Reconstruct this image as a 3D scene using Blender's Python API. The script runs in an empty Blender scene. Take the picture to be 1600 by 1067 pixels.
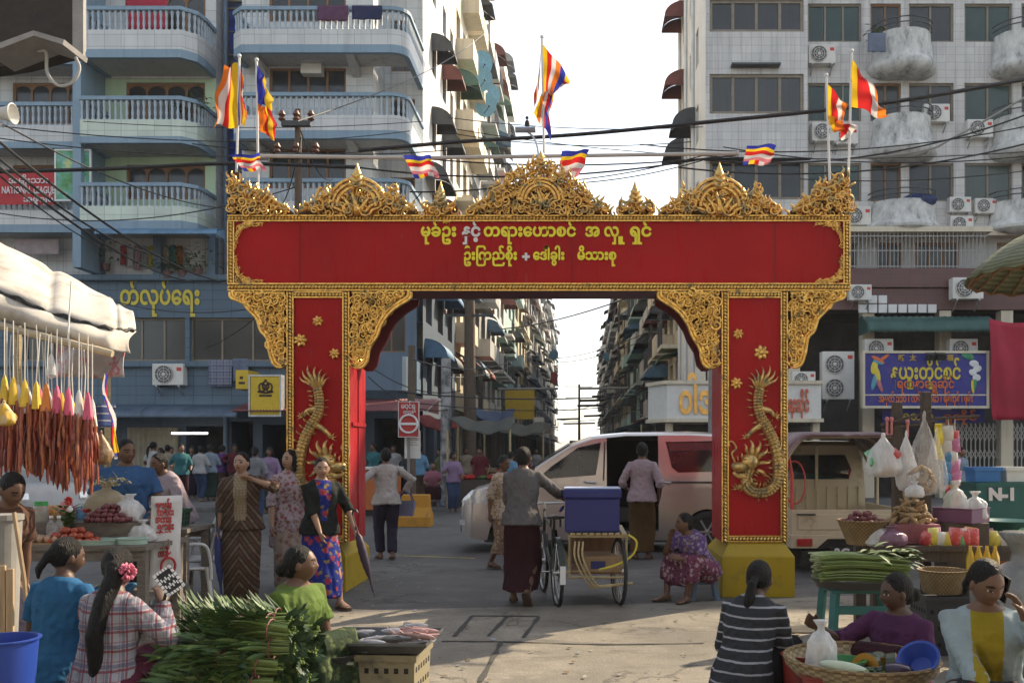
import bpy,bmesh,math,random
from mathutils import Vector,Matrix,noise
S=bpy.context.scene
COL=S.collection
rnd=random.Random(7)
R=math.radians
# ------------------------------------------------------------------ camera
F,CX,CY,H=1500.0,908.0,702.0,1.6      # focal length and vanishing point in photo pixels, eye height
cam=bpy.data.cameras.new('camera');cam.sensor_width=36;cam.lens=36*F/1600
cam.shift_x=(800-CX)/1600;cam.shift_y=(CY-533.5)/1600
cam.clip_start=0.1;cam.clip_end=3000
camo=bpy.data.objects.new('camera',cam);COL.objects.link(camo)
camo.location=(0,0,H);camo.rotation_euler=(R(90),0,0)
S.camera=camo
# ------------------------------------------------------------------ sky, sun, exposure
SUN_EL,SUN_AZ=R(36),R(40)                 # azimuth measured from +x towards +y
sd=Vector((math.cos(SUN_EL)*math.cos(SUN_AZ),math.cos(SUN_EL)*math.sin(SUN_AZ),math.sin(SUN_EL)))
w=bpy.data.worlds.new("World");S.world=w;w.use_nodes=True
nt=w.node_tree;bg=nt.nodes['Background']
sky=nt.nodes.new('ShaderNodeTexSky');sky.sky_type='NISHITA';sky.sun_disc=False
sky.sun_elevation=SUN_EL;sky.sun_rotation=math.pi/2-SUN_AZ
sky.air_density=1.2;sky.dust_density=1.5;sky.ozone_density=1.0
hz=nt.nodes.new('ShaderNodeHueSaturation');hz.inputs['Saturation'].default_value=.5     # hazy, nearly colourless sky
nt.links.new(sky.outputs[0],hz.inputs['Color']);nt.links.new(hz.outputs[0],bg.inputs[0]);bg.inputs[1].default_value=0.15
sl=bpy.data.lights.new('sun','SUN');sl.energy=5.0;sl.angle=R(0.5);sl.color=(1.0,0.83,0.6)
so=bpy.data.objects.new('sun',sl);COL.objects.link(so)
so.rotation_euler=sd.to_track_quat('Z','Y').to_euler()
S.view_settings.view_transform='Standard';S.view_settings.look='None'
S.view_settings.gamma=1;S.view_settings.exposure=0.98
S.cycles.use_denoising=True;S.cycles.max_bounces=6;S.cycles.transparent_max_bounces=12
S.cycles.sample_clamp_indirect=4
def P(px,py,d):
 return Vector(((px-CX)*d/F,d,H-(py-CY)*d/F))
def G(px,py):
 d=F*H/(py-CY);return Vector(((px-CX)*d/F,d,0))
# ------------------------------------------------------------------ materials
MATS={}
def mat(name,col=(.5,.5,.5),rough=.7,metal=0,var=.15,scale=6,bump=0,bscale=None,col2=None,spec=.4,c2amt=.5,trans=0,sub=0,stretch=None,sheen=0,coat=0,emit=0):
 """noise-varied principled material, cached by name"""
 if name in MATS:return MATS[name]
 m=bpy.data.materials.new(name);m.use_nodes=True;t=m.node_tree;n=t.nodes;b=n['Principled BSDF']
 b.inputs['Roughness'].default_value=rough;b.inputs['Metallic'].default_value=metal
 b.inputs['Specular IOR Level'].default_value=spec
 if trans:b.inputs['Transmission Weight'].default_value=trans
 if coat:b.inputs['Coat Weight'].default_value=coat
 if sub:
  b.inputs['Subsurface Weight'].default_value=sub;b.inputs['Subsurface Radius'].default_value=(.02,.01,.005)
 if emit:
  b.inputs['Emission Color'].default_value=(*col,1);b.inputs['Emission Strength'].default_value=emit
 tc=n.new('ShaderNodeTexCoord');src=tc.outputs['Object']
 if stretch:
  mp=n.new('ShaderNodeMapping');mp.inputs['Scale'].default_value=stretch;t.links.new(src,mp.inputs[0]);src=mp.outputs[0]
 if var or col2:
  no=n.new('ShaderNodeTexNoise');no.inputs['Scale'].default_value=scale;no.inputs['Detail'].default_value=7;no.inputs['Roughness'].default_value=.65
  t.links.new(src,no.inputs['Vector'])
  cr=n.new('ShaderNodeValToRGB');e=cr.color_ramp.elements
  c2=col2 if col2 else tuple(min(1,c*(1+var)) for c in col)
  c1=col if col2 else tuple(c*(1-var) for c in col)
  e[0].position=max(0,.5-.2) if not col2 else c2amt-.08;e[1].position=.7 if not col2 else c2amt+.08
  e[0].color=(*c1,1);e[1].color=(*c2,1)
  t.links.new(no.outputs['Fac'],cr.inputs[0]);t.links.new(cr.outputs[0],b.inputs['Base Color'])
 else:
  b.inputs['Base Color'].default_value=(*col,1)
 if bump:
  nb=n.new('ShaderNodeTexNoise');nb.inputs['Scale'].default_value=bscale or scale*4;nb.inputs['Detail'].default_value=5
  t.links.new(src,nb.inputs['Vector'])
  bp=n.new('ShaderNodeBump');bp.inputs['Strength'].default_value=bump;bp.inputs['Distance'].default_value=.02
  t.links.new(nb.outputs['Fac'],bp.inputs['Height']);t.links.new(bp.outputs[0],b.inputs['Normal'])
 MATS[name]=m
 return m
def nodes_of(m):
 t=m.node_tree;return t,t.nodes,t.nodes['Principled BSDF']
def N(t,typ,**kw):
 n=t.nodes.new(typ)
 for k,v in kw.items():
  if k.startswith('i_'):n.inputs[int(k[2:])].default_value=v
  else:setattr(n,k,v)
 return n
def ramp(t,fac,stops,interp='LINEAR'):
 cr=t.nodes.new('ShaderNodeValToRGB');cr.color_ramp.interpolation=interp;e=cr.color_ramp.elements
 while len(e)<len(stops):e.new(.5)
 for k,(p,c) in enumerate(stops):e[k].position=p;e[k].color=(*c,1)
 t.links.new(fac,cr.inputs[0]);return cr.outputs[0]
def mixc(t,fac,a,b,mode='MIX'):
 m=t.nodes.new('ShaderNodeMix');m.data_type='RGBA';m.blend_type=mode
 for sock,v in ((m.inputs[0],fac),(m.inputs[6],a),(m.inputs[7],b)):
  if hasattr(v,'is_linked'):t.links.new(v,sock)
  elif isinstance(v,(int,float)):sock.default_value=v
  else:sock.default_value=(*v,1)
 return m.outputs[2]
def coords(t,kind='Object',scale=(1,1,1),rot=(0,0,0)):
 tc=t.nodes.new('ShaderNodeTexCoord');mp=t.nodes.new('ShaderNodeMapping')
 mp.inputs['Scale'].default_value=scale;mp.inputs['Rotation'].default_value=rot
 t.links.new(tc.outputs[kind],mp.inputs[0]);return mp.outputs[0]
def noise_n(t,vec,scale,detail=5,rough=.6):
 n=N(t,'ShaderNodeTexNoise');n.inputs['Scale'].default_value=scale;n.inputs['Detail'].default_value=detail;n.inputs['Roughness'].default_value=rough
 t.links.new(vec,n.inputs['Vector']);return n.outputs['Fac']
def math_n(t,op,a,b=None):
 m=t.nodes.new('ShaderNodeMath');m.operation=op
 for k,v in enumerate((a,b)):
  if v is None:continue
  if hasattr(v,'is_linked'):t.links.new(v,m.inputs[k])
  else:m.inputs[k].default_value=v
 return m.outputs[0]
def sep(t,v):
 s=t.nodes.new('ShaderNodeSeparateXYZ');t.links.new(v,s.inputs[0]);return s.outputs
def new_mat(name,rough=.7,metal=0,spec=.4):
 m=bpy.data.materials.new(name);m.use_nodes=True;MATS[name]=m
 t,n,b=nodes_of(m);b.inputs['Roughness'].default_value=rough;b.inputs['Metallic'].default_value=metal;b.inputs['Specular IOR Level'].default_value=spec
 return m,t,b
def wall_mat(name,col,tile=0,dirt=.5,grout=(.25,.25,.25),dirtcol=(.12,.11,.1),rough=.55,th=.2,tw=.4):
 """painted or tiled wall with rain streaks (stains with a shape of their own)"""
 if name in MATS:return MATS[name]
 m,t,b=new_mat(name,rough)
 v=coords(t);s=sep(t,v)
 big=noise_n(t,v,.9,4)
 c=ramp(t,big,[(.3,tuple(x*.9 for x in col)),(.7,tuple(min(1,x*1.06) for x in col))])
 st=coords(t,scale=(3.2,3.2,.16));sn=noise_n(t,st,1.6,8,.7)
 f=ramp(t,sn,[(.5,(0,0,0)),(.74,(1,1,1))])
 fm=math_n(t,'MULTIPLY',f,dirt)
 c=mixc(t,fm,c,dirtcol)
 if tile:
  comb=t.nodes.new('ShaderNodeCombineXYZ')
  add=math_n(t,'ADD',s[0],s[1]);t.links.new(add,comb.inputs[0]);t.links.new(s[2],comb.inputs[1])
  br=N(t,'ShaderNodeTexBrick');br.inputs['Scale'].default_value=1;br.inputs['Mortar Size'].default_value=.008
  br.inputs['Brick Width'].default_value=tw;br.inputs['Row Height'].default_value=th;br.offset=0;br.inputs['Mortar Smooth'].default_value=.2
  br.inputs['Color1'].default_value=(1,1,1,1);br.inputs['Color2'].default_value=(.88,.88,.9,1);br.inputs['Mortar'].default_value=(*[g*tile for g in grout],1)
  t.links.new(comb.outputs[0],br.inputs['Vector'])
  c=mixc(t,1.0,c,br.outputs['Color'],'MULTIPLY')
 t.links.new(c,b.inputs['Base Color'])
 return m
# ------------------------------------------------------------------ mesh builder
class MB:
 def __init__(s):s.v=[];s.f=[];s.mi=[];s.cur=0
 def face(s,idx):s.f.append(tuple(idx));s.mi.append(s.cur)
 def poly(s,pts):
  k=len(s.v);s.v += [tuple(p) for p in pts];s.face(range(k,k+len(pts)));return s
 def box(s,a,b):
  x0,y0,z0=(min(p,q) for p,q in zip(a,b));x1,y1,z1=(max(p,q) for p,q in zip(a,b))
  k=len(s.v)
  s.v += [(x0,y0,z0),(x1,y0,z0),(x1,y1,z0),(x0,y1,z0),(x0,y0,z1),(x1,y0,z1),(x1,y1,z1),(x0,y1,z1)]
  for q in ((0,3,2,1),(4,5,6,7),(0,1,5,4),(1,2,6,5),(2,3,7,6),(3,0,4,7)):s.face([k+i for i in q])
  return s
 def obox(s,c,hx,hy,hz,M=None):
  """oriented box: centre, half sizes, 3x3"""
  k=len(s.v);c=Vector(c)
  for dz in (-1,1):
   for dx,dy in ((-1,-1),(1,-1),(1,1),(-1,1)):
    p=Vector((dx*hx,dy*hy,dz*hz));s.v.append(tuple(c+(M @ p if M else p)))
  for q in ((0,3,2,1),(4,5,6,7),(0,1,5,4),(1,2,6,5),(2,3,7,6),(3,0,4,7)):s.face([k+i for i in q])
  return s
 def bar(s,a,b,wd,th,up=(0,0,1)):
  a=Vector(a);b=Vector(b);d=(b-a);L=d.length;d.normalize();u=Vector(up)
  x=d.cross(u)
  if x.length<1e-4:x=d.cross(Vector((1,0,0)))
  x.normalize();z=x.cross(d)
  return s.obox((a+b)/2,wd/2,L/2,th/2,Matrix((x,d,z)).transposed())
 def rings(s,rings,cap=True,closed=True):
  k=len(s.v);n=len(rings[0])
  for r in rings:s.v += [tuple(p) for p in r]
  for i in range(len(rings)-1):
   for j in range(n if closed else n-1):
    a=k+i*n+j;b=k+i*n+(j+1) % n;s.face((a,b,b+n,a+n))
  if cap and closed:
   s.face(tuple(k+j for j in range(n))[::-1]);e=k+(len(rings)-1)*n;s.face(tuple(e+j for j in range(n)))
  return s
 def tube(s,pts,rad,n=8,up=None,flat=1.0,cap=True):
  pts=[Vector(p) for p in pts];m=len(pts)
  if not hasattr(rad,'__len__'):rad=[rad]*m
  ref=Vector(up) if up else None;out=[];prev=None
  for i,p in enumerate(pts):
   d=(pts[min(i+1,m-1)]-pts[max(i-1,0)])
   if d.length<1e-9:d=Vector((0,0,1))
   d.normalize()
   if prev is None:
    u=ref or (Vector((0,0,1)) if abs(d.z)<.9 else Vector((0,1,0)))
   else:u=ref or prev
   x=d.cross(u)
   if x.length<1e-6:x=d.orthogonal()
   x.normalize();y=x.cross(d).normalized();prev=y
   out.append([p+(x*math.cos(2*math.pi*j/n)*rad[i]+y*math.sin(2*math.pi*j/n)*rad[i]*flat) for j in range(n)])
  return s.rings(out,cap)
 def cyl(s,a,b,r,n=16,r2=None):return s.tube([a,b],[r,r if r2 is None else r2],n)
 def ell(s,c,rx,ry,rz,n=12,m=8,M=None):
  c=Vector(c);out=[]
  for i in range(m+1):
   th=math.pi*i/m;th=min(max(th,.02),math.pi-.02)
   ring=[]
   for j in range(n):
    ph=2*math.pi*j/n
    p=Vector((rx*math.sin(th)*math.cos(ph),ry*math.sin(th)*math.sin(ph),-rz*math.cos(th)))
    ring.append(c+(M @ p if M else p))
   out.append(ring)
  return s.rings(out)
 def lathe(s,c,prof,n=20,sx=1,sy=1,cap=True):
  """prof: (radius, z)"""
  return s.rings([[(c[0]+r*sx*math.cos(2*math.pi*j/n),c[1]+r*sy*math.sin(2*math.pi*j/n),c[2]+z) for j in range(n)] for r,z in prof],cap)
 def prism(s,pts,vec):
  """closed polygon pts swept by vec"""
  k=len(s.v);n=len(pts);vec=Vector(vec)
  s.v += [tuple(Vector(p)) for p in pts]+[tuple(Vector(p)+vec) for p in pts]
  s.face(range(k,k+n)[::-1]);s.face(range(k+n,k+2*n))
  for j in range(n):s.face((k+j,k+(j+1) % n,k+n+(j+1) % n,k+n+j))
  return s
 def grid(s,fn,nu,nv):
  k=len(s.v)
  for i in range(nu+1):
   for j in range(nv+1):s.v.append(tuple(fn(i/nu,j/nv)))
  for i in range(nu):
   for j in range(nv):
    a=k+i*(nv+1)+j;s.face((a,a+nv+1,a+nv+2,a+1))
  return s
 def add(s,o,M=None,mi=None):
  k=len(s.v);s.v += [tuple(M @ Vector(v)) if M else v for v in o.v]
  for f,m in zip(o.f,o.mi):s.f.append(tuple(k+i for i in f));s.mi.append(m if mi is None else mi)
  return s
 def mesh(s,name,mats,smooth=False,angle=None,fix=True):
  me=bpy.data.meshes.new(name);me.from_pydata(s.v,[],s.f)
  for m in (mats if isinstance(mats,(list,tuple)) else [mats]):me.materials.append(m)
  me.polygons.foreach_set('material_index',s.mi)
  if fix:
   bm=bmesh.new();bm.from_mesh(me);bmesh.ops.recalc_face_normals(bm,faces=bm.faces);bm.to_mesh(me);bm.free()
  if smooth:
   me.polygons.foreach_set('use_smooth',[True]*len(me.polygons))
   if angle:me.set_sharp_from_angle(angle=R(angle))
  me.update();return me
 def build(s,name,mats,parent=None,smooth=False,angle=40,loc=None,bevel=0,solid=0,label=None,fix=True):
  o=bpy.data.objects.new(name,s.mesh(name,mats,smooth,angle,fix));COL.objects.link(o)
  if parent is not None:o.parent=parent
  if loc is not None:o.location=loc
  if solid:md=o.modifiers.new('solidify','SOLIDIFY');md.thickness=solid;md.offset=0
  if bevel:
   md=o.modifiers.new('bevel','BEVEL');md.width=bevel;md.segments=2;md.limit_method='ANGLE';md.angle_limit=R(50)
  if label:o['label']=label
  return o
def tag(o,label,cat,group=None,kind=None):
 if label:o['label']=label
 if cat:o['category']=cat
 if group:o['group']=group
 if kind:o['kind']=kind
 return o
def thing(name,label,cat,loc=(0,0,0),rotz=0,group=None,kind=None):
 o=bpy.data.objects.new(name,None);COL.objects.link(o);o.empty_display_size=.2
 o.location=loc;o.rotation_euler=(0,0,rotz)
 return tag(o,label,cat,group,kind)
KIDS={}
def dup(root,loc=None,rotz=None,label=None,group=None,scale=None,rot=None):
 kids={}
 for o in COL.objects:
  if o.parent is not None:kids.setdefault(o.parent.name,[]).append(o)
 def cp(o,par):
  c=o.copy();COL.objects.link(c)
  if par is not None:c.parent=par
  for ch in kids.get(o.name,[]):cp(ch,c)
  return c
 r=cp(root,None)
 if loc is not None:r.location=loc
 if rotz is not None:r.rotation_euler=(0,0,rotz)
 if rot is not None:r.rotation_euler=rot
 if scale is not None:r.scale=scale if hasattr(scale,'__len__') else (scale,)*3
 if label:r['label']=label
 if group:r['group']=group
 return r
def structure(name,mb,m,smooth=False):
 o=mb.build(name,m,None,smooth);o['kind']='structure';return o
def text(name,body,m,size,c,width=None,bold=0,ext=.01,parent=None,rot=(R(90),0,0),align='CENTER',space=1):
 """lettering as a mesh part, centred on c; width stretches it to fit"""
 cu=bpy.data.curves.new(name,'FONT');cu.body=body;cu.size=size;cu.extrude=ext;cu.offset=bold;cu.align_x=align;cu.space_character=space;cu.resolution_u=3
 o=bpy.data.objects.new(name,cu);COL.objects.link(o)
 dg=bpy.context.evaluated_depsgraph_get();me=bpy.data.meshes.new_from_object(o.evaluated_get(dg))
 COL.objects.unlink(o);bpy.data.objects.remove(o)
 if width and len(me.vertices):
  xs=[v.co.x for v in me.vertices];wd=max(xs)-min(xs);mid=(max(xs)+min(xs))/2
  for v in me.vertices:v.co.x=(v.co.x-mid)*width/wd
 me.materials.clear();me.materials.append(m)
 o=bpy.data.objects.new(name,me);COL.objects.link(o);o.location=c;o.rotation_euler=rot
 if parent is not None:o.parent=parent
 return o
def lerp(a,b,t):return a+(b-a)*t
def interp(pts,x):
 for (x0,y0),(x1,y1) in zip(pts,pts[1:]):
  if x0 <= x <= x1:return lerp(y0,y1,(x-x0)/(x1-x0) if x1>x0 else 0)
 return pts[0][1] if x<pts[0][0] else pts[-1][1]
def smooth_path(pts,k=6):
 """Catmull-Rom through pts"""
 pts=[Vector(p) for p in pts];out=[]
 q=[2*pts[0]-pts[1]]+pts+[2*pts[-1]-pts[-2]]
 for i in range(1,len(q)-2):
  for j in range(k):
   t=j/k;a,b,c,d=q[i-1],q[i],q[i+1],q[i+2]
   out.append(.5*((2*b)+(c-a)*t+(2*a-5*b+4*c-d)*t*t+(3*b-a-3*c+d)*t**3))
 out.append(pts[-1]);return out
# ------------------------------------------------------------------ ground
def ground_mat(name,a,b_,scale,bump,patch=None,rough=.85):
 m,t,b=new_mat(name,rough)
 v=coords(t)
 n1=noise_n(t,v,.35,6);n2=noise_n(t,v,scale,8,.7);n3=noise_n(t,v,70,3)
 c=ramp(t,n2,[(.3,a),(.7,b_)])
 c=mixc(t,ramp(t,n1,[(.4,(0,0,0)),(.56,(.75,.75,.75))]),c,tuple(x*.55 for x in a))
 n4=noise_n(t,coords(t,scale=(1,2.2,1)),1.3,9,.75);c=mixc(t,ramp(t,n4,[(.54,(0,0,0)),(.66,(.7,.7,.7))]),c,tuple(x*.4 for x in a));c=mixc(t,ramp(t,n4,[(.3,(.5,.5,.5)),(.4,(0,0,0))]),c,tuple(min(1,x*1.5) for x in b_))
 c=mixc(t,ramp(t,n3,[(.35,(.35,.35,.35)),(.6,(0,0,0))]),c,tuple(x*.45 for x in a))
 vo=N(t,'ShaderNodeTexVoronoi',feature='DISTANCE_TO_EDGE');vo.inputs['Scale'].default_value=.45
 wv=N(t,'ShaderNodeVectorMath',operation='ADD');nn=N(t,'ShaderNodeTexNoise');nn.inputs['Scale'].default_value=2.2;nn.inputs['Detail'].default_value=6
 t.links.new(v,nn.inputs['Vector']);t.links.new(v,wv.inputs[0]);t.links.new(nn.outputs['Color'],wv.inputs[1]);t.links.new(wv.outputs[0],vo.inputs['Vector'])
 c=mixc(t,ramp(t,vo.outputs['Distance'],[(0,(.8,.8,.8)),(.012,(0,0,0))]),c,tuple(x*.3 for x in a))
 t.links.new(c,b.inputs['Base Color'])
 bp=N(t,'ShaderNodeBump');bp.inputs['Strength'].default_value=bump;bp.inputs['Distance'].default_value=.02
 h=math_n(t,'ADD',n2,n3);t.links.new(h,bp.inputs['Height']);t.links.new(bp.outputs[0],b.inputs['Normal'])
 r=ramp(t,n1,[(.4,(.9,.9,.9)),(.65,(.5,.5,.5))]);t.links.new(r,b.inputs['Roughness'])
 return m
asph=ground_mat('worn_asphalt',(.085,.083,.08),(.15,.145,.135),3,.35)
conc=ground_mat('worn_concrete',(.19,.17,.135),(.31,.275,.22),2.2,.3)
pav=ground_mat('pavement_concrete',(.14,.135,.13),(.22,.21,.2),2.5,.3)
structure('ground',MB().poly([(-900,-200,0),(900,-200,0),(900,1500,0),(-900,1500,0)]),asph)
# market lane: pale concrete slabs whose edges follow the photograph's joints
e=[(-40,-6),(40,-6),(40,10.35),(6,10.25),(3,10.5),(1,10.0),(-.6,9.75),(-2,9.55),(-4,9.9),(-40,10.1)]
structure('market_lane',MB().poly([(x,y,.006) for x,y in e]),conc)
tar=mat('tar_joint',(.05,.047,.043),.9,bump=.4,scale=20)
j=MB()
def strip(mb,pts,wd,z):
 pts=[Vector((p[0],p[1],z)) for p in pts];pts=smooth_path(pts,5)
 L,Rr=[],[]
 for i,p in enumerate(pts):
  d=(pts[min(i+1,len(pts)-1)]-pts[max(i-1,0)]).normalized();nrm=Vector((-d.y,d.x,0))
  k=wd*(.5+.5*noise.noise(p*5));L.append(p+nrm*k);Rr.append(p-nrm*k)
 for i in range(len(pts)-1):mb.poly([L[i],L[i+1],Rr[i+1],Rr[i]])
for q in ([(710,995),(738,963)],[(763,995),(792,965)],[(818,997),(842,965)],[(738,963),(842,964)],[(690,1003),(800,1004),(940,1008),(1100,1006)],[(783,1004),(770,1030),(750,1067)]):
 strip(j,[G(*p) for p in q],.035,.012)
structure('road_joint',j,tar)
# raised walkways before the buildings, with real kerbs
def slab(name,x0,x1,y0,y1,h=.13):
 mb=MB();mb.box((x0,y0,-.1),(x1,y1,h));o=structure(name,mb,pav);o.data.materials[0]=pav
 md=o.modifiers.new('bevel','BEVEL');md.width=.02;return o
slab('pavement',-60,-4.2,24.5,32)
slab('pavement',3.1,60,23.5,32)
slab('pavement',-6,-4.1,32.01,260);slab('pavement',2.9,6,32.01,260)
ystrip=mat('sun_sliver_and_worn_yellow_paint',(.55,.4,.06),.7,col2=(.2,.19,.17),c2amt=.56,scale=9)
mk=MB()
a,b2=G(620,868),G(742,872)
strip(mk,[a,(a+b2)/2,b2],.05,.004)  # thin sliver of sunlight painted on the road as a yellow strip
a,b2=G(1200,988),G(1310,989)
strip(mk,[a,(a+b2)/2,b2],.018,.012)
structure('sun_sliver_and_marking',mk,ystrip)
# ------------------------------------------------------------------ ceremonial gateway
D0=10.5;PXM=F/D0
def Q(px,py,off=0.0):
 p=P(px,py,D0);p.y -= off;return p
def gold_mat(name,c1,c2,c3,amt=.58):
 m,t,b=new_mat(name,.34,.85,.5)
 v=coords(t);n1=noise_n(t,v,9,6);n2=noise_n(t,v,30,4)
 c=ramp(t,n2,[(.35,c1),(.65,c2)])
 c=mixc(t,ramp(t,n1,[(amt,(0,0,0)),(amt+.08,(.85,.85,.85))]),c,c3)
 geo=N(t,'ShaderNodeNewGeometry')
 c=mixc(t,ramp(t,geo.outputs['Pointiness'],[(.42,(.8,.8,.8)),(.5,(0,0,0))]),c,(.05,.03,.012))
 t.links.new(c,b.inputs['Base Color'])
 t.links.new(ramp(t,n1,[(.5,(.28,.28,.28)),(.62,(.65,.65,.65))]),b.inputs['Roughness'])
 bp=N(t,'ShaderNodeBump');bp.inputs['Strength'].default_value=.35;bp.inputs['Distance'].default_value=.01
 t.links.new(n2,bp.inputs['Height']);t.links.new(bp.outputs[0],b.inputs['Normal'])
 return m
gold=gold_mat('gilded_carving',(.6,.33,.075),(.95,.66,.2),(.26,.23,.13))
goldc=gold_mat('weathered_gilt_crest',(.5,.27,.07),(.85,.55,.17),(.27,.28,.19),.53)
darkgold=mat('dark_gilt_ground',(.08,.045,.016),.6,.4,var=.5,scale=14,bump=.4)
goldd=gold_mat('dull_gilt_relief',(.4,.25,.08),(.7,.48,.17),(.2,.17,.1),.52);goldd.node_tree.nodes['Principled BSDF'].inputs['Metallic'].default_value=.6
def red_mat(name,col,worn):
 m,t,b=new_mat(name,.33,0,.13)
 v=coords(t);n1=noise_n(t,v,.8,4);n2=noise_n(t,coords(t,scale=(6,6,.9)),2.2,8,.75)
 c=ramp(t,n1,[(.3,tuple(x*.82 for x in col)),(.7,tuple(x*1.15 for x in col))])
 c=mixc(t,ramp(t,n2,[(.6,(0,0,0)),(.74,(worn,)*3)]),c,(.42,.22,.22))
 t.links.new(c,b.inputs['Base Color'])
 t.links.new(ramp(t,n2,[(.4,(.25,.25,.25)),(.7,(.55,.55,.55))]),b.inputs['Roughness'])
 return m
red=red_mat('lacquered_red_panel',(.33,.006,.01),.3)
redside=red_mat('worn_red_paint',(.33,.02,.026),.6)
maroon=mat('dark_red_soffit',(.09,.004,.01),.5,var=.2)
ybase=mat('yellow_base_paint',(.36,.25,.006),.45,col2=(.24,.17,.015),c2amt=.62,scale=5,bump=.12)
brown=mat('dark_seam',(.09,.008,.012),.7)
def bead_strip(mb,a,b,wd=11,off=.035,step=5.2):
 """carved rope border between two photo points: a flat strip with two fillets and twisted beads"""
 a=Vector((a[0],a[1]));b=Vector((b[0],b[1]));d=(b-a);L=d.length;d.normalize();nrm=Vector((-d.y,d.x))
 h=wd/2
 def bx(k0,k1,o0,o1):
  q=[a+nrm*k0,b+nrm*k0,b+nrm*k1,a+nrm*k1]
  mb.prism([Q(p.x,p.y,o0) for p in q],(0,-(o1-o0),0))
 mb.cur=1;bx(-h,h,0,off*.45);mb.cur=0
 bx(-h,-h+2,off*.451,off);bx(h-2,h,off*.451,off)
 k=int(L/step)
 ang=math.atan2(-d.y,d.x)
 M=Matrix.Rotation(-(ang+R(48)),3,'Y')
 for i in range(k):
  p=a+d*(i+.5)*L/k
  mb.ell(Q(p.x,p.y,off*.5),(h-1.2)/PXM,.03,2.5/PXM,6,4,M)
def curl(mb,x,y,s,a0,hand,off=0.0,turns=1.35,thick=.23,n=6):
 pts,rr=[],[]
 m=13
 for i in range(m+1):
  t=i/m;th=a0+hand*t*turns*2*math.pi;rad=s*(1-.82*t)
  pts.append(Q(x+rad*math.cos(th),y+rad*math.sin(th),off+.02*math.sin(t*3.1)))
  rr.append(s*thick*(1.05-.55*t)/PXM)
 rr[-1] *= 1.7
 mb.tube(pts,rr,n,up=(0,1,0),flat=1.2)
def flame(mb,x,y,L,ang,bend,off=0.0,w=.2,n=6):
 """tapered curling tongue from x,y (photo px), angle measured from up"""
 pts,rr=[],[];a=ang
 px,py=x,y;m=8
 for i in range(m+1):
  t=i/m
  pts.append(Q(px,py,off+.03*math.sin(t*3.1)));rr.append(max(.0025,L*w*(1-t)**.7*(.6+t*1.2 if t<.33 else 1)/PXM))
  px += math.sin(a)*L/m;py -= math.cos(a)*L/m;a += bend/m*(1 if t<.45 else -2.2)
 mb.tube(pts,rr,n,up=(0,1,0),flat=1.3)
def filigree(mb,inside,x0,x1,y0,y1,step,smin,smax,lay=2,o0=-.04,o1=.05):
 for k in range(lay):
  y=y0+step*.4*k
  while y<y1:
   x=x0+rnd.uniform(0,step)
   while x<x1:
    xx,yy=x+rnd.uniform(-.3,.3)*step,y+rnd.uniform(-.3,.3)*step
    if inside(xx,yy):
     curl(mb,xx,yy,rnd.uniform(smin,smax),rnd.uniform(0,6.28),rnd.choice((-1,1)),rnd.uniform(o0,o1),rnd.uniform(.9,1.5),rnd.uniform(.2,.3))
    x += step
   y += step
gate=thing('ceremonial_gateway','red and gold ceremonial archway with carved crest spanning the street','archway')
# beam
mb=MB();mb.prism([Q(362,344),Q(1322,344),Q(1322,449),Q(362,449)],(0,.56,0))
beam=mb.build('beam',red,gate,bevel=.004)
mb=MB()
for x in (468,893,1210):mb.prism([Q(x,348,.0),Q(x+1.2,348),Q(x+1.2,443),Q(x,443)],(0,-.004,0))
mb.build('panel_seam',brown,beam)
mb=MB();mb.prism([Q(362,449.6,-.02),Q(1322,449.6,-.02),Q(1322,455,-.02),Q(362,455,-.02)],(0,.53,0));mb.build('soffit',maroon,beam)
mb=MB()
bead_strip(mb,(357,342),(1328,342),10);bead_strip(mb,(357,449),(1328,449),12)
bead_strip(mb,(362,347.2),(362,442.8),11);bead_strip(mb,(1322,347.2),(1322,442.8),11)
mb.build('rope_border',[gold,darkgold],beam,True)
# corner ornaments on the beam
for sx in (1,-1):
 for sy in (1,-1):
  mb=MB();cx=368 if sx==1 else 1316;cy=348 if sy==1 else 443
  for k in range(15):
   u=k/14;x=cx+sx*(2+38*(1-u));y=cy+sy*(3+36*u)
   x -= sx*7*math.sin(u*3.1)*1.5;y -= sy*7*math.sin(u*3.1)*1.5
   curl(mb,x,y,rnd.uniform(2.6,4),rnd.uniform(0,6),rnd.choice((-1,1)),.012,1.2,.3)
   flame(mb,x,y,7,(R(90)*sx if u<.5 else R(180 if sy>0 else 0))+rnd.uniform(-.5,.5),.8*sx,.01)
  for k in range(22):
   u=rnd.random();v=rnd.random()*(1-u)
   curl(mb,cx+sx*(2+u*26*(1-v)),cy+sy*(2+v*26*(1-u)),rnd.uniform(2.5,4),rnd.uniform(0,6),1,.008,1.2,.3)
  mb.build('corner_ornament',gold,beam,True)
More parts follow.
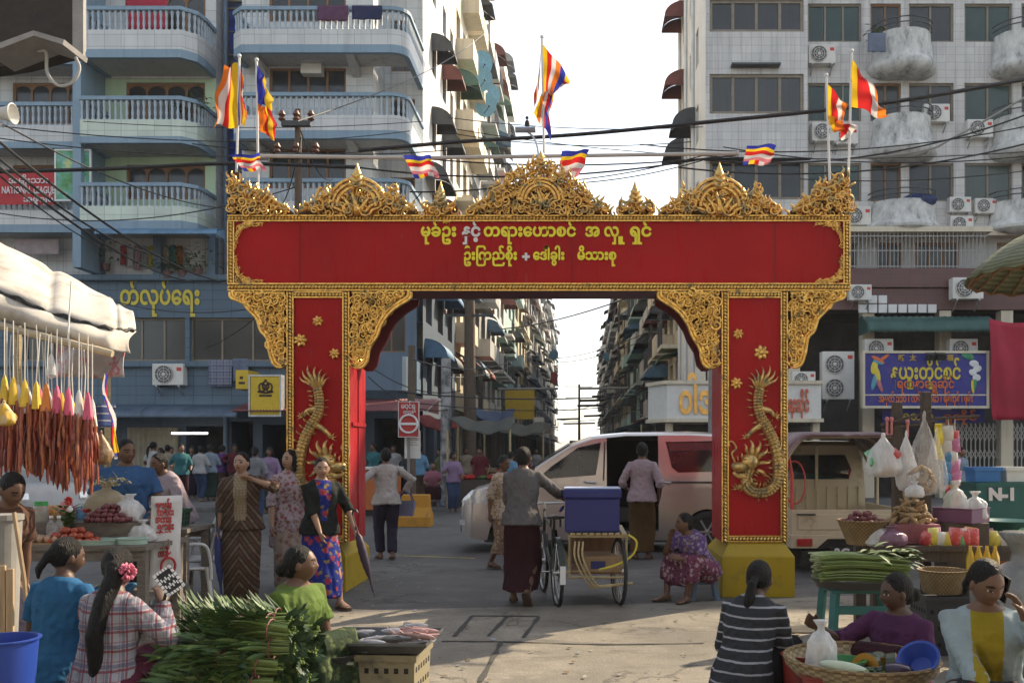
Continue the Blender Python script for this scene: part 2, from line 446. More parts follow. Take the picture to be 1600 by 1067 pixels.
# lettering: vowel and medial signs that stand before a letter are typed before it
letter=mat('yellow_lettering',(.72,.62,.03),.45,var=.1);letw=mat('pale_lettering',(.62,.6,.6),.5,var=.1)
def inscr(body,m,x0,x1,ybase_,size_px,parent,bold=.035,d=None):
 size=size_px/PXM
 return text('inscription',body,m,size,Q((x0+x1)/2,ybase_,.012),(x1-x0)/PXM,bold*size,.006,parent)
inscr('မုခ်ဦး',letter,658,713,369.5,26,beam);inscr('နှင့်',letw,722,751,369.5,26,beam)
inscr('တရား‌ေဟာစင်',letter,756,900,369.5,26,beam);inscr('အ',letter,914,937,369.5,26,beam);inscr('လှ',letter,944,967,369.5,26,beam);inscr('‌ူ',letter,966,976,369.5,26,beam);inscr('ရှင်',letter,984,1018,369.5,26,beam)
inscr('ဦးြကည်စိုး',letter,725,808,406,21,beam,.04);inscr('+',letw,816,828,409,21,beam,.05);inscr('‌ေဒါ်ခွါး',letter,833,882,406,21,beam,.04);inscr('မိသားစု',letter,902,963,406,21,beam,.04)
# pillars, bases, panels
def pillar(x0,x1,bx0,bx1,yb):
 mb=MB();mb.prism([Q(x0,455.3),Q(x1,455.3),Q(x1,846),Q(x0,846)],(0,.75,0))
 for f in range(len(mb.f)):mb.mi[f]=1
 p=mb.build('pillar',[red,redside],gate,bevel=.004)
 p.data.polygons[0].material_index=0
 for f in p.data.polygons:
  if abs(f.normal.y)>.9:f.material_index=0
 mb=MB()
 for xa,xb in ((x0+5.5,None),(x1-5.5,None)):bead_strip(mb,(xa,457),(xa,846),11)
 bead_strip(mb,(x0+11.2,461),(x1-11.2,461),10);bead_strip(mb,(x0+11.2,841),(x1-11.2,841),10)
 mb.build('rope_border',[gold,darkgold],p,True)
 # hinge plate and batten on the plain side
 mb=MB();X=Q(x1,0).x;a=Q(x1,0).y
 for z0,z1,yy in ((.72,4.2-.9,.36),):mb.box((X+.001,a+yy,z0),(X+.012,a+yy+.03,z1))
 mb.box((X+.001,a+.06,1.86),(X+.02,a+.7,1.9))
 mb.build('side_batten',redside,p)
 d=F*H/(yb-CY)
 bm_=MB();xa=(bx0-CX)*d/F;xb=(bx1-CX)*d/F
 zt=H-(848-CY)*d/F;zm=H-(870-CY)*d/F
 bm_.box((xa,d,0),(xb,d+1.22,zm))
 i=.1
 bm_.rings([[(xa,d,zm),(xb,d,zm),(xb,d+1.22,zm),(xa,d+1.22,zm)],[(xa+i*.9,d+.1,zt),(xb-i,d+.1,zt),(xb-i,d+1.0,zt),(xa+i,d+1.0,zt)]])
 bm_.build('base',ybase,gate,bevel=.006)
 return p
pl=pillar(449,547,436,540,925);pr=pillar(1127,1230,1128,1242,933)
# brackets
def poly_in(poly,x,y):
 c=False;n=len(poly)
 for i in range(n):
  (x0,y0),(x1,y1)=poly[i],poly[(i+1) % n]
  if (y0>y) != (y1>y) and x<(x1-x0)*(y-y0)/(y1-y0)+x0:c=not c
 return c
bp_out=[(86,0),(84,9),(68,16),(55,30),(44,42),(38,60),(28,72),(24,95),(18,112),(8,117),(0,112),(0,0)]
bp_in=[(93,0),(91,10),(72,22),(58,34),(46,52),(40,68),(28,88),(24,108),(16,117),(6,117),(0,112),(0,0)]
def bracket(x,sg,prof,parent):
 poly=[(x+sg*u,457+v) for u,v in prof]
 inner=[(x+sg*u*.93,457+v*.96) for u,v in prof]
 mb=MB();xs=[p[0] for p in poly]
 filigree(mb,lambda a,b:poly_in(inner,a,b),min(xs),max(xs),462,574,10,5.5,9,2,-.02,.05)
 filigree(mb,lambda a,b:poly_in(inner,a,b),min(xs),max(xs),462,574,13,3,5,1,.03,.07)
 ed=smooth_path([(a,b,0) for a,b in poly[:-1]],4)
 for o in (0,4.2):mb.tube([Q(p.x-sg*o,p.y-o*.6,.03) for p in ed],.02,6)
 mb.cur=1
 mb.prism([Q(a,b,-.1) for a,b in [(x+sg*u*.8,458+v*.8) for u,v in prof]],(0,.02,0));mb.cur=0
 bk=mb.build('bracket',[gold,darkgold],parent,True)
 m2=MB();bead_strip(m2,(x+sg*6,468),(x+sg*6,565),8);bead_strip(m2,(x+sg*1,461),(x+sg*84,461),8);m2.build('rope_border',[gold,darkgold],bk,True)
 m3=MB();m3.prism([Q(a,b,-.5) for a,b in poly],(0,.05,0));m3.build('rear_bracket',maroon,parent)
bracket(447,-1,bp_out,gate);bracket(550,1,bp_in,gate);bracket(1121,-1,bp_in,gate);bracket(1233,1,bp_out,gate)
# crest
def crest(prof,base=337,spire=None,eye=None,ends=0):
 x0,x1=prof[0][0],prof[-1][0]
 mb=MB()
 top=lambda x:base-(base-interp(prof,x))*.93
 mb.cur=1
 pts=[(x0+2,base)]+[(x,base-(base-top(x))*.72) for x in [lerp(x0+2,x1-2,k/24) for k in range(25)]]+[(x1-2,base)]
 mb.prism([Q(a,b,-.03) for a,b in pts],(0,.05,0));mb.cur=0
 inside=lambda a,b:x0 <= a <= x1 and top(a)+6<b<base-1
 filigree(mb,inside,x0,x1,min(p[1] for p in prof),base,10,5,8.5,2,-.02,.08)
 x=x0+3
 while x<x1-2:
  y=top(x);sl=(top(min(x+4,x1))-top(max(x-4,x0)))/8
  lean=max(-.9,min(.9,-sl*.35))*-1
  lean=math.atan(sl)*.45
  hand=1 if lean>0 else -1
  yy=base-4
  flame(mb,x,y+9,rnd.uniform(13,19),lean*.7+rnd.uniform(-.25,.25),rnd.choice((-1.6,1.6)),rnd.uniform(-.02,.05),.17)
  if base-y>26:flame(mb,x+3,y+24,rnd.uniform(12,16),lean+rnd.uniform(-.4,.4),1.8*hand,.06,.2)
  x += rnd.uniform(6.5,8.5)
 # arcs following the shoulders
 for k in (.45,.78):
  mb.tube([Q(x,base-(base-top(x))*k,.06) for x in [lerp(x0+6,x1-6,i/30) for i in range(31)]],.017,6)
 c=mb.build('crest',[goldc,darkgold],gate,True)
 if spire:
  sx,sy,sw,sb=spire
  s2=MB();ring=[]
  for f,t in ((1,0),(.92,.2),(.55,.55),(.2,.85),(.03,1)):
   yy=lerp(sb,sy,t);cpt=Q(sx,yy,.06)
   ring.append([cpt+Vector((math.cos(a)*sw*f/PXM,math.sin(a)*.06*f,0)) for a in [6.283*q/10 for q in range(10)]])
  s2.rings(ring)
  for q in (.0,.22,.45):s2.tube([Q(sx-sw*(1.15-q),lerp(sb,sy,q),.1),Q(sx,lerp(sb,sy,q)+5,.14),Q(sx+sw*(1.15-q),lerp(sb,sy,q),.1)],.012,6)
  s2.build('spire',goldc,c,True)
 if eye:
  ex,ey,ew=eye;s2=MB()
  for k in range(7):flame(s2,ex+(k-3)*ew*.26,ey+ew*.5,ew*(1.5-abs(k-3)*.22),(k-3)*.3,.8 if k>3 else -.8,.06,.17)
  for k in (-1,1):curl(s2,ex+k*ew*.5,ey+ew*.35,ew*.42,0,k,.08,1.4,.22)
  s2.ell(Q(ex,ey+ew*.3,.06),ew*.3/PXM,.07,ew*.4/PXM,10,6)
  for k in range(3):
   ww=ew*(1.15+k*.3);s2.tube([Q(ex+ww*math.cos(a),ey-ww*1.0*math.sin(a)+4,.09-k*.02) for a in [math.pi*q/14 for q in range(15)]],.022,6)
  s2.build('medallion',goldc,c,True)
crest([(359,272),(372,268),(380,285),(388,283),(400,287),(418,292),(432,310),(452,322),(460,332)])
crest([(465,330),(480,316),(497,308),(501,280),(512,296),(534,294),(550,280),(560,264),(570,280),(588,294),(608,296),(619,280),(623,306),(640,314),(655,328)],spire=(560,258,11,292),eye=(560,322,26))
crest([(660,332),(664,310),(676,318),(690,300),(703,318),(714,310),(717,332)],spire=(690,286,9,318))
crest([(729,330),(746,314),(765,302),(768,285),(785,278),(796,268),(810,258),(822,254),(832,244),(860,244),(872,252),(884,262),(900,276),(918,286),(921,300),(940,312),(958,328)],spire=(846,236,9,262),eye=(845,312,20))
crest([(965,332),(969,306),(980,316),(992,300),(1004,316),(1016,306),(1022,332)],spire=(992,284,10,318))
crest([(1027,330),(1045,316),(1060,306),(1064,280),(1076,296),(1098,292),(1112,278),(1123,264),(1134,278),(1150,292),(1172,296),(1184,280),(1188,306),(1205,314),(1222,328)],spire=(1123,256,11,292),eye=(1123,322,26))
crest([(1230,332),(1245,316),(1262,302),(1274,280),(1290,282),(1302,276),(1312,262),(1320,265),(1327,272)])
mb=MB();mb.prism([Q(358,333.6,-.2),Q(1327,333.6,-.2),Q(1327,337,-.2),Q(358,337,-.2)],(0,.3,0));mb.prism([Q(372,268,-.03),Q(359,268,-.03),Q(359,333,-.03),Q(372,333,-.03)],(0,.1,0));mb.prism([Q(1327,266,-.03),Q(1317,266,-.03),Q(1317,333,-.03),Q(1327,333,-.03)],(0,.1,0))
mb.build('crest_ledge',darkgold,gate)
# rosettes and dragons in relief
def rosette(x,y,r,parent):
 mb=MB()
 for k in range(7):
  a=6.283*k/7;mb.ell(Q(x+r*.55*math.cos(a),y+r*.55*math.sin(a),.012),r*.46/PXM,.03,r*.3/PXM,8,6,Matrix.Rotation(a,3,'Y'))
 mb.ell(Q(x,y,.02),r*.42/PXM,.04,r*.42/PXM,10,6);mb.build('rosette',gold,parent,True)
for x,y,r in ((497,502,9),(470,532,11),(523,553,9)):rosette(x,y,r,pl)
for x,y,r in ((1153,522,9),(1189,551,12),(1150,599,10)):rosette(x,y,r,pr)
def dragon(fx,parent):
 mb=MB()
 def T(pts,rad,off=.03,n=8,k=5):
  sp=smooth_path([(fx(a),b,0) for a,b in pts],k)
  m=len(sp);rr=[interp([(i/(len(rad)-1),r) for i,r in enumerate(rad)],i/(m-1))/PXM for i in range(m)]
  mb.tube([Q(p.x,p.y,off) for p in sp],rr,n,up=(0,1,0),flat=.9);return sp
 body=T([(1186,600),(1181,622),(1183,645),(1196,668),(1207,692),(1213,725),(1211,752),(1196,768),(1174,768),(1163,757),(1166,738),(1172,724)],[4,5.5,7,8.2,8.8,9,9,8.8,8.6,8.4,8.2,8],.02,10)
 # belly plates and scales along the body
 for i in range(2,len(body)-3):
  d=(body[i+1]-body[i-1]).normalized();nrm=Vector((-d.y,d.x,0))
  for k in (-.55,0,.55):
   q=body[i]+nrm*8.5*k;mb.ell(Q(q.x,q.y,.085 if k==0 else .065),3.3/PXM,.02,2.6/PXM,6,4)
  if i % 2==0:
   q=body[i]+nrm*9;a=math.atan2(nrm.x,-nrm.y);flame(mb,q.x,q.y,9,a,.9,.03,.22)
   if rnd.random()<.5:q=body[i]-nrm*8;flame(mb,q.x,q.y,6,a+math.pi,-.9,.03,.22)
 # flaming tail
 for k in range(7):
  a=R(-50+16*k);sgn=1 if fx(1)>fx(0) else -1
  flame(mb,fx(1185+6*math.sin(a)),606,38-abs(k-4)*4,a*sgn,.9*sgn,.03,.13)
 # head: skull, snout, lower jaw, horns, mane, whisker
 sgn=1 if fx(1)>fx(0) else -1
 mb.ell(Q(fx(1168),721,.07),14/PXM,.1,13/PXM,12,8)
 mb.ell(Q(fx(1153),729,.07),14/PXM,.085,8/PXM,12,8)
 mb.ell(Q(fx(1143),727,.08),4.5/PXM,.05,4.5/PXM,8,6)
 T([(1168,738),(1156,743),(1147,741),(1143,737)],[6,5,4,2.5],.05)
 mb.ell(Q(fx(1160),716,.13),3.4/PXM,.03,3/PXM,8,6)
 for x,y,L,a in ((1172,716,26,-.3),(1176,714,24,.1),(1180,716,20,.6),(1181,724,18,1.2),(1180,734,18,1.9),(1164,708,14,-.5),(1156,716,9,-.4),(1150,720,8,-.5),(1168,745,12,2.6),(1160,748,11,3.3)):flame(mb,fx(x),y,L*1.15,a*sgn,1.1*sgn,.07,.22)
 T([(1146,722),(1141,708),(1148,700),(1142,690),(1136,691),(1138,697)],[2,1.8,1.6,1.4,1.2,1],.02,6)
 for k in range(5):mb.ell(Q(fx(1145+k*5),735.5,.09),1/PXM,.015,2.2/PXM,6,4)
 # legs with claws
 for pts,cl in (([(1192,662),(1180,668),(1170,676),(1164,684)],(1163,684)),([(1212,735),(1222,722),(1217,712)],(1217,710)),([(1180,768),(1168,762),(1156,760),(1149,763)],(1148,763)),([(1188,640),(1200,642),(1207,650)],(1208,651))):
  T(pts,[6,4.5,3.4,3],.03)
  for k in range(4):flame(mb,fx(cl[0]),cl[1],9,sgn*(-1.9+k*.75 if cl[0]<1190 else .2+k*.7),.9,.03,.2)
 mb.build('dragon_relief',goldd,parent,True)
dragon(lambda x:x+2,pr)
dragon(lambda x:1676-x+6,pl)
def rebase(root,loc):
 loc=Vector(loc);root.location=loc
 for c in COL.objects:
  if c.parent is root:c.location=c.location-loc
rebase(gate,(Q(842,700).x,10.9,0))
# ------------------------------------------------------------------ building pieces
glass=mat('dark_window_glass',(.02,.026,.03),.12,var=.5,scale=.6,spec=.5)
glassg=mat('green_tinted_glass',(.02,.05,.045),.15,var=.5,scale=.6,spec=.5)
for g_ in (glass,glassg):
 t_,n_,b_=nodes_of(g_);oi=N(t_,'ShaderNodeObjectInfo');base=b_.inputs['Base Color'].links[0].from_socket;cu_=coords(t_,scale=(7,7,.3));fold=noise_n(t_,cu_,2,3);cur=mixc(t_,fold,(.05,.05,.05),(.2,.19,.17));t_.links.new(mixc(t_,ramp(t_,oi.outputs['Random'],[(0,(0,)*3),(.55,(.25,)*3),(.75,(.6,)*3),(.9,(.1,)*3)],'CONSTANT'),base,cur),b_.inputs['Base Color'])
alu=mat('bronze_aluminium',(.2,.17,.13),.5,.3,var=.2)
wood=mat('brown_window_wood',(.2,.1,.045),.6,var=.3,scale=3,stretch=(8,8,1))
whitep=mat('white_paint',(.62,.63,.63),.55,var=.12,scale=2)
steel=mat('galvanised_steel',(.42,.43,.44),.45,.7,var=.2,scale=8)
black=mat('black_rubber',(.018,.018,.02),.65,var=.3)
dark=mat('dark_interior',(.02,.019,.02),.9,var=.4,scale=2)
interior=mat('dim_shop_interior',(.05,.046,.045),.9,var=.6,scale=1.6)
blue=wall_mat('blue_painted_wall',(.095,.145,.2),0,.6,dirtcol=(.06,.08,.11))
bluetile=wall_mat('blue_tiled_wall',(.095,.15,.205),.5,.5,grout=(.5,.55,.6),dirtcol=(.07,.1,.14),th=.3,tw=.6)
pale=wall_mat('pale_ledge_paint',(.57,.58,.57),.6,.5,grout=(.75,.8,.85),dirtcol=(.25,.25,.25),th=.36,tw=.5)
bband=wall_mat('blue_band_paint',(.2,.29,.37),0,.5,dirtcol=(.1,.12,.16))
green=wall_mat('pale_green_wall',(.42,.56,.38),0,.3,dirtcol=(.22,.26,.2))
whitew=wall_mat('white_rendered_wall',(.7,.68,.63),0,.45,dirtcol=(.3,.28,.25))
greyw=wall_mat('grey_rendered_wall',(.4,.4,.39),0,.6,dirtcol=(.12,.12,.12))
creamw=wall_mat('cream_rendered_wall',(.58,.52,.4),0,.5,dirtcol=(.2,.17,.13))
aquaw=wall_mat('aqua_rendered_wall',(.4,.52,.5),0,.5,dirtcol=(.15,.17,.17))
tilew=wall_mat('white_tiled_wall',(.57,.56,.54),.8,.85,grout=(.78,.78,.8),dirtcol=(.25,.25,.26),th=.24,tw=.3)
mild=None
def mildew_mat():
 m,t,b=new_mat('mildewed_white_plaster',.8)
 v=coords(t);s=coords(t,scale=(1.8,1.8,.9));n=noise_n(t,s,1.7,9,.72)
 c=ramp(t,n,[(.4,(.62,.62,.59)),(.56,(.42,.42,.41)),(.68,(.13,.135,.13))]);t.links.new(c,b.inputs['Base Color']);return m
mild=mildew_mat()
def corr(name,col,rough=.6):return mat(name,col,rough,.1,var=.3,scale=2.5)
def frame_of(px0,py0,px1,py1,d):
 a=P(px0,py1,d);b=P(px1,py0,d);return a.x,b.x,a.z,b.z
def wall_open(mb,x0,x1,z0,z1,y,ops,depth=.2):
 xs=sorted({x0,x1,*[v for o in ops for v in o[:2] if x0<v<x1]});zs=sorted({z0,z1,*[v for o in ops for v in o[2:4] if z0<v<z1]})
 ids={}
 def vid(x,yy,z):
  k=(round(x,4),round(yy,4),round(z,4))
  if k not in ids:ids[k]=len(mb.v);mb.v.append((x,yy,z))
  return ids[k]
 for xa,xb in zip(xs,xs[1:]):
  for za,zb in zip(zs,zs[1:]):
   cx,cz=(xa+xb)/2,(za+zb)/2
   if any(o[0]<cx<o[1] and o[2]<cz<o[3] for o in ops):continue
   mb.face((vid(xa,y,za),vid(xb,y,za),vid(xb,y,zb),vid(xa,y,zb)))
 for o in ops:
  a,b,c,d_=max(o[0],x0),min(o[1],x1),max(o[2],z0),min(o[3],z1)
  y2=y+depth
  for p,q in (((a,c),(b,c)),((b,c),(b,d_)),((b,d_),(a,d_)),((a,d_),(a,c))):
   mb.face((vid(p[0],y,p[1]),vid(q[0],y,q[1]),vid(q[0],y2,q[1]),vid(p[0],y2,p[1])))
 return mb
WIN={}
def window(parent,x0,x1,z0,z1,y,nx=2,nz=1,fm=None,gm=None,fr=.05,sill=False,arch=False):
 """recessed window: frame part with its pane as sub-part; same sizes share their meshes"""
 fm=fm or alu;gm=gm or glass
 wd,ht=round(x1-x0,2),round(z1-z0,2);key=(wd,ht,nx,nz,fm.name,gm.name,fr,sill,arch)
 if key not in WIN:
  mb=MB();t=.045
  mb.box((-wd/2,-t,0),(-wd/2+fr,t,ht));mb.box((wd/2-fr,-t,0),(wd/2,t,ht))
  mb.box((-wd/2+fr,-t,0),(wd/2-fr,t,fr));mb.box((-wd/2+fr,-t,ht-fr),(wd/2-fr,t,ht))
  for i in range(1,nx):x=-wd/2+wd*i/nx;mb.box((x-fr/2,-t*.8,fr),(x+fr/2,t*.8,ht-fr))
  for i in range(1,nz):z=ht*i/nz;mb.box((-wd/2+fr,-t*.7,z-fr/3),(wd/2-fr,t*.7,z+fr/3))
  if arch:
   for i in range(nx):
    xa=-wd/2+wd*i/nx+fr/2;xb=-wd/2+wd*(i+1)/nx-fr/2;xm=(xa+xb)/2;r=(xb-xa)/2
    top=ht-fr;zc=top-r*.8
    for s_ in (-1,1):
     pts=[(xm+s_*r,-t*.6,top),(xm+s_*r,-t*.6,zc)]+[(xm+s_*r*math.cos(a),-t*.6,zc+r*.75*math.sin(a)) for a in [math.pi/2*k/5 for k in range(1,6)]]+[(xm,-t*.6,top)]
     mb.prism(pts,(0,t*.9,0))
  if sill:mb.box((-wd/2-.06,-.2,-.07),(wd/2+.06,t,-.002))
  g=MB();g.poly([(-wd/2+fr*.5,.0,fr*.5),(wd/2-fr*.5,.0,fr*.5),(wd/2-fr*.5,.0,ht-fr*.5),(-wd/2+fr*.5,.0,ht-fr*.5)])
  WIN[key]=(mb.mesh('window',fm),g.mesh('pane',gm))
 a,b=WIN[key]
 o=bpy.data.objects.new('window',a);COL.objects.link(o);o.parent=parent;o.location=((x0+x1)/2,y,z0)
 p=bpy.data.objects.new('pane',b);COL.objects.link(p);p.parent=o
 return o
def offset_path(pts,o):
 out=[]
 for i,p in enumerate(pts):
  p=Vector((p[0],p[1]));a=Vector(pts[max(i-1,0)][:2]);b=Vector(pts[min(i+1,len(pts)-1)][:2])
  d=(b-a).normalized();out.append((p.x+d.y*o,p.y-d.x*o))
 return out
def sweep_wall(mb,path,z0,z1,th):
 """low wall along an open plan path, thickness inwards"""
 inn=offset_path(path,-th);n=len(path)
 r=[[(path[i][0],path[i][1],z0),(path[i][0],path[i][1],z1),(inn[i][0],inn[i][1],z1),(inn[i][0],inn[i][1],z0)] for i in range(n)]
 mb.rings(r)
def along(path,step):
 acc=0;out=[]
 for a,b in zip(path,path[1:]):
  a,b=Vector(a),Vector(b);L=(b-a).length;t=step-acc
  while t<L:out.append(a+(b-a)*t/L);t += step
  acc=(acc+L) % step
 return out
balm=mat('pale_baluster_paint',(.36,.42,.47),.6,var=.15)
def balcony(parent,path,zl,hl,hb,zr,backy,slabm=None,ledge=None,gaps=(),nbal=.17,inner=None):
 """ledge band (white over blue), rail and turned balusters along an outer plan path; zl = top of the ledge"""
 mb=MB();sweep_wall(mb,path,zl-hl,zl,.14);mb.cur=1;sweep_wall(mb,path,zl-hl-hb,zl-hl-.0005,.16)
 fl=[(p[0],p[1],zl-hl-hb+.05) for p in offset_path(path,-.15)];fl += [(fl[-1][0],backy,fl[0][2]),(fl[0][0],backy,fl[0][2])]
 mb.cur=2;mb.prism(fl,(0,0,.14));mb.cur=0
 o=mb.build('balcony',[ledge or pale,bband,slabm or greyw],parent)
 m2=MB();sweep_wall(m2,offset_path(path,.03),zr-.11,zr,.2);m2.build('rail',bband,o)
 m3=MB();c=offset_path(path,-.07)
 for p in along(c,nbal):
  h=zr-.11-zl
  m3.lathe((p.x,p.y,zl),[(.05,0),(.05,.06*h),(.028,.14*h),(.045,.36*h),(.03,.62*h),(.05,.9*h),(.05,h)],6)
 m3.build('balustrade',balm,o,True)
 return o
# ---- things fixed to walls
acm=mat('aged_white_plastic',(.6,.59,.55),.5,var=.12,scale=3);acd=mat('fan_grille',(.1,.1,.105),.5,.3,var=.2)
tagm=mat('red_badge',(.5,.05,.04),.5,var=.1)
def make_ac(twin=False):
 t=thing('air_conditioner','x','air conditioner');h=1.25 if twin else .58
 mb=MB();mb.box((-.42,-.3,0),(.42,0,h));o=mb.build('casing',acm,t,bevel=.015)
 for k in range(2 if twin else 1):
  cz=.29+k*.62
  f=MB();f.tube([(-.1,-.302,cz),(-.1,-.325,cz)],.245,20);g=f.build('fan_guard',acd,t,True)
  f=MB()
  for r in (.24,.17,.1):f.tube([(-.1+r*math.cos(a),-.332,cz+r*math.sin(a)) for a in [6.2832*q/20 for q in range(21)]],.008,4,cap=False)
  for q in range(8):a=6.2832*q/8;f.tube([(-.1,-.332,cz),(-.1+.24*math.cos(a),-.332,cz+.24*math.sin(a))],.006,4)
  f.ell((-.1,-.332,cz),.05,.02,.05,10,6);f.build('guard_ring',acm,g)
 b=MB();b.box((.24,-.303,h-.2),(.37,-.3005,h-.1));b.build('badge',tagm,t)
 for x in (-.3,.3):b=MB();b.bar((x,.05,-.02),(x,-.32,-.02),.04,.04);b.bar((x,.03,-.3),(x,-.3,-.045),.03,.03);b.build('bracket',steel,t)
 return t
AC0=AC1=None
def ac(loc,rotz,label,scale=1.0,twin=False,group='air conditioner units on the facades'):
 global AC0,AC1
 if twin:
  if AC1 is None:AC1=make_ac(True);r=AC1
  else:r=dup(AC1)
 else:
  if AC0 is None:AC0=make_ac();r=AC0
  else:r=dup(AC0)
 r.location=loc;r.rotation_euler=(0,0,rotz);r.scale=(scale,)*3;r['label']=label;r['group']=group
 return r
def awning_mesh(w_,depth,drop,m,n=None,curved=True,rib=.09):
 """corrugated lean-to sheet from the wall (y=0, z=0) outwards to -depth, falling by drop; local x centred"""
 mb=MB();nn=n or max(8,int(w_/rib)*2)
 def fn(u,v):
  x=(u-.5)*w_;z=.018*math.cos(u*nn*math.pi)
  if curved:a=v*math.pi/2;return (x,-depth*math.sin(a),-drop*(1-math.cos(a))+z)
  return (x,-depth*v,-drop*v+z)
 mb.grid(fn,nn,6);mb2=MB();mb2.add(mb);k=len(mb.v)
 return mb2
def awning(parent,name,cx,y,z,w_,depth,drop,m,curved=True,rotz=0,rib=.09,ends=True):
 mb=awning_mesh(w_,depth,drop,m,curved=curved,rib=rib)
 o=mb.build(name,m,parent,True,angle=None,loc=(cx,y,z),solid=.012);o.rotation_euler=(0,0,rotz)
 if ends:
  for s_ in (-1,1):
   pts=[(s_*w_/2,0,-.02)]+[(s_*w_/2,-depth*math.sin(a),-drop*(1-math.cos(a))-.02) for a in [math.pi/2*k/6 for k in range(1,7)]] if curved else [(s_*w_/2,0,-.02),(s_*w_/2,-depth,-drop-.02)]
   e=MB();e.prism(pts+[(s_*w_/2,0,-drop-.02)],(s_*.01,0,0));e.build('awning_side',m,o)
 return o
# ------------------------------------------------------------------ left buildings (front plane 30 m away)
DL=30.0
def LX(px,d=DL):return (px-CX)*d/F
def LZ(py,d=DL):return H+(CY-py)*d/F
cornerb=thing('apartment_building','corner apartment building with rounded blue banded balconies behind the gateway','building')
z_top=21.0;xw0,xw1,xs=-10.6,-6.5,-5.24
zb=LZ(428)
# main front wall of the upper floors and the street side
mb=MB();ops=[]
rows=[(15.6,17.1),(12.98,14.05),(10.4,11.5),(7.9,9.0)]
rows=[(14.95,16.35),(12.55,13.4+.12),(9.75,11.0)]
for za,zb_ in rows:ops.append((-9.75,-7.35,za,zb_))
wall_open(mb,xw0,xw1,zb,z_top,30,ops)
mb.poly([(xw1,30,zb),(xw1,31.8,zb),(xw1,31.8,z_top),(xw1,30,z_top)])
ops2=[(-6.3,-5.5,z,z+1.7) for z in (8.9,11.5,14.1)]
wall_open(mb,xw1,xs,zb,z_top,31.8,ops2)
mb.poly([(xw0,30,zb),(xw0,40,zb),(xw0,40,z_top),(xw0,30,z_top)]);mb.poly([(xw0,30,z_top),(xw1,30,z_top),(xw1,31.8,z_top),(xs,31.8,z_top),(xs,40,z_top),(xw0,40,z_top)])
wf=mb.build('front_wall',pale,cornerb)
for za,zb_ in rows:window(cornerb,-9.75,-7.35,za,zb_,30.12,4,1,wood,glass,.07,arch=False)
for o in ops2:window(cornerb,*o,31.9,2,1,wood)
# side wall, sunlit, built in the street frame: local x runs away from the camera
side=MB();sops=[]
for zz in (17.4,14.9,12.3,9.7):
 for u in (2.0,4.6,6.6):sops.append((u,u+.9,zz,zz+1.1))
wall_open(side,0,8.2,8.2,z_top,0,sops)
sw=side.build('side_wall',whitew,cornerb,loc=(xs,31.8,0));sw.rotation_euler=(0,0,R(90))
for o in sops:window(sw,*o,.12,2,1,alu)
lo=MB();lops=[(u,u+1.3,z,z+1.5) for z in (3.5,5.9) for u in (.6,3.3,5.9)]+[(u,u+1.9,.0,2.5) for u in (.5,3.1,5.7)];wall_open(lo,0,8.2,0,8.19,0,lops,.4);lw=lo.build('side_base_wall',wall_mat('shade_darkened_blue_wall',(.075,.1,.135),0,.6,dirtcol=(.04,.045,.05)),cornerb,loc=(xs,31.8,0));lw.rotation_euler=(0,0,R(90))  # blue base paint, made darker to stand in for shade on this side
for o in lops[:6]:window(lw,*o,.2,2,1,wood)
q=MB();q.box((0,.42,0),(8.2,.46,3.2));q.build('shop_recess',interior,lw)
am=corr('rusty_red_sheet',(.16,.05,.04));am2=corr('dark_sheet',(.06,.065,.07));am3=corr('blue_sheet',(.08,.16,.26))
for (u,zz,wd,m_) in ((2.4,16.15,1.2,am2),(5.0,16.15,1.2,am),(2.4,13.6,1.1,am2),(5.0,13.6,1.1,am2),(1.6,11.3,2.2,am2),(4.9,10.9,2.2,am),(6.9,9.9,1.3,am2),(2.4,8.6,2.0,am),(1.3,7.7,1.8,am2),(4.0,7.6,1.9,am3),(6.6,7.7,1.7,am2),(1.3,5.3,1.8,am3),(4.0,5.2,1.8,am2),(6.6,5.3,1.6,am)):
 awning(sw,'awning',u,-.01,zz,wd,.75,.6,m_,True)
# balconies wrapping the corner
def corner_path(x0,yf,x1,yb,r=.5):
 p=[(x0,30.0),(x0,yf+.35),(x0+.35,yf)]
 p += [(x1-r,yf)]+[(x1-r+r*math.sin(a),yf+r-r*math.cos(a)) for a in [math.pi/2*k/6 for k in range(1,7)]]+[(x1,yb)]
 return p
cp=corner_path(-10.55,28.8,-5.22,31.8)
for zl in (14.2,11.62,9.04):balcony(cornerb,cp,zl,.46,.24,zl+.68,30)
# brackets under the balconies
for zl in (14.2,11.62):
 for x in (-9.9,-7.0):b=MB();b.prism([(x-.12,30,zl-.7),(x-.12,28.95,zl-.7),(x-.12,30,zl-1.0)],(.24,0,0));b.build('beam_end',greyw,cornerb)
b=MB();b.box((-8.7,29.75,13.25),(-8.05,30.1,13.65));o=b.build('window_cooler',acm,cornerb,bevel=.02)
# first floor below: rounded blue balcony wall and dark windows seen under the arch
base_z=LZ(572)
mb=MB();sweep_wall(mb,corner_path(-8.0,29.2,-5.3,33,.6),3.4,4.45,.15);mb.build('lower_balcony',blue,cornerb)
mb=MB();wall_open(mb,-9.0,xs,2.9,zb,30.6,[(-8.6,-7.2,4.7,6.4),(-7.0,-5.6,4.7,6.4)]);mb.build('lower_wall',blue,cornerb)
for a in (-8.6,-7.0):window(cornerb,a,a+1.4,4.7,6.4,30.75,3,1,wood)
awning(cornerb,'awning',-7.2,29.6,3.15,5.6,2.2,.45,corr('faded_red_sheet',(.2,.07,.07)),False)
rebase(cornerb,(-7.9,34,0))
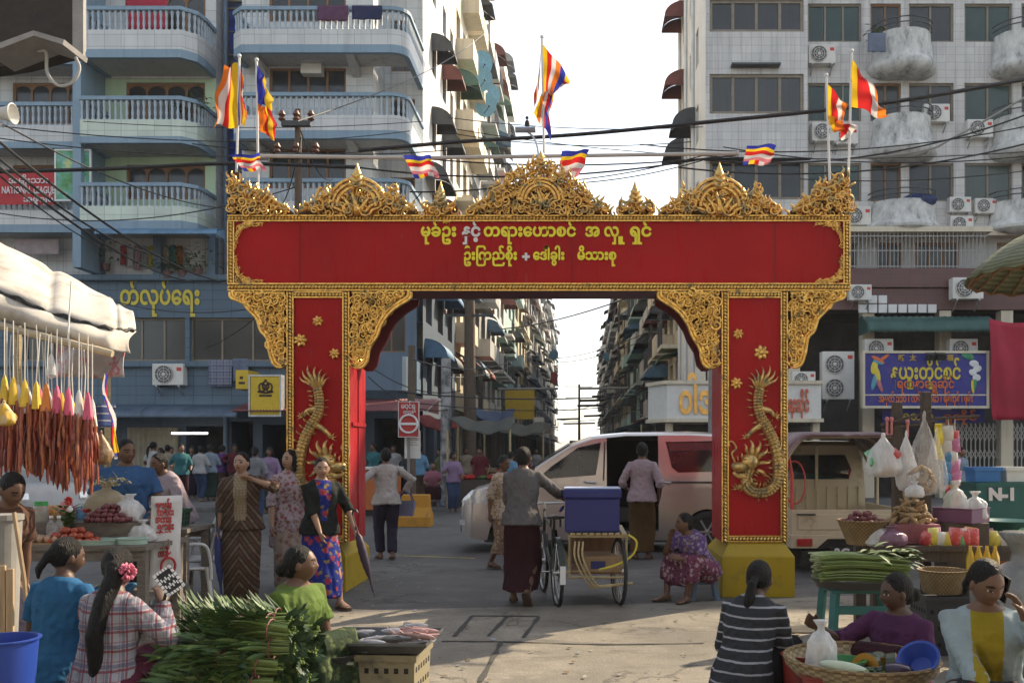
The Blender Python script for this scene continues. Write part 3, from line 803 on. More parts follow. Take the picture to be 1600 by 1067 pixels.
# --- left block: three balcony storeys over a blue base
leftb=thing('apartment_building','pale blue and green balconied apartment block on the left over a blue shop base','building')
xL=-20.5
bx0,bx1=LX(150),LX(330)
mb=MB();ops=[]
for za,zb_ in ((14.7,16.0),(11.9,13.2),(9.5,10.6)):
 ops += [(-18.0,-15.7,za,zb_),(-14.4,-11.9,za,zb_)]
wall_open(mb,xL,bx1,zb,z_top,30.4,ops)
mb.poly([(xL,30.4,z_top),(bx1,30.4,z_top),(bx1,40,z_top),(xL,40,z_top)]);mb.poly([(bx1,30.4,zb),(bx1,40,zb),(bx1,40,z_top),(bx1,30.4,z_top)])
mb.build('front_wall',pale,leftb)
gw=MB();wall_open(gw,bx0+.1,bx1-.02,8.3,13.3,30.38,[o for o in ops if o[0]>-15],.02);gw.build('green_wall',green,leftb)
for o in ops:window(leftb,*o,30.5,4,1,wood,glass,.07,arch=True)
mb=MB();mb.box((bx0-.15,28.9,zb),(bx0+.1,30.37,z_top));mb.build('party_fin',bband,leftb)
def bay(x0,x1,yf):
 return [(x0,30.4),(x0,yf)]+[(x1-.45,yf),(x1-.08,yf+.35),(x1,yf+.8),(x1,30.4)]
for zl,hl,hb in ((14.18,.58,.25),(11.49,.5,.2),(8.9,.44,.24)):
 balcony(leftb,bay(bx0+.12,bx1,28.8),zl,hl,hb,zl+.7,30.4,ledge=pale if zl>12 else wall_mat('pale_green_ledge',(.56,.64,.55),.6,.3,grout=(.75,.8,.8),dirtcol=(.25,.28,.25),th=.36,tw=.5))
 balcony(leftb,[(xL,29.3),(-17.9,29.3),(bx0-.17,29.3)],zl,hl,hb,zl+.7,30.4)
# corrugated blue awning under the lowest balcony
awning(leftb,'awning',(LX(275)+LX(345))/2-.6,29.0,LZ(356,28.6),3.6,.7,.25,corr('blue_roof_sheet',(.12,.22,.33)),True)
# blue glazed recess between the two buildings
bm_=MB();bm_.box((bx1,31.2,3),(xw0,31.4,z_top));bm_.build('recess_wall',mat('deep_blue_wall',(.03,.06,.14),.5,var=.2),leftb)
bg_=mat('blue_stained_glass',(.02,.05,.28),.15,var=.6,scale=2.5)
for k in range(7):
 z=5.6+k*1.75;window(leftb,bx1+.08,xw0-.1,z,z+1.55,31.15,2,2,alu,bg_,.05)
pz=MB();pz.cyl((bx1+.15,30.8,0),(bx1+.15,30.8,z_top),.07,8);pz.build('drain_pipe',mat('dull_blue_pipe',(.12,.18,.26),.5,var=.2),leftb)
# plant and washing storey, then the painted shop base
zt,z1,z2,z3=LZ(437),LZ(495),LZ(563),LZ(635)
mb=MB();wall_open(mb,xL,-8.9,z3,zb,30.2,[(-14.6,LX(285),z2,z1),(LX(292),-9.4,z2,z1),(-17.6,-14.9,z2,z1)],.3)
mb.box((xL,29.95,zt-.02),(-8.9,30.199,zt+.16));mb.box((xL,30.0,z2-.2),(-8.9,30.199,z2-.02))
mb.build('shop_base_wall',bluetile,leftb)
for a,b_ in ((-14.6,LX(285)),(LX(292),-9.4),(-17.6,-14.9)):window(leftb,a,b_,z2,z1,30.4,3,1,alu,glass,.06)
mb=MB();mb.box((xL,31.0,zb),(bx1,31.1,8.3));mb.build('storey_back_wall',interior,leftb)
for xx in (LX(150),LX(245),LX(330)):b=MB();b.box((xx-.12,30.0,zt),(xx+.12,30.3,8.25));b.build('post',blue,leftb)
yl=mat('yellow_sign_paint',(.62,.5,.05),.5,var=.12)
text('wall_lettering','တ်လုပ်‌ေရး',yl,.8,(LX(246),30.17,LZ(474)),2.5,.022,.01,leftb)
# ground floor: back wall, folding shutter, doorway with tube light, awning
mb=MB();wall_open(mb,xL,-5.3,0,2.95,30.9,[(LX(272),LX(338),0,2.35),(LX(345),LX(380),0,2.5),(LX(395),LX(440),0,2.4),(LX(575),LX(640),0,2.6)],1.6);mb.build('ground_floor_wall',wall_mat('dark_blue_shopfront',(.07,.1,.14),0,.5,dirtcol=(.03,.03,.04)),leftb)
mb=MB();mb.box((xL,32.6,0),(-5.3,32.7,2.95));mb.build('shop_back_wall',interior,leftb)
sh=mat('tan_shutter_paint',(.3,.27,.2),.6,var=.15)
def shutter(parent,x0,x1,z0,z1,y,m,step=.16):
 mb=MB();k=0;x=x0
 while x<x1-.01:
  xn=min(x+step,x1);mb.prism([(x,y,z0),((x+xn)/2,y-.05,z0),(xn,y,z0)],(0,0,z1-z0));x=xn
 return mb.build('folding_shutter',m,parent)
shutter(leftb,LX(180),LX(262),.13,2.3,30.8,sh)
awning(leftb,'shop_awning',(LX(150)+LX(236))/2-1.2,30.1,z3+.05,4.4,1.1,.42,corr('slate_blue_sheet',(.1,.14,.19)),True)
awning(leftb,'shop_awning',(LX(243)+LX(385))/2,30.1,z3+.05,2.9,1.1,.42,corr('slate_blue_sheet',(.1,.14,.19)),True)
tl=mat('lit_tube_light',(1,.95,.85),.5,var=0,emit=6)
b=MB();b.cyl((LX(277),29.6,LZ(677)),(LX(332),29.6,LZ(677)),.03,8);b.build('tube_light',tl,leftb)
rebase(leftb,(-15,34,0))
ac((LX(265),30.2,LZ(602)),0,'white air conditioner on the blue wall under the yellow lettering',1.15)
# yellow crown signs by the arch's left pillar
ysg=mat('yellow_sign_board',(.55,.38,.02),.45,var=.12);dk=mat('dark_brown_print',(.04,.02,.015),.6,var=.1)
def P3(px,py,d):return P(px,py,d)
t=thing('shop_sign','yellow box sign with a dark crown emblem beside the left gateway pillar','sign')
d=27.5;x0,x1,z0,z1=frame_of(391,588,437,648,d)
b=MB();b.box((x0,d,z0),(x1,d+.3,z1));b.build('sign_box',ysg,t,bevel=.02)
b=MB();fr=.05
b.box((x0-fr,d-.02,z0-fr),(x0,d+.3,z1+fr));b.box((x1,d-.02,z0-fr),(x1+fr,d+.3,z1+fr));b.box((x0,d-.02,z1),(x1,d+.3,z1+fr));b.box((x0,d-.02,z0-fr),(x1,d+.3,z0));b.build('sign_frame',steel,t)
b=MB();cx,cz=P(415,605,d).x,P(415,605,d).z
for k in (-1,0,1):b.tube([(cx+k*.1+.09*math.cos(a),d-.015,cz+(.05 if k==0 else 0)+.12*math.sin(a)) for a in [6.2832*q/14 for q in range(15)]],.022,5)
b.tube([(cx-.22,d-.015,cz-.12),(cx,d-.015,cz-.16),(cx+.22,d-.015,cz-.12)],.03,5);b.ell((cx,d-.015,cz+.2),.035,.02,.035);b.box((cx-.18,d-.012,cz-.27),(cx+.18,d-.002,cz-.21));b.build('crown_emblem',dk,t)
rebase(t,((x0+x1)/2,d,z0))
t=thing('shop_sign','small yellow projecting sign left of the crown sign','sign')
d=28.5;x0,x1,z0,z1=frame_of(368,578,388,608,d);b=MB();b.box((x0,d,z0),(x1,d+1,z1));b.build('sign_box',ysg,t,bevel=.02)
b=MB();b.box((x0+.1,d-.01,z0+.15),(x1-.1,d+.0,z0+.22));b.box((x0+.13,d-.01,z0+.3),(x1-.16,d+.0,z0+.38));b.build('print',dk,t);rebase(t,((x0+x1)/2,d,z0))
# red banner and green picture board hung on the far left balcony
redp=mat('red_banner_cloth',(.4,.03,.035),.7,var=.15)
t=thing('party_banner','red banner with pale lettering hung on the far left balcony','banner')
d=29.1;x0,x1,z0,z1=frame_of(-6,268,87,320,d);b=MB();b.grid(lambda u,v:(lerp(x0,x1,u),d+.02*math.sin(u*9),lerp(z0,z1,v)),12,3);b.build('cloth',redp,t,solid=.01)
text('lettering','NATIONAL LEAGUE',letw,.3,((x0+x1)/2+.1,d-.05,LZ(303,d)),1.6,.004,.004,t);text('lettering','အမျိုးသား',letw,.26,((x0+x1)/2+.1,d-.05,LZ(287,d)),1.2,.004,.004,t);text('lettering','အဖွဲ့ချုပ်',letw,.24,((x0+x1)/2+.4,d-.05,LZ(316,d)),.9,.004,.004,t);rebase(t,((x0+x1)/2,d,z0))
m_,t_,b_=new_mat('green_picture_print',.5);v_=coords(t_);t_.links.new(ramp(t_,noise_n(t_,v_,2.2,6),[(.3,(.02,.12,.05)),(.45,(.1,.3,.1)),(.55,(.12,.35,.32)),(.66,(.5,.55,.2)),(.75,(.6,.3,.35))]),b_.inputs['Base Color'])
t=thing('picture_board','green picture poster in a pale frame beside the red banner','poster')
x0,x1,z0,z1=frame_of(88,236,140,312,d);b=MB();b.box((x0,d,z0),(x1,d+.04,z1));b.build('picture',m_,t)
b=MB();f=.05
b.box((x0-f,d-.02,z0-f),(x0,d+.05,z1+f));b.box((x1,d-.02,z0-f),(x1+f,d+.05,z1+f));b.box((x0,d-.02,z1),(x1,d+.05,z1+f));b.box((x0,d-.02,z0-f),(x1,d+.05,z0));b.build('frame',whitep,t);rebase(t,((x0+x1)/2,d,z0))
# ------------------------------------------------------------------ right corner building (front plane 30 m away)
rightb=thing('apartment_building','white tiled apartment building on the right with round mildewed balconies','building')
zt=23.2;zc=LZ(428)
X=LX
XR=46.0
mb=MB();ops=[]
cols=[(1262,1346,3),(1360,1408,2),(1420,1490,2),(1507,1582,2),(1596,1650,2),(1668,1740,2)]
rws=[(-118,-62),(6,66),(130,190),(255,315)]
dy=0
for ya,yb_ in rws:
 for a,b_,n in cols:ops.append((X(a),X(b_),LZ(yb_),LZ(ya)))
wall_open(mb,3.84,XR,LZ(366),zt,30,ops)
mb.poly([(3.84,30,zt),(XR,30,zt),(XR,40,zt),(3.84,40,zt)])
mb.build('front_wall',tilew,rightb)
for i,o in enumerate(ops):
 n=cols[i % len(cols)][2];window(rightb,*o,30.12,n,1,wood if i % len(cols)==1 else alu,glassg if i % 6 in (0,3) else glass,.06)
# enclosed bay
b0,b1=3.8,LX(1262,29.3);mb=MB()
bw=[(LZ(c,29.3),LZ(a,29.3)) for a,c in ((-75,-8),(-8+8,50),(116,178),(250,312),(385,440))]
wall_open(mb,b0,b1,LZ(470),zt,29.3,[(b0+.12,b1-.12,p,q) for p,q in bw],.15)
mb.poly([(b1,29.3,LZ(470)),(b1,30,LZ(470)),(b1,30,zt),(b1,29.3,zt)]);mb.poly([(b0,29.3,LZ(470)),(b1,29.3,LZ(470)),(b1,30,LZ(470)),(b0,30,LZ(470))]);mb.poly([(b0,29.3,zt),(b1,29.3,zt),(b1,30,zt),(b0,30,zt)])
mb.build('bay_wall',tilew,rightb)
for p,q in bw:window(rightb,b0+.12,b1-.12,p,q,29.4,4,1,alu,glass,.09)
for y in (105,):m2=MB();m2.box((LX(1142,29.2),29.0,LZ(y,29.2)),(LX(1218,29.2),29.29,LZ(y-3,29.2)));m2.build('bay_hood',am2,rightb)
m2=MB();m2.prism([(b0-.05,29.29,LZ(247,29.3)),(b0-.05,28.95,LZ(252,29.3)),(b0-.05,29.29,LZ(252,29.3))],(b1-b0+.1,0,0));m2.build('bay_hood',am2,rightb)
# street side of the corner building: local x runs towards the camera
sideR=MB();so_=[]
for zz in (16.6,14.1,11.6,9.1):
 for u in (1.2,3.4,5.2):so_.append((u,u+.7,zz,zz+1.2))
wall_open(sideR,0,7.7,0,zt,0,so_);sr=sideR.build('side_wall',whitew,rightb,loc=(3.8,37,0));sr.rotation_euler=(0,0,R(-90))
for o in so_:window(sr,*o,.12,2,1,alu)
cap=MB();cap.poly([(3.8,29.3,zt-.01),(3.8,37,zt-.01),(5,37,zt-.01),(5,29.3,zt-.01)]);cap.build('roof_edge',greyw,rightb)
for u,zz,m_ in ((1.4,17.9,am),(1.4,15.4,am),(4.4,12.95,am2),(1.5,12.9,am2),(1.5,10.4,am2)):awning(sr,'awning',u,-.01,zz,1.4,.75,.55,m_,True)
pp=MB()
for y in (36.5,34.4,32.2):pp.cyl((3.74,y,2),(3.74,y,zt),.06,8)
pp.build('drain_pipe',whitep,rightb)
# round balconies
def round_balcony(cx,zt_,zb_,sx=1.0):
 mb=MB();h=zt_-zb_;n=22
 prof=[(.02,-.02),(.7,-.03),(.95,.05),(1.08,.14),(1.1,.22),(1.05,.3),(.97,.38),(.95,.6),(.9,.85),(.9,1.0),(.8,1.0),(.82,.6)]
 rings=[[(cx+sx*r*.98*math.cos(a),30.02-r*.95*math.sin(a),zb_+f*h) for a in [math.pi*k/n for k in range(n+1)]] for r,f in prof]
 mb.rings(rings,cap=False,closed=False);o=mb.build('balcony',mild,rightb,True)
 m2=MB()
 for dz in (.14,.3):
  m2.tube([(cx+sx*.92*math.cos(a),30.0-.9*math.sin(a),zt_+dz) for a in [math.pi*k/16 for k in range(17)]],.02,5)
 for k in range(1,8):a=math.pi*k/8;m2.cyl((cx+sx*.92*math.cos(a),30-.9*math.sin(a),zt_-.05),(cx+sx*.92*math.cos(a),30-.9*math.sin(a),zt_+.3),.012,4)
 m2.build('rail',am2,o)
 return o
for zz in ((56,125),(185,254),(316,370)):
 for px in (1408,1597):round_balcony(LX(px),LZ(zz[0]+4),LZ(zz[1]),1.0 if zz[0]<300 else 1.12)
# barred first floor, brown tiled band
brt=wall_mat('brown_tiled_wall',(.13,.065,.06),.9,.35,grout=(.8,.8,.8),dirtcol=(.06,.05,.05),th=.3,tw=.6)
mb=MB();mb.box((LX(1258),29.1,LZ(372)),(LX(1532),30.3,LZ(364)));mb.box((LX(1532)+.002,29.6,LZ(372)),(XR,30.3,LZ(364)));mb.build('ledge',creamw,rightb)
mb=MB();wops=[(LX(a),LX(b_),LZ(424),LZ(378)) for a,b_ in ((1300,1340),(1372,1412),(1432,1500),(1560,1640))];wall_open(mb,LX(1262),XR,zc,LZ(372),30.1,wops);mb.build('first_floor_wall',greyw,rightb)
for o in wops:window(rightb,*o,30.2,2 if o[1]-o[0]<1 else 3,1,wood,glass,.07)
mb=MB();x=LX(1300)
while x<LX(1526):mb.cyl((x,29.2,zc),(x,29.2,LZ(372)),.014,4);x += .12
for yy in (378,400,424):mb.bar((LX(1300),29.2,LZ(yy)),(LX(1526),29.2,LZ(yy)),.03,.03)
mb.build('window_grille',mat('dull_grille_paint',(.3,.3,.3),.6,var=.2),rightb)
mb=MB();mb.box((LX(1262),29.15,LZ(490)),(XR,30.05,LZ(458)));mb.box((LX(1262),29.05,LZ(456.5)),(XR,30.05,zc));mb.build('tiled_band',brt,rightb)
mb=MB()
for k in range(8):mb.box((LX(1343+k*15.5,29.0),29.06,LZ(488,29)),(LX(1356+k*15.5,29.0),29.149,LZ(475,29)))
for k in range(3):mb.box((LX(1343+k*15.5,29.0),29.06,LZ(473,29)),(LX(1356+k*15.5,29.0),29.149,LZ(461,29)))
mb.build('blank_sign_panel',whitep,rightb)
# shopfronts: dark recess, ground floor wall, columns
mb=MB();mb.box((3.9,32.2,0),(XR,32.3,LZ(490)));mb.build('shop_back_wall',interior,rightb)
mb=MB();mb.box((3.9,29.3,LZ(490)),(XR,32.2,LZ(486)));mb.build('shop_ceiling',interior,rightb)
for px in (1110,1232,1345,1462,1556):b=MB();x=LX(px);b.box((x-.18,29.2,0),(x+.18,29.6,LZ(491)));b.build('shop_column',creamw,rightb)
latt=mat('white_lattice_gate',(.4,.39,.36),.6,var=.15)
for a,b_ in ((1470,1552),(1562,1640)):
 mb=MB();x0,x1,z0,z1=LX(a),LX(b_),.13,LZ(662);n=int((x1-x0)/.13)
 for i in range(n+1):x=x0+(x1-x0)*i/n;mb.box((x-.014,29.35,z0),(x+.014,29.38,z1))
 for zz in (.2,.75,1.3,1.85,z1-.35):
  for i in range(n):xa=x0+(x1-x0)*i/n;xb=x0+(x1-x0)*(i+1)/n;mb.bar((xa,29.34,zz),(xb,29.34,zz+.3),.012,.02);mb.bar((xa,29.33,zz+.3),(xb,29.33,zz),.012,.02)
 mb.build('lattice_gate',latt,rightb)
# green ribbed awning over the blue shop sign
aw=awning(rightb,'ribbed_awning',(LX(1350,28.6)+LX(1548,28.6))/2,29.1,LZ(492,28.6),LX(1548,28.6)-LX(1350,28.6),.9,.55,corr('dark_green_awning',(.035,.09,.08),.45),True,rib=.2)
rebase(rightb,(10,34,0))
# street-corner white fascia sign
t=thing('fascia_sign','white wraparound shop fascia with gilt letters at the street corner','sign')
d=27.0;x0,x1=LX(1042,d),LX(1283,d);z0,z1=LZ(656,d),LZ(598,d)
mb=MB();mb.prism([(x0,d,z0),(x1,d,z0),(x1,d+2,z0),(x0-.1,d+2,z0),(x0-.45,d+1.1,z0)],(0,0,z1-z0));mb.build('sign_box',mat('off_white_sign',(.6,.6,.57),.5,var=.08),t)
for zz in (z0-.06,z1-.04):mb=MB();mb.prism([(x0-.08,d-.08,zz),(x1+.06,d-.08,zz),(x1+.06,d+2,zz),(x0-.2,d+2,zz),(x0-.53,d+1.08,zz)],(0,0,.1));mb.build('sign_trim',creamw,t)
gl=mat('gilt_letter',(.7,.42,.12),.3,.8,var=.3);rl=mat('rust_red_letter',(.5,.12,.07),.5,var=.2)
text('sign_lettering','ဝါဒ',gl,1.1,(LX(1086,d),d-.03,LZ(645,d)),LX(1112,d)-LX(1062,d),.03,.02,t)
text('sign_lettering','‌ေရးဆိုင်',rl,.62,(LX(1244,d),d-.03,LZ(643,d)),.72,.02,.02,t)
rebase(t,((x0+x1)/2,d,z0))
b=MB();fc=thing('shopfront','dim shopfront under the white corner fascia','shop')
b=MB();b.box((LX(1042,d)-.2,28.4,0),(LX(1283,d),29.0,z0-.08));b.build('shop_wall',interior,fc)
b=MB();b.box((LX(1042,d),27.3,0),(LX(1042,d)+.2,27.6,z0-.07));b.build('post',creamw,fc);b=MB();b.box((LX(1274,d),27.3,0),(LX(1274,d)+.2,27.6,z0-.07));b.build('post',creamw,fc);rebase(fc,(5,28.5,0))
# blue shop sign
t=thing('shop_sign','blue shop sign with big yellow lettering, a painted bird and flowers','sign')
d=27.6;x0,x1,z0,z1=frame_of(1351,552,1541,634,d)
blues=mat('blue_sign_board',(.025,.03,.22),.45,col2=(.08,.05,.2),c2amt=.6,scale=2.5)
b=MB();b.box((x0,d,z0),(x1,d+.2,z1));b.build('sign_board',blues,t)
b=MB();f=.07
b.box((x0-f,d-.05,z0-f),(x0,d+.2,z1+f));b.box((x1,d-.05,z0-f),(x1+f,d+.2,z1+f));b.box((x0,d-.05,z1),(x1,d+.2,z1+f));b.box((x0,d-.05,z0-f),(x1,d+.2,z0));b.box((x0,d-.03,LZ(618,d)),(x1,d-.001,LZ(616,d)));b.build('sign_frame',creamw,t)
text('sign_lettering','နယူးတိုင်စင်',yl,.6,(LX(1446,d),d-.02,LZ(592,d)),LX(1501,d)-LX(1392,d),.012,.01,t)
ol=mat('orange_letter',(.6,.14,.03),.5,var=.15)
text('sign_lettering','ရတနာ‌ေရွှဆိုင်',ol,.36,(LX(1446,d),d-.02,LZ(606,d)),LX(1491,d)-LX(1402,d),.006,.01,t)
text('sign_lettering','အမှတ် ၁၁၀ ၊ လမ်းမတော် ၊ ရန်ကုန် ၊ ဖုန်း',ol,.3,(LX(1446,d),d-.02,LZ(628,d)),2.7,.006,.01,t)
for px,ch in ((1408,'新'),(1426,'太'),(1484,'福')):text('sign_lettering',ch,mat('dull_gold_print',(.45,.3,.06),.5,var=.1),.2,(LX(px,d),d-.02,LZ(563,d)),None,.004,.01,t)
def art(px,py,rx,rz,a,m):q=MB();q.ell(P(px,py,d-.02),rx,.012,rz,10,6,Matrix.Rotation(R(a),3,'Y'));return q
bird=[(1372,562,.22,.06,30,'orange_letter'),(1380,560,.2,.05,-35,'orange_letter'),(1372,566,.16,.06,20,'aqua'),(1366,574,.1,.2,10,'yellow_sign_paint'),(1371,586,.08,.25,-10,'yellow_sign_paint'),(1366,596,.07,.25,15,'aqua'),(1374,600,.06,.25,-20,'pinkp')]
mat('aqua',(.08,.3,.4),.5,var=.2);mat('pinkp',(.45,.15,.15),.5,var=.2);leafm=mat('leaf_paint',(.06,.25,.12),.6,var=.3);whp=mat('white_petal',(.6,.62,.62),.6,var=.1)
ar=MB()
for k,(px,py,rx,rz,a,m_) in enumerate(bird):q=art(px,py,rx,rz,a,m_);q.build('painted_bird',MATS[m_],t,True)
for px,py,rx,rz,a,m_ in ((1512,556,.2,.1,20,'leaf_paint'),(1522,568,.14,.1,10,'white_petal'),(1527,576,.13,.1,-20,'white_petal'),(1520,582,.12,.09,30,'white_petal'),(1526,590,.12,.1,0,'white_petal'),(1523,600,.06,.26,12,'leaf_paint'),(1520,604,.05,.2,-5,'yellow_sign_paint')):art(px,py,rx,rz,a,m_).build('painted_flowers',MATS[m_],t,True)
rebase(t,((x0+x1)/2,d,z0))
b=MB();t=thing('floodlight','pair of black floodlights on top of the blue shop sign','light')
for px in (1454,1470):c=P(px,557,27.3);q=MB();q.obox(c,.13,.08,.09,Matrix.Rotation(R(25),3,'X'));q.build('lamp_head',black,t,bevel=.01)
q=MB();q.bar(P(1461,556,27.5),P(1461,548,27.6),.04,.04);q.build('arm',black,t);rebase(t,P(1461,550,27.6))
# second blue board below, brown rail
t=thing('shop_sign','dark blue lower board under the big blue sign','sign');d=28.6;x0,x1,z0,z1=frame_of(1380,640,1538,660,d);b=MB();b.box((x0,d,z0),(x1,d+.1,z1));b.build('sign_board',blues,t)
text('sign_lettering','ရတနာ',yl,.35,(LX(1434,d),d-.02,LZ(656,d)),.9,.008,.01,t);text('sign_lettering','ရွှဆိုင်',ol,.3,(LX(1500,d),d-.02,LZ(656,d)),1.0,.008,.01,t);rebase(t,((x0+x1)/2,d,z0))
# red cloth
rc=mat('crimson_cloth',(.33,.015,.04),.75,var=.15,scale=2,bump=.15)
d=27.4;x0,x1,z0,z1=frame_of(1546,498,1640,656,d)
def cl(u,v):
 return (lerp(x0,x1,u)+.1*(1-v)*1,d+.09*math.sin(u*16+v*3)*(.3+.7*(1-v))+.05*math.sin(v*7+u*5),lerp(z0,z1,v)-.12*math.sin(u*math.pi)*v)
mb=MB();mb.grid(cl,40,20);tag(mb.build('cloth_screen',rc,None,True,angle=None,solid=.01),'large crimson cloth hung over the shopfront right of the blue sign','cloth')
# air conditioners
for px,py,sc,lb in ((1281,90,1.0,'air conditioner beside the tiled bay on the top visible floor'),(1286,210,1.0,'air conditioner by the bay behind the two right flags'),(1318,214,.9,'air conditioner right behind the right flag poles'),(1459,180,.95,'air conditioner over the middle round balcony, by the window'),(1526,204,.95,'air conditioner left of the barred round balcony'),(1496,319,.8,'upper left of the three clustered air conditioners'),(1536,321,.8,'upper right of the three clustered air conditioners'),(1498,350,.85,'lower of the three clustered air conditioners'),(1336,340,1.0,'air conditioner just right of the gilded crest'),(1341,455,.8,'air conditioner beside the right end of the red beam'),(1506,454,1.1,'large air conditioner on the brown tiled band')):
 dd=29.0 if 440<py<470 else 30.0
 c=P(px,py,dd);ac((c.x,dd,c.z-.3),0,lb,sc)
for px,py,lb in ((1374,544,'air conditioner behind the left end of the blue shop sign'),(1506,544,'air conditioner behind the right end of the blue shop sign')):c=P(px,py,28.6);ac((c.x,28.9,c.z-.3),0,lb,1.0)
c=P(1308,624,29);ac((c.x,29.2,c.z),0,'tall twin fan outdoor unit in the dark bay right of the gateway',1.15,True)
c=P(1262,590,27.3);ac((c.x,28,c.z-.25),0,'air conditioner on the white fascia behind the right pillar',.8)
# ------------------------------------------------------------------ the street behind the gateway
RAILM=mat('dark_railing',(.06,.06,.065),.5,.4,var=.2)
def block(label,left,x,y0,y1,h,wm,nfl,colsn,balc=True,awm=None,first=3.2):
 """terraced block along the street; its facade faces the street, local x along it"""
 t=thing('apartment_building',label,'building',(x,y0 if left else y1,0),R(90) if left else R(-90),'terraced blocks along the street')
 L=y1-y0;mb=MB();ops=[];fh=(h-first)/nfl;cw=L/colsn
 for f in range(nfl):
  for c in range(colsn):
   z=first+f*fh+.75;ops.append((c*cw+cw*.22,c*cw+cw*.78,z,z+fh*.5))
 gops=[(c*cw+.3,(c+1)*cw-.3,0,first-.5) for c in range(colsn)]
 wall_open(mb,0,L,0,h,0,ops+gops,.35)
 mb.poly([(0,0,h),(L,0,h),(L,10,h),(0,10,h)])
 e0,e1=(0,L)
 for e in (0,L):mb.poly([(e,0,0),(e,10,0),(e,10,h),(e,0,h)])
 mb.build('facade',wm,t)
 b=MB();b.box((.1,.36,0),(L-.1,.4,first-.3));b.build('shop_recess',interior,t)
 near=y0<75
 for i,o in enumerate(ops):window(t,*o,.2,2,1,alu,glass,.07)
 if balc:
  for f in range(nfl):
   for c in range(colsn):
    if rnd.random()<.25:continue
    u0,u1,z=c*cw+cw*.1,c*cw+cw*.9,first+f*fh
    b=MB();b.box((u0,-.75,z-.1),(u1,-.001,z+.05));kind=rnd.random()
    if kind<.5:b.box((u0,-.75,z+.051),(u1,-.66,z+.75));b.box((u0,-.659,z+.051),(u0+.08,-.002,z+.75));b.box((u1-.08,-.659,z+.051),(u1,-.002,z+.75))
    bo=b.build('balcony',wm,t)
    if kind >= .5:
     r_=MB();n=int((u1-u0)/.16)
     for k in range(n+1):r_.box((lerp(u0,u1,k/n)-.012,-.72,z+.05),(lerp(u0,u1,k/n)+.012,-.70,z+.95 if kind<.8 else z+fh*.8))
     r_.box((u0,-.73,z+.951),(u1,-.69,z+1.0));r_.build('railing',RAILM,bo)
 for f in range(nfl):
  for c in range(colsn):
   if rnd.random()<.6:
    m_=rnd.choice([am,am2,am2,am3,corr('grey_sheet',(.2,.21,.22)),corr('green_sheet',(.07,.14,.11))])
    awning(t,'awning',(c+.5)*cw,-.005,first+f*fh+.85+fh*.55,cw*rnd.uniform(.55,.85),rnd.uniform(.7,1.1),rnd.uniform(.4,.7),m_,rnd.random()<.5,ends=near and rnd.random()<.6)
 # shop awnings above the pavement
 for c in range(colsn):
  m_=rnd.choice([am,am3,am2,corr('canvas_grey',(.16,.16,.15)),corr('green_sheet',(.07,.14,.11))])
  awning(t,'shop_awning',(c+.5)*cw,-.005,first+.05,cw*.95,rnd.uniform(1.3,2.0),rnd.uniform(.4,.7),m_,False,ends=False)
 # parapet and roof tanks
 b=MB();b.box((0,0,h+.001),(L,.15,h+.7));b.build('parapet',wm,t)
 return t
ws=[whitew,creamw,greyw,aquaw,whitew,greyw,creamw]
ldat=[('cream block next to the corner building with many dishes',40.05,47,27,creamw,8,3),('grey terraced block with rusty awnings, left side of the street',47.05,56,28,greyw,8,3),('white block before the street skyline drops on the left',56.05,66,27,whitew,8,3),
  ('aqua lower block far along the left side',66.05,78,18,aquaw,6,3),('cream narrow far block on the left side',78.05,92,20,creamw,6,3),('grey tall far block on the left side',92.05,112,23,greyw,7,4),('white hazy block near the left street end',112.05,140,23.5,whitew,7,5),('last pale block on the left street end',140.05,190,25,greyw,8,6)]
for lb,y0,y1,h,wm,nf,nc in ldat:block(lb,True,-5.24+rnd.uniform(-.15,.1),y0,y1,h,wm,nf,nc)
rdat=[('low cream block behind the white corner building',37.05,45,10.5,creamw,3,3),('grey low block with green awnings, right side of the street',45.05,58,12,greyw,4,4),('aqua mid block on the right side of the street',58.05,76,15,aquaw,5,4),('cream mid block on the right side of the street',76.05,100,17,creamw,5,5),('dark grey far block on the right side',100.05,135,19.5,greyw,6,6),('last pale block on the right street end',135.05,190,20,whitew,6,7)]
for lb,y0,y1,h,wm,nf,nc in rdat:block(lb,False,3.84+rnd.uniform(-.05,.15),y0,y1,h,wm,nf,nc)
# satellite dishes
dm=mat('pale_blue_dish',(.2,.42,.58),.5,.2,var=.15)
def make_dish():
 t=thing('satellite_dish','x','satellite dish');mb=MB()
 mb.rings([[(r*.55*math.cos(a),-.16*(1-r*r)*-1-.45,r*.55*math.sin(a)) for a in [6.2832*k/20 for k in range(20)]] for r in (.05,.35,.6,.82,1.0)]);mb.build('dish',dm,t,True,solid=.02)
 a=MB();a.tube([(0,-.3,-.5),(0,-.75,-.15),(0,-.9,0)],.018,5);a.ell((0,-.9,0),.05,.08,.05);a.cyl((0,-.28,0),(0,.1,-.15),.035,6);a.build('arm',RAILM,t)
 return t
D_=make_dish();first=True
for px,py,dd,lb in ((755,98,44,'blue dish on the cream block, highest of the cluster'),(748,122,44,'blue dish second from the top of the cluster'),(752,162,46,'blue dish lowest left of the cluster'),(770,148,48,'blue dish lowest right of the cluster'),(1040,562,46,'small dish on the right side of the street'),(952,555,110,'tiny far dish on the right street side'),(862,552,100,'tiny far dish on the left street side')):
 loc=P(px,py,dd);left=px<900
 loc.x=-4.75 if left and dd<60 else loc.x
 o=D_ if first else dup(D_);first=False
 o.location=loc;o.rotation_euler=(R(25),0,R(30) if left else R(-40));o['label']=lb;o['group']='satellite dishes on the street facades'
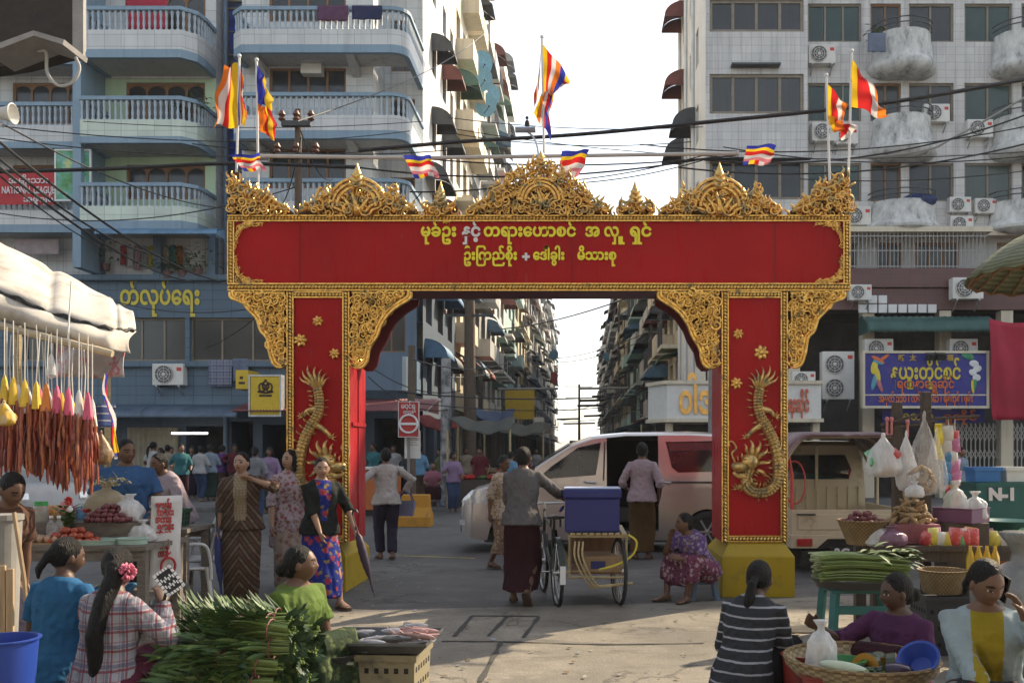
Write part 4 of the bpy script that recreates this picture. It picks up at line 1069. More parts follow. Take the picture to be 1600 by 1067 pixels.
# unseen hall added behind the camera to block sky light on the fronts
mh=thing('added_sky_blocker','unseen hall added behind the viewer to block sky light','building',(0,-9,0));q=MB();wall_open(q,-30,30,0,13,0,[(x,x+2.2,z,z+1.8) for x in range(-28,27,5) for z in (4.5,8.5)]);q.poly([(-30,0,13),(30,0,13),(30,-12,13),(-30,-12,13)]);q.build('wall',greyw,mh);q=MB();q.box((-30,-.6,0),(30,-.5,13));q.build('back_wall',interior,mh)
# ------------------------------------------------------------------ morning haze
q=MB();q.box((-70,-32,-1),(70,420,45));hz_o=q.build('haze',None,None)
hm=bpy.data.materials.new('haze_air');hm.use_nodes=True;t_=hm.node_tree;t_.nodes.remove(t_.nodes['Principled BSDF']);pv=t_.nodes.new('ShaderNodeVolumePrincipled');pv.inputs['Density'].default_value=.0005;pv.inputs['Color'].default_value=(.9,.93,.97,1);pv.inputs['Anisotropy'].default_value=.3
t_.links.new(pv.outputs[0],t_.nodes['Material Output'].inputs['Volume']);hz_o.data.materials.clear();hz_o.data.materials.append(hm);hz_o['kind']='stuff';hz_o['label']='thin pale haze filling the street';hz_o['category']='haze'
# ------------------------------------------------------------------ vehicles
champ=mat('champagne_car_paint',(.48,.43,.4),.2,.6,var=.04,scale=1.5,coat=.8)
cream_p=mat('cream_truck_paint',(.52,.45,.31),.45,col2=(.3,.22,.13),c2amt=.64,scale=4,coat=.1)
silver_p=mat('white_van_paint',(.26,.26,.26),.35,.1,var=.1,coat=.4)
tyre=mat('tyre_rubber',(.022,.022,.023),.8,var=.3,scale=14,bump=.2);rim_m=mat('alloy_rim',(.4,.4,.41),.35,.8,var=.15)
lampm=mat('clear_headlamp',(.55,.56,.55),.12,.3,var=.25,scale=20,coat=.8);redlamp=mat('red_tail_lamp',(.35,.02,.02),.25,var=.2,coat=.5)
carglass=mat('car_glass',(.018,.02,.022),.06,var=.6,scale=2,spec=.7)
trim=mat('black_plastic_trim',(.03,.03,.032),.5,var=.2)
def wheel(parent,c,r,wdt=.2,axis='y',rim=rim_m):
 """wheel of radius r; c at its centre, outer face on the -axis side"""
 M=Matrix.Identity(3) if axis=='y' else Matrix.Rotation(R(90),3,'Z')
 prof=[(.62,-.5),(.66,-.56),(.86,-.55),(.97,-.42),(1.0,-.2),(1.0,.2),(.97,.42),(.86,.5),(.6,.5)]
 mb=MB();n=24
 mb.rings([[tuple(Vector(c)+M @ Vector((r*p*math.cos(2*math.pi*k/n),wdt*q,r*p*math.sin(2*math.pi*k/n)))) for k in range(n)] for p,q in prof])
 t=mb.build('tyre',tyre,parent,True)
 mb=MB();mb.rings([[tuple(Vector(c)+M @ Vector((r*p*math.cos(2*math.pi*k/n),wdt*q,r*p*math.sin(2*math.pi*k/n)))) for k in range(n)] for p,q in ((.64,-.5),(.6,-.42),(.5,-.2))],cap=False)
 for k in range(6):
  a=2*math.pi*k/6;d=Vector((math.cos(a),0,math.sin(a)));mb.bar(Vector(c)+M @ (d*r*.1+Vector((0,-wdt*.42,0))),Vector(c)+M @ (d*r*.62+Vector((0,-wdt*.46,0))),r*.16,.03)
 mb.ell(Vector(c)+M @ Vector((0,-wdt*.42,0)),r*.16,r*.1,r*.16,10,6);mb.build('rim',rim,t,True)
 return t
class Shell:
 """car body from stations along x (nose at x=0): roof line, half widths by height, wheel arches"""
 def __init__(s,L,top,hw,plan,wheels,sill=.2,r=.37,belt=1.0,tumble=.14):
  s.L,s.top,s.hw,s.plan,s.wheels,s.sill,s.r,s.belt,s.tumble=L,top,hw,plan,wheels,sill,r,belt,tumble
 def bottom(s,x):
  z=s.sill+.12*max(0,1-x/.35)**2+.12*max(0,1-(s.L-x)/.3)**2
  for w_ in s.wheels:
   if abs(x-w_)<s.r:z=max(z,.31+math.sqrt(s.r**2-(x-w_)**2))
  return z
 def half(s,x,z):
  p=interp(s.plan,x)*s.hw
  if z<.45:p *= 1-.1*((.45-z)/.45)**2
  if z>s.belt:p -= s.tumble*((z-s.belt)/.85)**1.3
  elif z>.55:p -= .02*(z-.55)
  return p
 def ring(s,x):
  zt=interp(s.top,x);zb=min(s.bottom(x),zt-.1);out=[]
  zs=[zb+(zt-.06-zb)*k/11 for k in range(12)]
  right=[(s.half(x,z),z) for z in zs]
  h=right[-1][0];arc=[(h-.05,zt-.022),(h-.14,zt-.006),(h*.5,zt+.008),(0,zt+.012)]
  half=right+arc
  out=[(x,-y,z) for y,z in half]+[(x,y,z) for y,z in half[::-1][1:]]
  return out
 def mesh(s,nx=90,hole=None):
  mb=MB();xs=[s.L*(k/nx) for k in range(nx+1)];rings=[s.ring(x) for x in xs];n=len(rings[0])
  for r in rings:mb.v += r
  for i in range(nx):
   for j in range(n-1):
    a=i*n+j;q=(a,a+1,a+n+1,a+n)
    c=[sum(mb.v[k][m] for k in q)/4 for m in range(3)]
    if hole and hole(*c):continue
    mb.face(q)
  mb.face([j for j in range(n)]);mb.face([nx*n+j for j in range(n)][::-1])
  return mb
 def panel(s,pts,off=.004,side=-1,n=7):
  """polygon of (x, z) laid on the body side; subdivided so that it follows the curve"""
  bm=bmesh.new();vs=[bm.verts.new((x,0,z)) for x,z in pts];bm.faces.new(vs)
  bmesh.ops.triangulate(bm,faces=bm.faces);bmesh.ops.subdivide_edges(bm,edges=bm.edges,cuts=n,use_grid_fill=True)
  for v in bm.verts:v.co.y=side*(s.half(v.co.x,v.co.z)+off)
  bm.verts.ensure_lookup_table();mb=MB();mb.v=[tuple(v.co) for v in bm.verts]
  for f in bm.faces:mb.face([v.index for v in f.verts])
  bm.free();return mb
def band_front(sh,z0,z1,y0,y1,off=.006,n=10):
 """strip laid on the nose: for each y finds the station where the half width reaches |y|"""
 def fn(u,v):
  y=lerp(y0,y1,u);z=lerp(z0,z1,v);x=0
  while x<1.2 and (sh.half(x,z)<abs(y) or interp(sh.top,x)<z):x += .01
  return (x-off,y,z)
 mb=MB();mb.grid(fn,n,5);return mb
# --- champagne van behind the arch (nose to the left)
vd=14.8;vx=(715-CX)*vd/F
van=thing('minivan','champagne coloured minivan with its sliding door open, parked behind the gateway','van')
VT=[(0,.72),(.08,.86),(.25,1.0),(.6,1.1),(.95,1.18),(1.3,1.42),(1.75,1.7),(2.1,1.82),(2.6,1.87),(3.6,1.88),(4.5,1.84),(4.75,1.74),(4.9,1.3)]
VP=[(0,.62),(.06,.76),(.2,.88),(.5,.97),(1.0,1.0),(4.2,1.0),(4.7,.95),(4.9,.86)]
sh=Shell(4.9,VT,.9,VP,(.86,3.85))
vm=lambda px,py:((px-715)*vd/F,H-(py-CY)*vd/F)
hx0,hx1=vm(949,0)[0],vm(1031,0)[0]
mb=sh.mesh(98,lambda x,y,z:y<0 and hx0<x<hx1 and .32<z<1.78 and y<-.5)
body=mb.build('body',champ,van,True,angle=38,solid=.0)
def pan(name,pts,m,off=.005,par=None):return sh.panel([vm(*p) for p in pts],off).build(name,m,par or van,True)
pan('front_side_window',[(838,749),(862,728),(903,699),(939,691),(931,742)],carglass)
pan('rear_side_window',[(1041,690),(1150,688),(1150,736),(1060,738),(1050,730)],carglass)
rcw=mat('red_curtain_reflection',(.12,.012,.015),.7,var=.25);pan('curtain_reflection',[(1044,692),(1150,691),(1150,702),(1048,704)],rcw,.008)  # red curtain reflection painted as a strip over the rear glass
pan('sliding_door_track',[(1034,752),(1180,752),(1180,755),(1034,755)],trim)
pan('door_seam',[(944,690),(946.5,690),(941,838),(938.5,838)],trim,.003)
pan('sill_moulding',[(800,822),(938,822),(938,826),(800,826)],champ,.02)
for x in (927,1044):
 q=MB();a=vm(x-14,753);b2=vm(x+4,754);q.tube([(a[0],-sh.half(*a)-.005,a[1]),(a[0]+.03,-sh.half(*a)-.05,a[1]),(b2[0]-.03,-sh.half(*b2)-.05,b2[1]),(b2[0],-sh.half(*b2)-.005,b2[1])],.018,6);q.build('door_handle',rim_m,van,True)
# windscreen on the sloping nose
def ws_pt(u,v):
 x=lerp(1.02,1.72,v);z=interp(VT,x);h=sh.half(x,z)-.1;return (x-.012,lerp(-h,h,u),z+.024-.01*abs(u-.5))
q=MB();q.grid(ws_pt,10,8);q.build('windscreen',carglass,van,True)
pan('quarter_window',[(806,744),(836,726),(834,747),(815,749)],carglass)
for s_ in (-1,1):
 q=band_front(sh,.76,.97,s_*.52,s_*.86,.012);q.build('headlight',lampm,van,True)
 q=band_front(sh,.42,.5,s_*.55,s_*.72,.012);q.build('fog_lamp',lampm,van,True)
q=band_front(sh,.68,.86,-.45,.45,.012,12);q.build('grille',trim,van,True)
q=band_front(sh,.3,.4,-.6,.6,.012,12);q.build('bumper_intake',trim,van,True)
q=MB();a=vm(828,748);q.ell((a[0],-sh.half(*a)-.12,a[1]+.02),.07,.1,.09,10,8);q.cyl((a[0],-sh.half(*a),a[1]-.04),(a[0],-sh.half(*a)-.08,a[1]-.02),.02,6);q.build('mirror',champ,van,True)
for x in (.86,3.85):
 wheel(van,(x,-.78,.33),.33,.22);wheel(van,(x,.78,.33),.33,.22)
 q=MB();q.cyl((x,-.6,.33),(x,.6,.33),.36,20);q.build('wheel_well',trim,van)
q=MB();q.box((.4,-.78,.16),(4.6,.78,.3));q.build('underbody',trim,van)
q=MB();q.box((hx0-.1,-.8,.34),(hx1+.1,.8,.37));q.box((hx0-.6,.5,.3),(hx1+.6,.55,1.75));q.build('cabin_floor',dark,van)
seatm=mat('dark_car_seat',(.05,.048,.045),.85,var=.2)
for x in (1.55,2.25,3.3):
 for y in (-.4,.4):
  q=MB();q.box((x,y-.27,.45),(x+.5,y+.27,.68));q.obox((x+.55,y,1.0),.08,.25,.36,Matrix.Rotation(R(12),3,'Y'));q.obox((x+.66,y,1.45),.05,.13,.1);q.build('car_seat',seatm,van,bevel=.04)
for x in (1.9,):
 q=MB();q.tube([(x-.62,-.35+.18*math.cos(a),1.05+.18*math.sin(a)) for a in [6.2832*k/16 for k in range(17)]],.015,6);q.build('steering_wheel',trim,van)
rebase(van,(2.45,0,0));van.location=(vx+2.45,vd+.9,0)
# --- pickup seen from behind
pk=thing('pickup_truck','cream pickup truck with a canopy frame, seen from behind right of the gateway','truck')
pd=12.45;pxm=F/pd
def T(px,py):p=P(px,py,pd);return p.x,p.z
xl,zt_=T(1237,796);xr=xl+1.52;zb_=T(0,858)[1]
q=MB();q.box((xl,pd,.5),(xr,pd+.05,zt_));q.box((xl+.08,pd-.012,.56),(xr-.08,pd-.0005,zt_-.06));tg=q.build('tailgate',cream_p,pk,bevel=.012)
q=MB();q.tube([(xl+.06,pd-.03,zt_-.06),(xl+.3,pd-.03,zt_-.06)],.012,6);q.build('latch',trim,tg)
q=MB();q.box((xl,pd+.05,.5),(xl+.05,pd+1.75,zt_));q.box((xr-.05,pd+.05,.5),(xr,pd+1.75,zt_));q.box((xl+.05,pd+.05,.5),(xr-.05,pd+1.75,.56));q.build('cargo_bed',cream_p,pk,bevel=.008)
# body rear skirt with lamp recesses and centre notch
zs=.5
pts=[(xl-.02,zs),(xl-.02,.32),(xl+.32,.32),(xl+.46,.44),(xr-.46,.44),(xr-.32,.32),(xr+.02,.32),(xr+.02,zs)]
q=MB();q.prism([(a,pd-.03,b_) for a,b_ in pts],(0,.3,0));q.build('rear_skirt',cream_p,pk,bevel=.01)
for x0 in (xl+.06,xr-.26):q=MB();q.box((x0,pd-.05,.35),(x0+.2,pd-.028,.45));q.build('tail_light',redlamp,pk,bevel=.008)
q=MB();q.box((xl+.5,pd-.0,.16),(xr-.5,pd+.02,.33));pq=q.build('number_plate',trim,pk)
text('plate_number','2G-34',letw,.17,((xl+xr)/2,pd-.012,.2),.42,.006,.004,pq)
q=MB()
q.box((xl+.1,pd+.1,.3),(xr-.1,pd+3.0,.42));q.cyl((xl+.2,pd+.55,.3),(xr-.2,pd+.55,.3),.07,10);q.ell(((xl+xr)/2,pd+.55,.3),.16,.16,.16);q.build('chassis',trim,pk)
for x in (xl+.1,xr-.1):
 for y in (pd+.55,pd+2.9):wheel(pk,(x,y,.29),.29,.19 if x<4 else -.19,'x')
# cab
cw0,cw1=xl+.02,xr-.02;cy0=pd+1.8;zc_=1.72
prof=[(0,.5),(0,1.25),(.1,zc_-.06),(.22,zc_),(.95,zc_+.02),(1.15,zc_-.04),(1.5,1.12),(1.62,.9),(1.65,.45)]
q=MB()
for k,ins in enumerate((0,)):
 pass
def cabring(x,ins):return [(x,cy0+u,z) for u,z in prof]
def inset(z):return .12*max(0,(z-1.0)/.75)**1.2
ring=lambda f:[(lerp(cw0+inset(z),cw1-inset(z),f),cy0+u,z) for u,z in prof]
q.rings([ring(f) for f in (0,.04,.5,.96,1)],cap=True);cab=q.build('cab',cream_p,pk,True,angle=30)
q=MB();q.prism([(cw0+.26,cy0-.0,1.16),(cw1-.26,cy0,1.16),(cw1-.22,cy0+.0,1.3),(cw1-.3,cy0+.06,1.52),(cw0+.3,cy0+.06,1.52),(cw0+.22,cy0,1.3)],(0,-.012,0));q.build('rear_window',carglass,cab,bevel=.004)
q=MB();q.box(((cw0+cw1)/2-.02,cy0-.03,1.0),((cw0+cw1)/2+.02,cy0-.013,1.62));q.build('window_bar',cream_p,cab)
q=MB()
for k in range(9):q.box((cw0+.12+k*.155,cy0-.02,.6),(cw0+.16+k*.155,cy0-.001,1.05))
q.build('panel_rib',cream_p,cab)
# canopy roof on red and white posts
can=mat('worn_maroon_canopy',(.12,.07,.08),.55,col2=(.3,.26,.25),c2amt=.55,scale=2.5);postm=mat('red_white_post',(.5,.06,.05),.5,var=.2)
def canopy(u,v):
 x=lerp(xl-.14,xr+.14,u);e=abs(2*u-1);z=1.83-.38*max(0,(e-.55)/.45)**2.2
 return (x,pd-.1+v*2.3,z-.05*(2*v-1)**2)
q=MB();q.grid(canopy,24,8);q.build('canopy_roof',can,pk,True,solid=.03)
q=MB()
for y in (pd+.02,pd+1.1,pd+2.1):q.tube([(lerp(xl-.1,xr+.1,u),y,canopy(u,.5)[2]-.06) for u in [k/16 for k in range(17)]],.018,6)
for yy in (.2,.6):q.cyl((xl+.3,pd+.02,1.78),(xl+.3,pd+2.1,1.78),.015,6)
q.build('canopy_hoop',cream_p,pk)
for x,y in ((xl+.01,pd+.03),(xr-.01,pd+.03),(xl+.01,pd+1.3),(xr-.01,pd+1.3)):
 q=MB();q.tube([(x,y,zt_),(x,y,1.25),(x-.04 if x<3.5 else x+.04,y,1.5)],.022,8);q.build('post',postm if y<pd+.5 else cream_p,pk)
q=MB()
for z in (.98,1.12,1.26):q.cyl((xl+.01,pd+.03,z),(xl+.01,pd+1.7,z),.013,6)
q.build('side_rail',steel,pk)
q=MB();q.tube([(xl+.05+.14*math.sin(a),pd+.06,1.17+.28*math.cos(a)) for a in [6.2832*k/20 for k in range(21)]],.012,5);q.build('hanging_hoop',postm,pk)
rebase(pk,((xl+xr)/2,pd+1.6,0))
# --- white van on the far left, behind the stall
wv=thing('van','white van parked behind the sausage stall on the far left','van')
s2=Shell(4.4,[(0,.8),(.1,1.0),(.5,1.12),(.8,1.25),(1.4,1.85),(2.0,1.97),(4.2,1.97),(4.4,1.7)],.84,[(0,.75),(.2,.93),(.6,1),(4.2,1),(4.4,.94)],(.8,3.4),belt=1.05)
s2.mesh(70).build('body',silver_p,wv,True,angle=38)
for s_ in (-1,1):
 s2.panel([(1.25,1.2),(1.62,1.78),(2.15,1.82),(2.15,1.2)],.005,s_).build('side_window',carglass,wv,True)
 s2.panel([(2.3,1.2),(2.3,1.82),(4.0,1.82),(4.0,1.2)],.005,s_).build('side_window',carglass,wv,True)
 band_front(s2,.72,.86,s_*.45,s_*.76,.012).build('headlight',lampm,wv,True)
q=MB();q.grid(lambda u,v:(lambda x:(x-.012,lerp(-1,1,u)*(s2.half(x,interp(s2.top,x))-.1),interp(s2.top,x)+.02))(lerp(.86,1.36,v)),10,6);q.build('windscreen',carglass,wv,True)
for x in (.8,3.4):
 for y in (-.72,.72):wheel(wv,(x,y,.32),.32,.2)
 q=MB();q.cyl((x,-.55,.33),(x,.55,.33),.36,16);q.build('wheel_well',trim,wv)
wv.rotation_euler=(0,0,R(150));wv.location=(-9.1,16.6,0)
# --- cargo trishaw (bicycle with a sidecar), heading away
tri=thing('cargo_trishaw','bicycle trishaw with a battered sidecar carrying a blue cooler','trishaw')
chain=mat('dark_bike_enamel',(.03,.035,.03),.4,.4,var=.3);chrome=mat('worn_chrome',(.5,.5,.48),.3,.9,var=.25,scale=12);bamb=mat('weathered_bamboo',(.36,.28,.15),.6,var=.35,scale=5,stretch=(3,3,14));ysl=mat('yellow_rope',(.55,.45,.05),.7,var=.2)
leath=mat('black_saddle',(.025,.024,.024),.5,var=.2)
def bwheel(name,c,r=.335,head=0,wide=.02):
 """spoked wheel in the plane that holds the heading and z; head = direction angle from +y"""
 f=Vector((-math.sin(head),math.cos(head),0));ax=Vector((math.cos(head),math.sin(head),0));c=Vector(c);n=32
 q=MB();q.tube([c+f*r*math.cos(a)+Vector((0,0,r*math.sin(a))) for a in [2*math.pi*k/n for k in range(n+1)]],.021,8,cap=False);t=q.build('wheel',tyre,tri,True)
 q=MB();q.tube([c+f*(r-.025)*math.cos(a)+Vector((0,0,(r-.025)*math.sin(a))) for a in [2*math.pi*k/n for k in range(n+1)]],.011,6,cap=False);q.build('rim',chrome,t,True)
 q=MB()
 for k in range(28):a=2*math.pi*k/28;q.tube([c+ax*(.03 if k % 2 else -.03),c+f*(r-.02)*math.cos(a+.15)+Vector((0,0,(r-.02)*math.sin(a+.15)))],.0022,3)
 q.build('spokes',chrome,t);q=MB();q.cyl(c-ax*.05,c+ax*.05,.028,10);q.build('hub',chrome,t,True)
 return f,ax
rw=Vector((-.245,9.85,.335));fw=Vector((-.43,10.9,.335));hd=math.atan2(.185,1.05)
bwheel('rear',rw,.335,hd);bwheel('front',fw,.335,hd);sc_=Vector((.39,9.95,.335));bwheel('side',sc_,.335,hd)
f=Vector((-math.sin(hd),math.cos(hd),0));up=Vector((0,0,1));ax=Vector((math.cos(hd),math.sin(hd),0))
st=rw+f*.22+up*.42;bb=rw+f*.42-up*.04;hd_t=fw-f*.12+up*.5;hd_b=fw-f*.06+up*.32
q=MB()
for a,b_ in ((st,bb),(st,hd_t),(bb,hd_b),(hd_t+up*.1,hd_b),(bb,rw),(st,rw)):q.tube([a,b_],.016,8)
for s_ in (-1,1):q.tube([hd_b+ax*.03*s_,fw+ax*.05*s_],.012,6);q.tube([st+ax*.02*s_,rw+ax*.06*s_],.01,6)
q.build('frame',chain,tri,True)
q=MB();hb=hd_t+up*.16;q.tube([hd_t,hb,hb+f*.05],.013,6);q.tube(smooth_path([hb+f*.05-ax*.02,hb+f*.04-ax*.2,hb-f*.1-ax*.28,hb-f*.24-ax*.27],4),.012,6);q.tube(smooth_path([hb+f*.05,hb+f*.04+ax*.2,hb-f*.1+ax*.28,hb-f*.24+ax*.27],4),.012,6);q.build('handlebar',chrome,tri,True)
q=MB();sd_=st+up*.14;q.rings([[sd_+f*u+ax*wv_*c+up*(.0+.02*s) for c,s in [(math.cos(a),math.sin(a)) for a in [6.2832*k/10 for k in range(10)]]] for u,wv_ in ((-.15,.05),(-.13,.1),(-.06,.11),(.02,.06),(.12,.03),(.15,.015))]);q.tube([st,sd_],.014,6)
for s_ in (-1,1):q.tube([sd_-f*.1+ax*.05*s_-up*(.02+.02*(k % 2))-up*.012*k for k in range(6)],.012,5)
q.build('saddle',leath,tri,True)
q=MB();n=16;q.rings([[rw+f*(.365*math.cos(a))+up*.365*math.sin(a)+ax*o for o in (-.032,-.02,.02,.032)] for a in [R(20)+R(160)*k/n for k in range(n+1)]],cap=False,closed=False);q.build('mudguard',chain,tri,True,solid=.004)
q=MB();q.obox(rw-f*.37+up*.02,.028,.006,.09,Matrix.Rotation(hd,3,'Z'));q.build('rear_reflector',whitep,tri)
q=MB();q.tube([bb+ax*.07+Vector((0,0,0))+(f*math.cos(a)+up*math.sin(a))*.09 for a in [6.2832*k/16 for k in range(17)]],.006,4);q.tube([bb-ax*.1-f*.12-up*.1,bb-ax*.1,bb+ax*.1,bb+ax*.1+f*.12+up*.1],.01,5);q.tube([bb+ax*.07+up*.09,rw+ax*.05+up*.035],.006,4);q.tube([bb+ax*.07-up*.09,rw+ax*.05-up*.035],.006,4);q.build('chain_and_crank',chrome,tri)
# sidecar frame: two rails, deck of slats, bent front guards
zA,zB=.72,.3
x0,x1=-.12,.46;y0,y1=9.72,10.75
q=MB()
for x in (x0,x1):q.tube([(x,y0,zA),(x,y1,zA)],.016,6);q.tube([(x,y0+.05,zB),(x,y1,zB)],.014,6)
for y in (y0,y0+.35,y1):q.tube([(x0,y,zA),(x1,y,zA)],.014,6)
for y in (y0+.05,y1):q.tube([(x0,y,zB),(x1,y,zB)],.014,6);q.tube([(x0,y,zB),(x0,y,zA)],.012,6);q.tube([(x1,y,zB),(x1,y,zA)],.012,6)
for x in (x0+.06,x0+.1,x0+.14):q.tube(smooth_path([(x,y0-.02,zA-.05),(x+.0,y0-.1,.5),(x+.14,y0-.06,.24),(x+.3,y0-.03,.22)],4),.01,6)
q.tube([(x0+.2,y0-.04,.21),(x1+.06,y0-.02,.25)],.016,6)
for y in (rw.y-.03,rw.y+.25):q.tube([(rw.x+.03,y,rw.z+(.0 if y<rw.y else .3)),(x0,y,zB+.05)],.013,6)
q.tube([(x0,sc_.y,sc_.z),(sc_.x,sc_.y,sc_.z)],.016,6)
q.build('sidecar_frame',bamb,tri,True)
q=MB()
for k in range(9):q.box((x0+.01+k*.065,y0-.03,zA+.016),(x0+.055+k*.065,y1+.02,zA+.036))
q.build('slatted_deck',bamb,tri)
q=MB();q.box((x0+.02,y1-.02,zB),(x1-.02,y1,zA));q.box((x0+.02,y0+.2,zB+.012),(x1-.02,y1,zB+.03));q.build('lower_tray',wood,tri)
q=MB();q.tube(smooth_path([(x1+.02,y0-.02,zA+.02),(x1+.1,y0-.05,zA-.05),(x1+.06,y0-.05,zA-.18),(x1-.1,y0-.05,zA-.28),(x0+.3,y0-.05,zA-.33)],5),.011,5);q.build('yellow_cord',ysl,tri,True)
rebase(tri,(.05,10.2,0))
coolm=mat('blue_cooler_plastic',(.014,.02,.13),.4,var=.1,scale=3)
t=thing('cooler_box','large blue cooler box on the trishaw deck','cooler')
q=MB();q.box((-.165,9.74,zA+.038),(.39,10.2,1.1));q.build('box',coolm,t,bevel=.015)
q=MB();q.box((-.185,9.72,1.1),(.41,10.22,1.2));q.build('lid',coolm,t,bevel=.02)
q=MB();q.box((-.175,9.725,1.2005),(.4,10.215,1.207));q.build('lid_edge',mat('pale_blue_plastic',(.3,.34,.5),.5,var=.1),t)
q=MB();q.tube([(-.185,9.82,1.0),(-.215,9.86,.97),(-.215,10.05,.97),(-.185,10.1,1.0)],.014,6);q.build('handle',coolm,t);rebase(t,(.11,9.97,zA+.037))
card=mat('brown_cardboard',(.3,.2,.11),.8,var=.2,scale=5)
t=thing('cardboard_box','brown cardboard box with a blue label under the trishaw deck','box');q=MB();q.box((.02,9.9,zB+.032),(.42,10.4,zB+.2));q.build('carton',card,t,bevel=.008);q=MB();q.box((.1,9.893,zB+.07),(.25,9.899,zB+.15));q.build('label',coolm,t);rebase(t,(.22,10.15,zB+.031))
# ------------------------------------------------------------------ people
def remesh(o,voxel,smooth=3,fac=.5):
 md=o.modifiers.new('r','REMESH');md.mode='VOXEL';md.voxel_size=voxel;md.use_smooth_shade=True
 if smooth:sm=o.modifiers.new('s','SMOOTH');sm.factor=fac;sm.iterations=smooth
 dg=bpy.context.evaluated_depsgraph_get();me=bpy.data.meshes.new_from_object(o.evaluated_get(dg))
 old=o.data;o.modifiers.clear();o.data=me;bpy.data.meshes.remove(old)
 return o
def wrinkle(o,amp,freq=(14,14,5),seed=0,ztop=None,zneck=None):
 me=o.data;sv=Vector((seed*3.7,seed*1.3,seed*2.1));fr=Vector(freq)
 nr=[v.normal.copy() for v in me.vertices]
 for v,n in zip(me.vertices,nr):
  p=Vector((v.co.x*fr.x,v.co.y*fr.y,v.co.z*fr.z))+sv
  k=noise.noise(p)*.6+(.35-abs(noise.noise(p*1.6+sv)))*.9+noise.noise(p*2.7)*.2
  if ztop is not None:k *= max(0,min(1,(ztop-v.co.z)/.2))
  if zneck is not None:k *= max(0,min(1,(zneck-v.co.z)/.14))
  v.co += n*amp*k
 me.update()
SKINS={'tan':(.19,.105,.066),'brown':(.12,.062,.038),'deep':(.075,.04,.026),'light':(.3,.18,.12)}
def skin(k):return mat('skin_'+k,SKINS[k],.5,var=.08,scale=8,sub=.05,spec=.35)
hairm=mat('black_hair',(.006,.005,.0045),.55,var=.4,scale=30,stretch=(7,7,1),bump=1.0,bscale=24,spec=.22)
greyhair=mat('dark_grey_hair',(.035,.033,.032),.45,var=.4,scale=30,bump=.5,bscale=50)
lipm=mat('lips',(.24,.075,.06),.45,var=.1);eyem=mat('dark_eyes',(.02,.014,.01),.3,var=0);eyew=mat('eye_white',(.5,.47,.42),.35,var=0)
sandal=mat('dark_sandal',(.05,.03,.022),.7,var=.2)
def cloth(name,col,var=.18,**k):
 col=tuple(c*.62 for c in col)
 return mat('cloth_'+name,col,k.pop('rough',.85),0,var,k.pop('scale',5),k.pop('bump',.25),28,spec=.15,**k)
def pattern_cloth(name,kind,cols,sc=1.0):
 key='cloth_'+name;cols=[tuple(c*.62 for c in q_) for q_ in cols]
 if key in MATS:return MATS[key]
 m,t,b=new_mat(key,.85,0,.15);v=coords(t);s=sep(t,v)
 if kind=='floral':
  c=cols[0]
  for k,cc in enumerate(cols[1:]):
   vo=N(t,'ShaderNodeTexVoronoi');vo.inputs['Scale'].default_value=(11+6*k)*sc;nn=N(t,'ShaderNodeTexNoise');nn.inputs['Scale'].default_value=30*sc;mx=mixc(t,.04,v,nn.outputs['Color'],'ADD');t.links.new(v,nn.inputs['Vector']);t.links.new(mx,vo.inputs['Vector'])
   c=mixc(t,ramp(t,vo.outputs['Distance'],[(.3-.04*k,(1,1,1)),(.42-.04*k,(0,0,0))]),c,cc)
 elif kind=='stripes':       # horizontal stripes: cols = base, stripe
  w_=math_n(t,'FRACT',math_n(t,'MULTIPLY',s[2],15*sc));c=ramp(t,w_,[(0,cols[0]),(.8,cols[0]),(.82,cols[1]),(1,cols[1])],'CONSTANT')
 elif kind=='plaid':
  c=cols[0]
  for ax,off in ((0,0),(2,.3)):
   src=math_n(t,'ADD',s[0],s[1]) if ax==0 else s[2]
   w_=math_n(t,'FRACT',math_n(t,'MULTIPLY',src,10*sc));f=ramp(t,w_,[(0,(.75,)*3),(.13,(0,)*3),(.5,(.45,)*3),(.57,(0,)*3)],'CONSTANT');f2=ramp(t,w_,[(0,(0,)*3),(.2,(.6,)*3),(.4,(0,)*3)],'CONSTANT')
   c=mixc(t,f,c,cols[1]);c=mixc(t,f2,c,cols[2])
 elif kind=='batik':         # diagonal chevron bands
  d=math_n(t,'ADD',math_n(t,'MULTIPLY',math_n(t,'ABSOLUTE',s[0]),1.4),s[2]);w_=math_n(t,'FRACT',math_n(t,'MULTIPLY',d,7*sc))
  c=ramp(t,w_,[(0,cols[0]),(.35,cols[1]),(.5,cols[2]),(.62,cols[0]),(.8,cols[3])]);n2=noise_n(t,v,40,3);c=mixc(t,ramp(t,n2,[(.5,(0,)*3),(.6,(.5,)*3)]),c,cols[0])
 elif kind=='check':
  w1=math_n(t,'FRACT',math_n(t,'MULTIPLY',math_n(t,'ADD',s[0],s[1]),22*sc));w2=math_n(t,'FRACT',math_n(t,'MULTIPLY',s[2],22*sc));c=mixc(t,ramp(t,w1,[(0,(.7,)*3),(.3,(0,)*3)],'CONSTANT'),cols[0],cols[1]);c=mixc(t,ramp(t,w2,[(0,(.5,)*3),(.3,(0,)*3)],'CONSTANT'),c,cols[1])
 n=noise_n(t,v,6,5);c=mixc(t,ramp(t,n,[(.3,(.3,)*3),(.6,(0,)*3)]),c,(.02,.02,.02),'MIX') if False else c
 if not hasattr(c,'is_linked'):b.inputs['Base Color'].default_value=(*c,1)
 else:t.links.new(c,b.inputs['Base Color'])
 bp=N(t,'ShaderNodeBump');bp.inputs['Strength'].default_value=.25;bp.inputs['Distance'].default_value=.02;t.links.new(noise_n(t,v,25,4),bp.inputs['Height']);t.links.new(bp.outputs[0],b.inputs['Normal'])
 return m
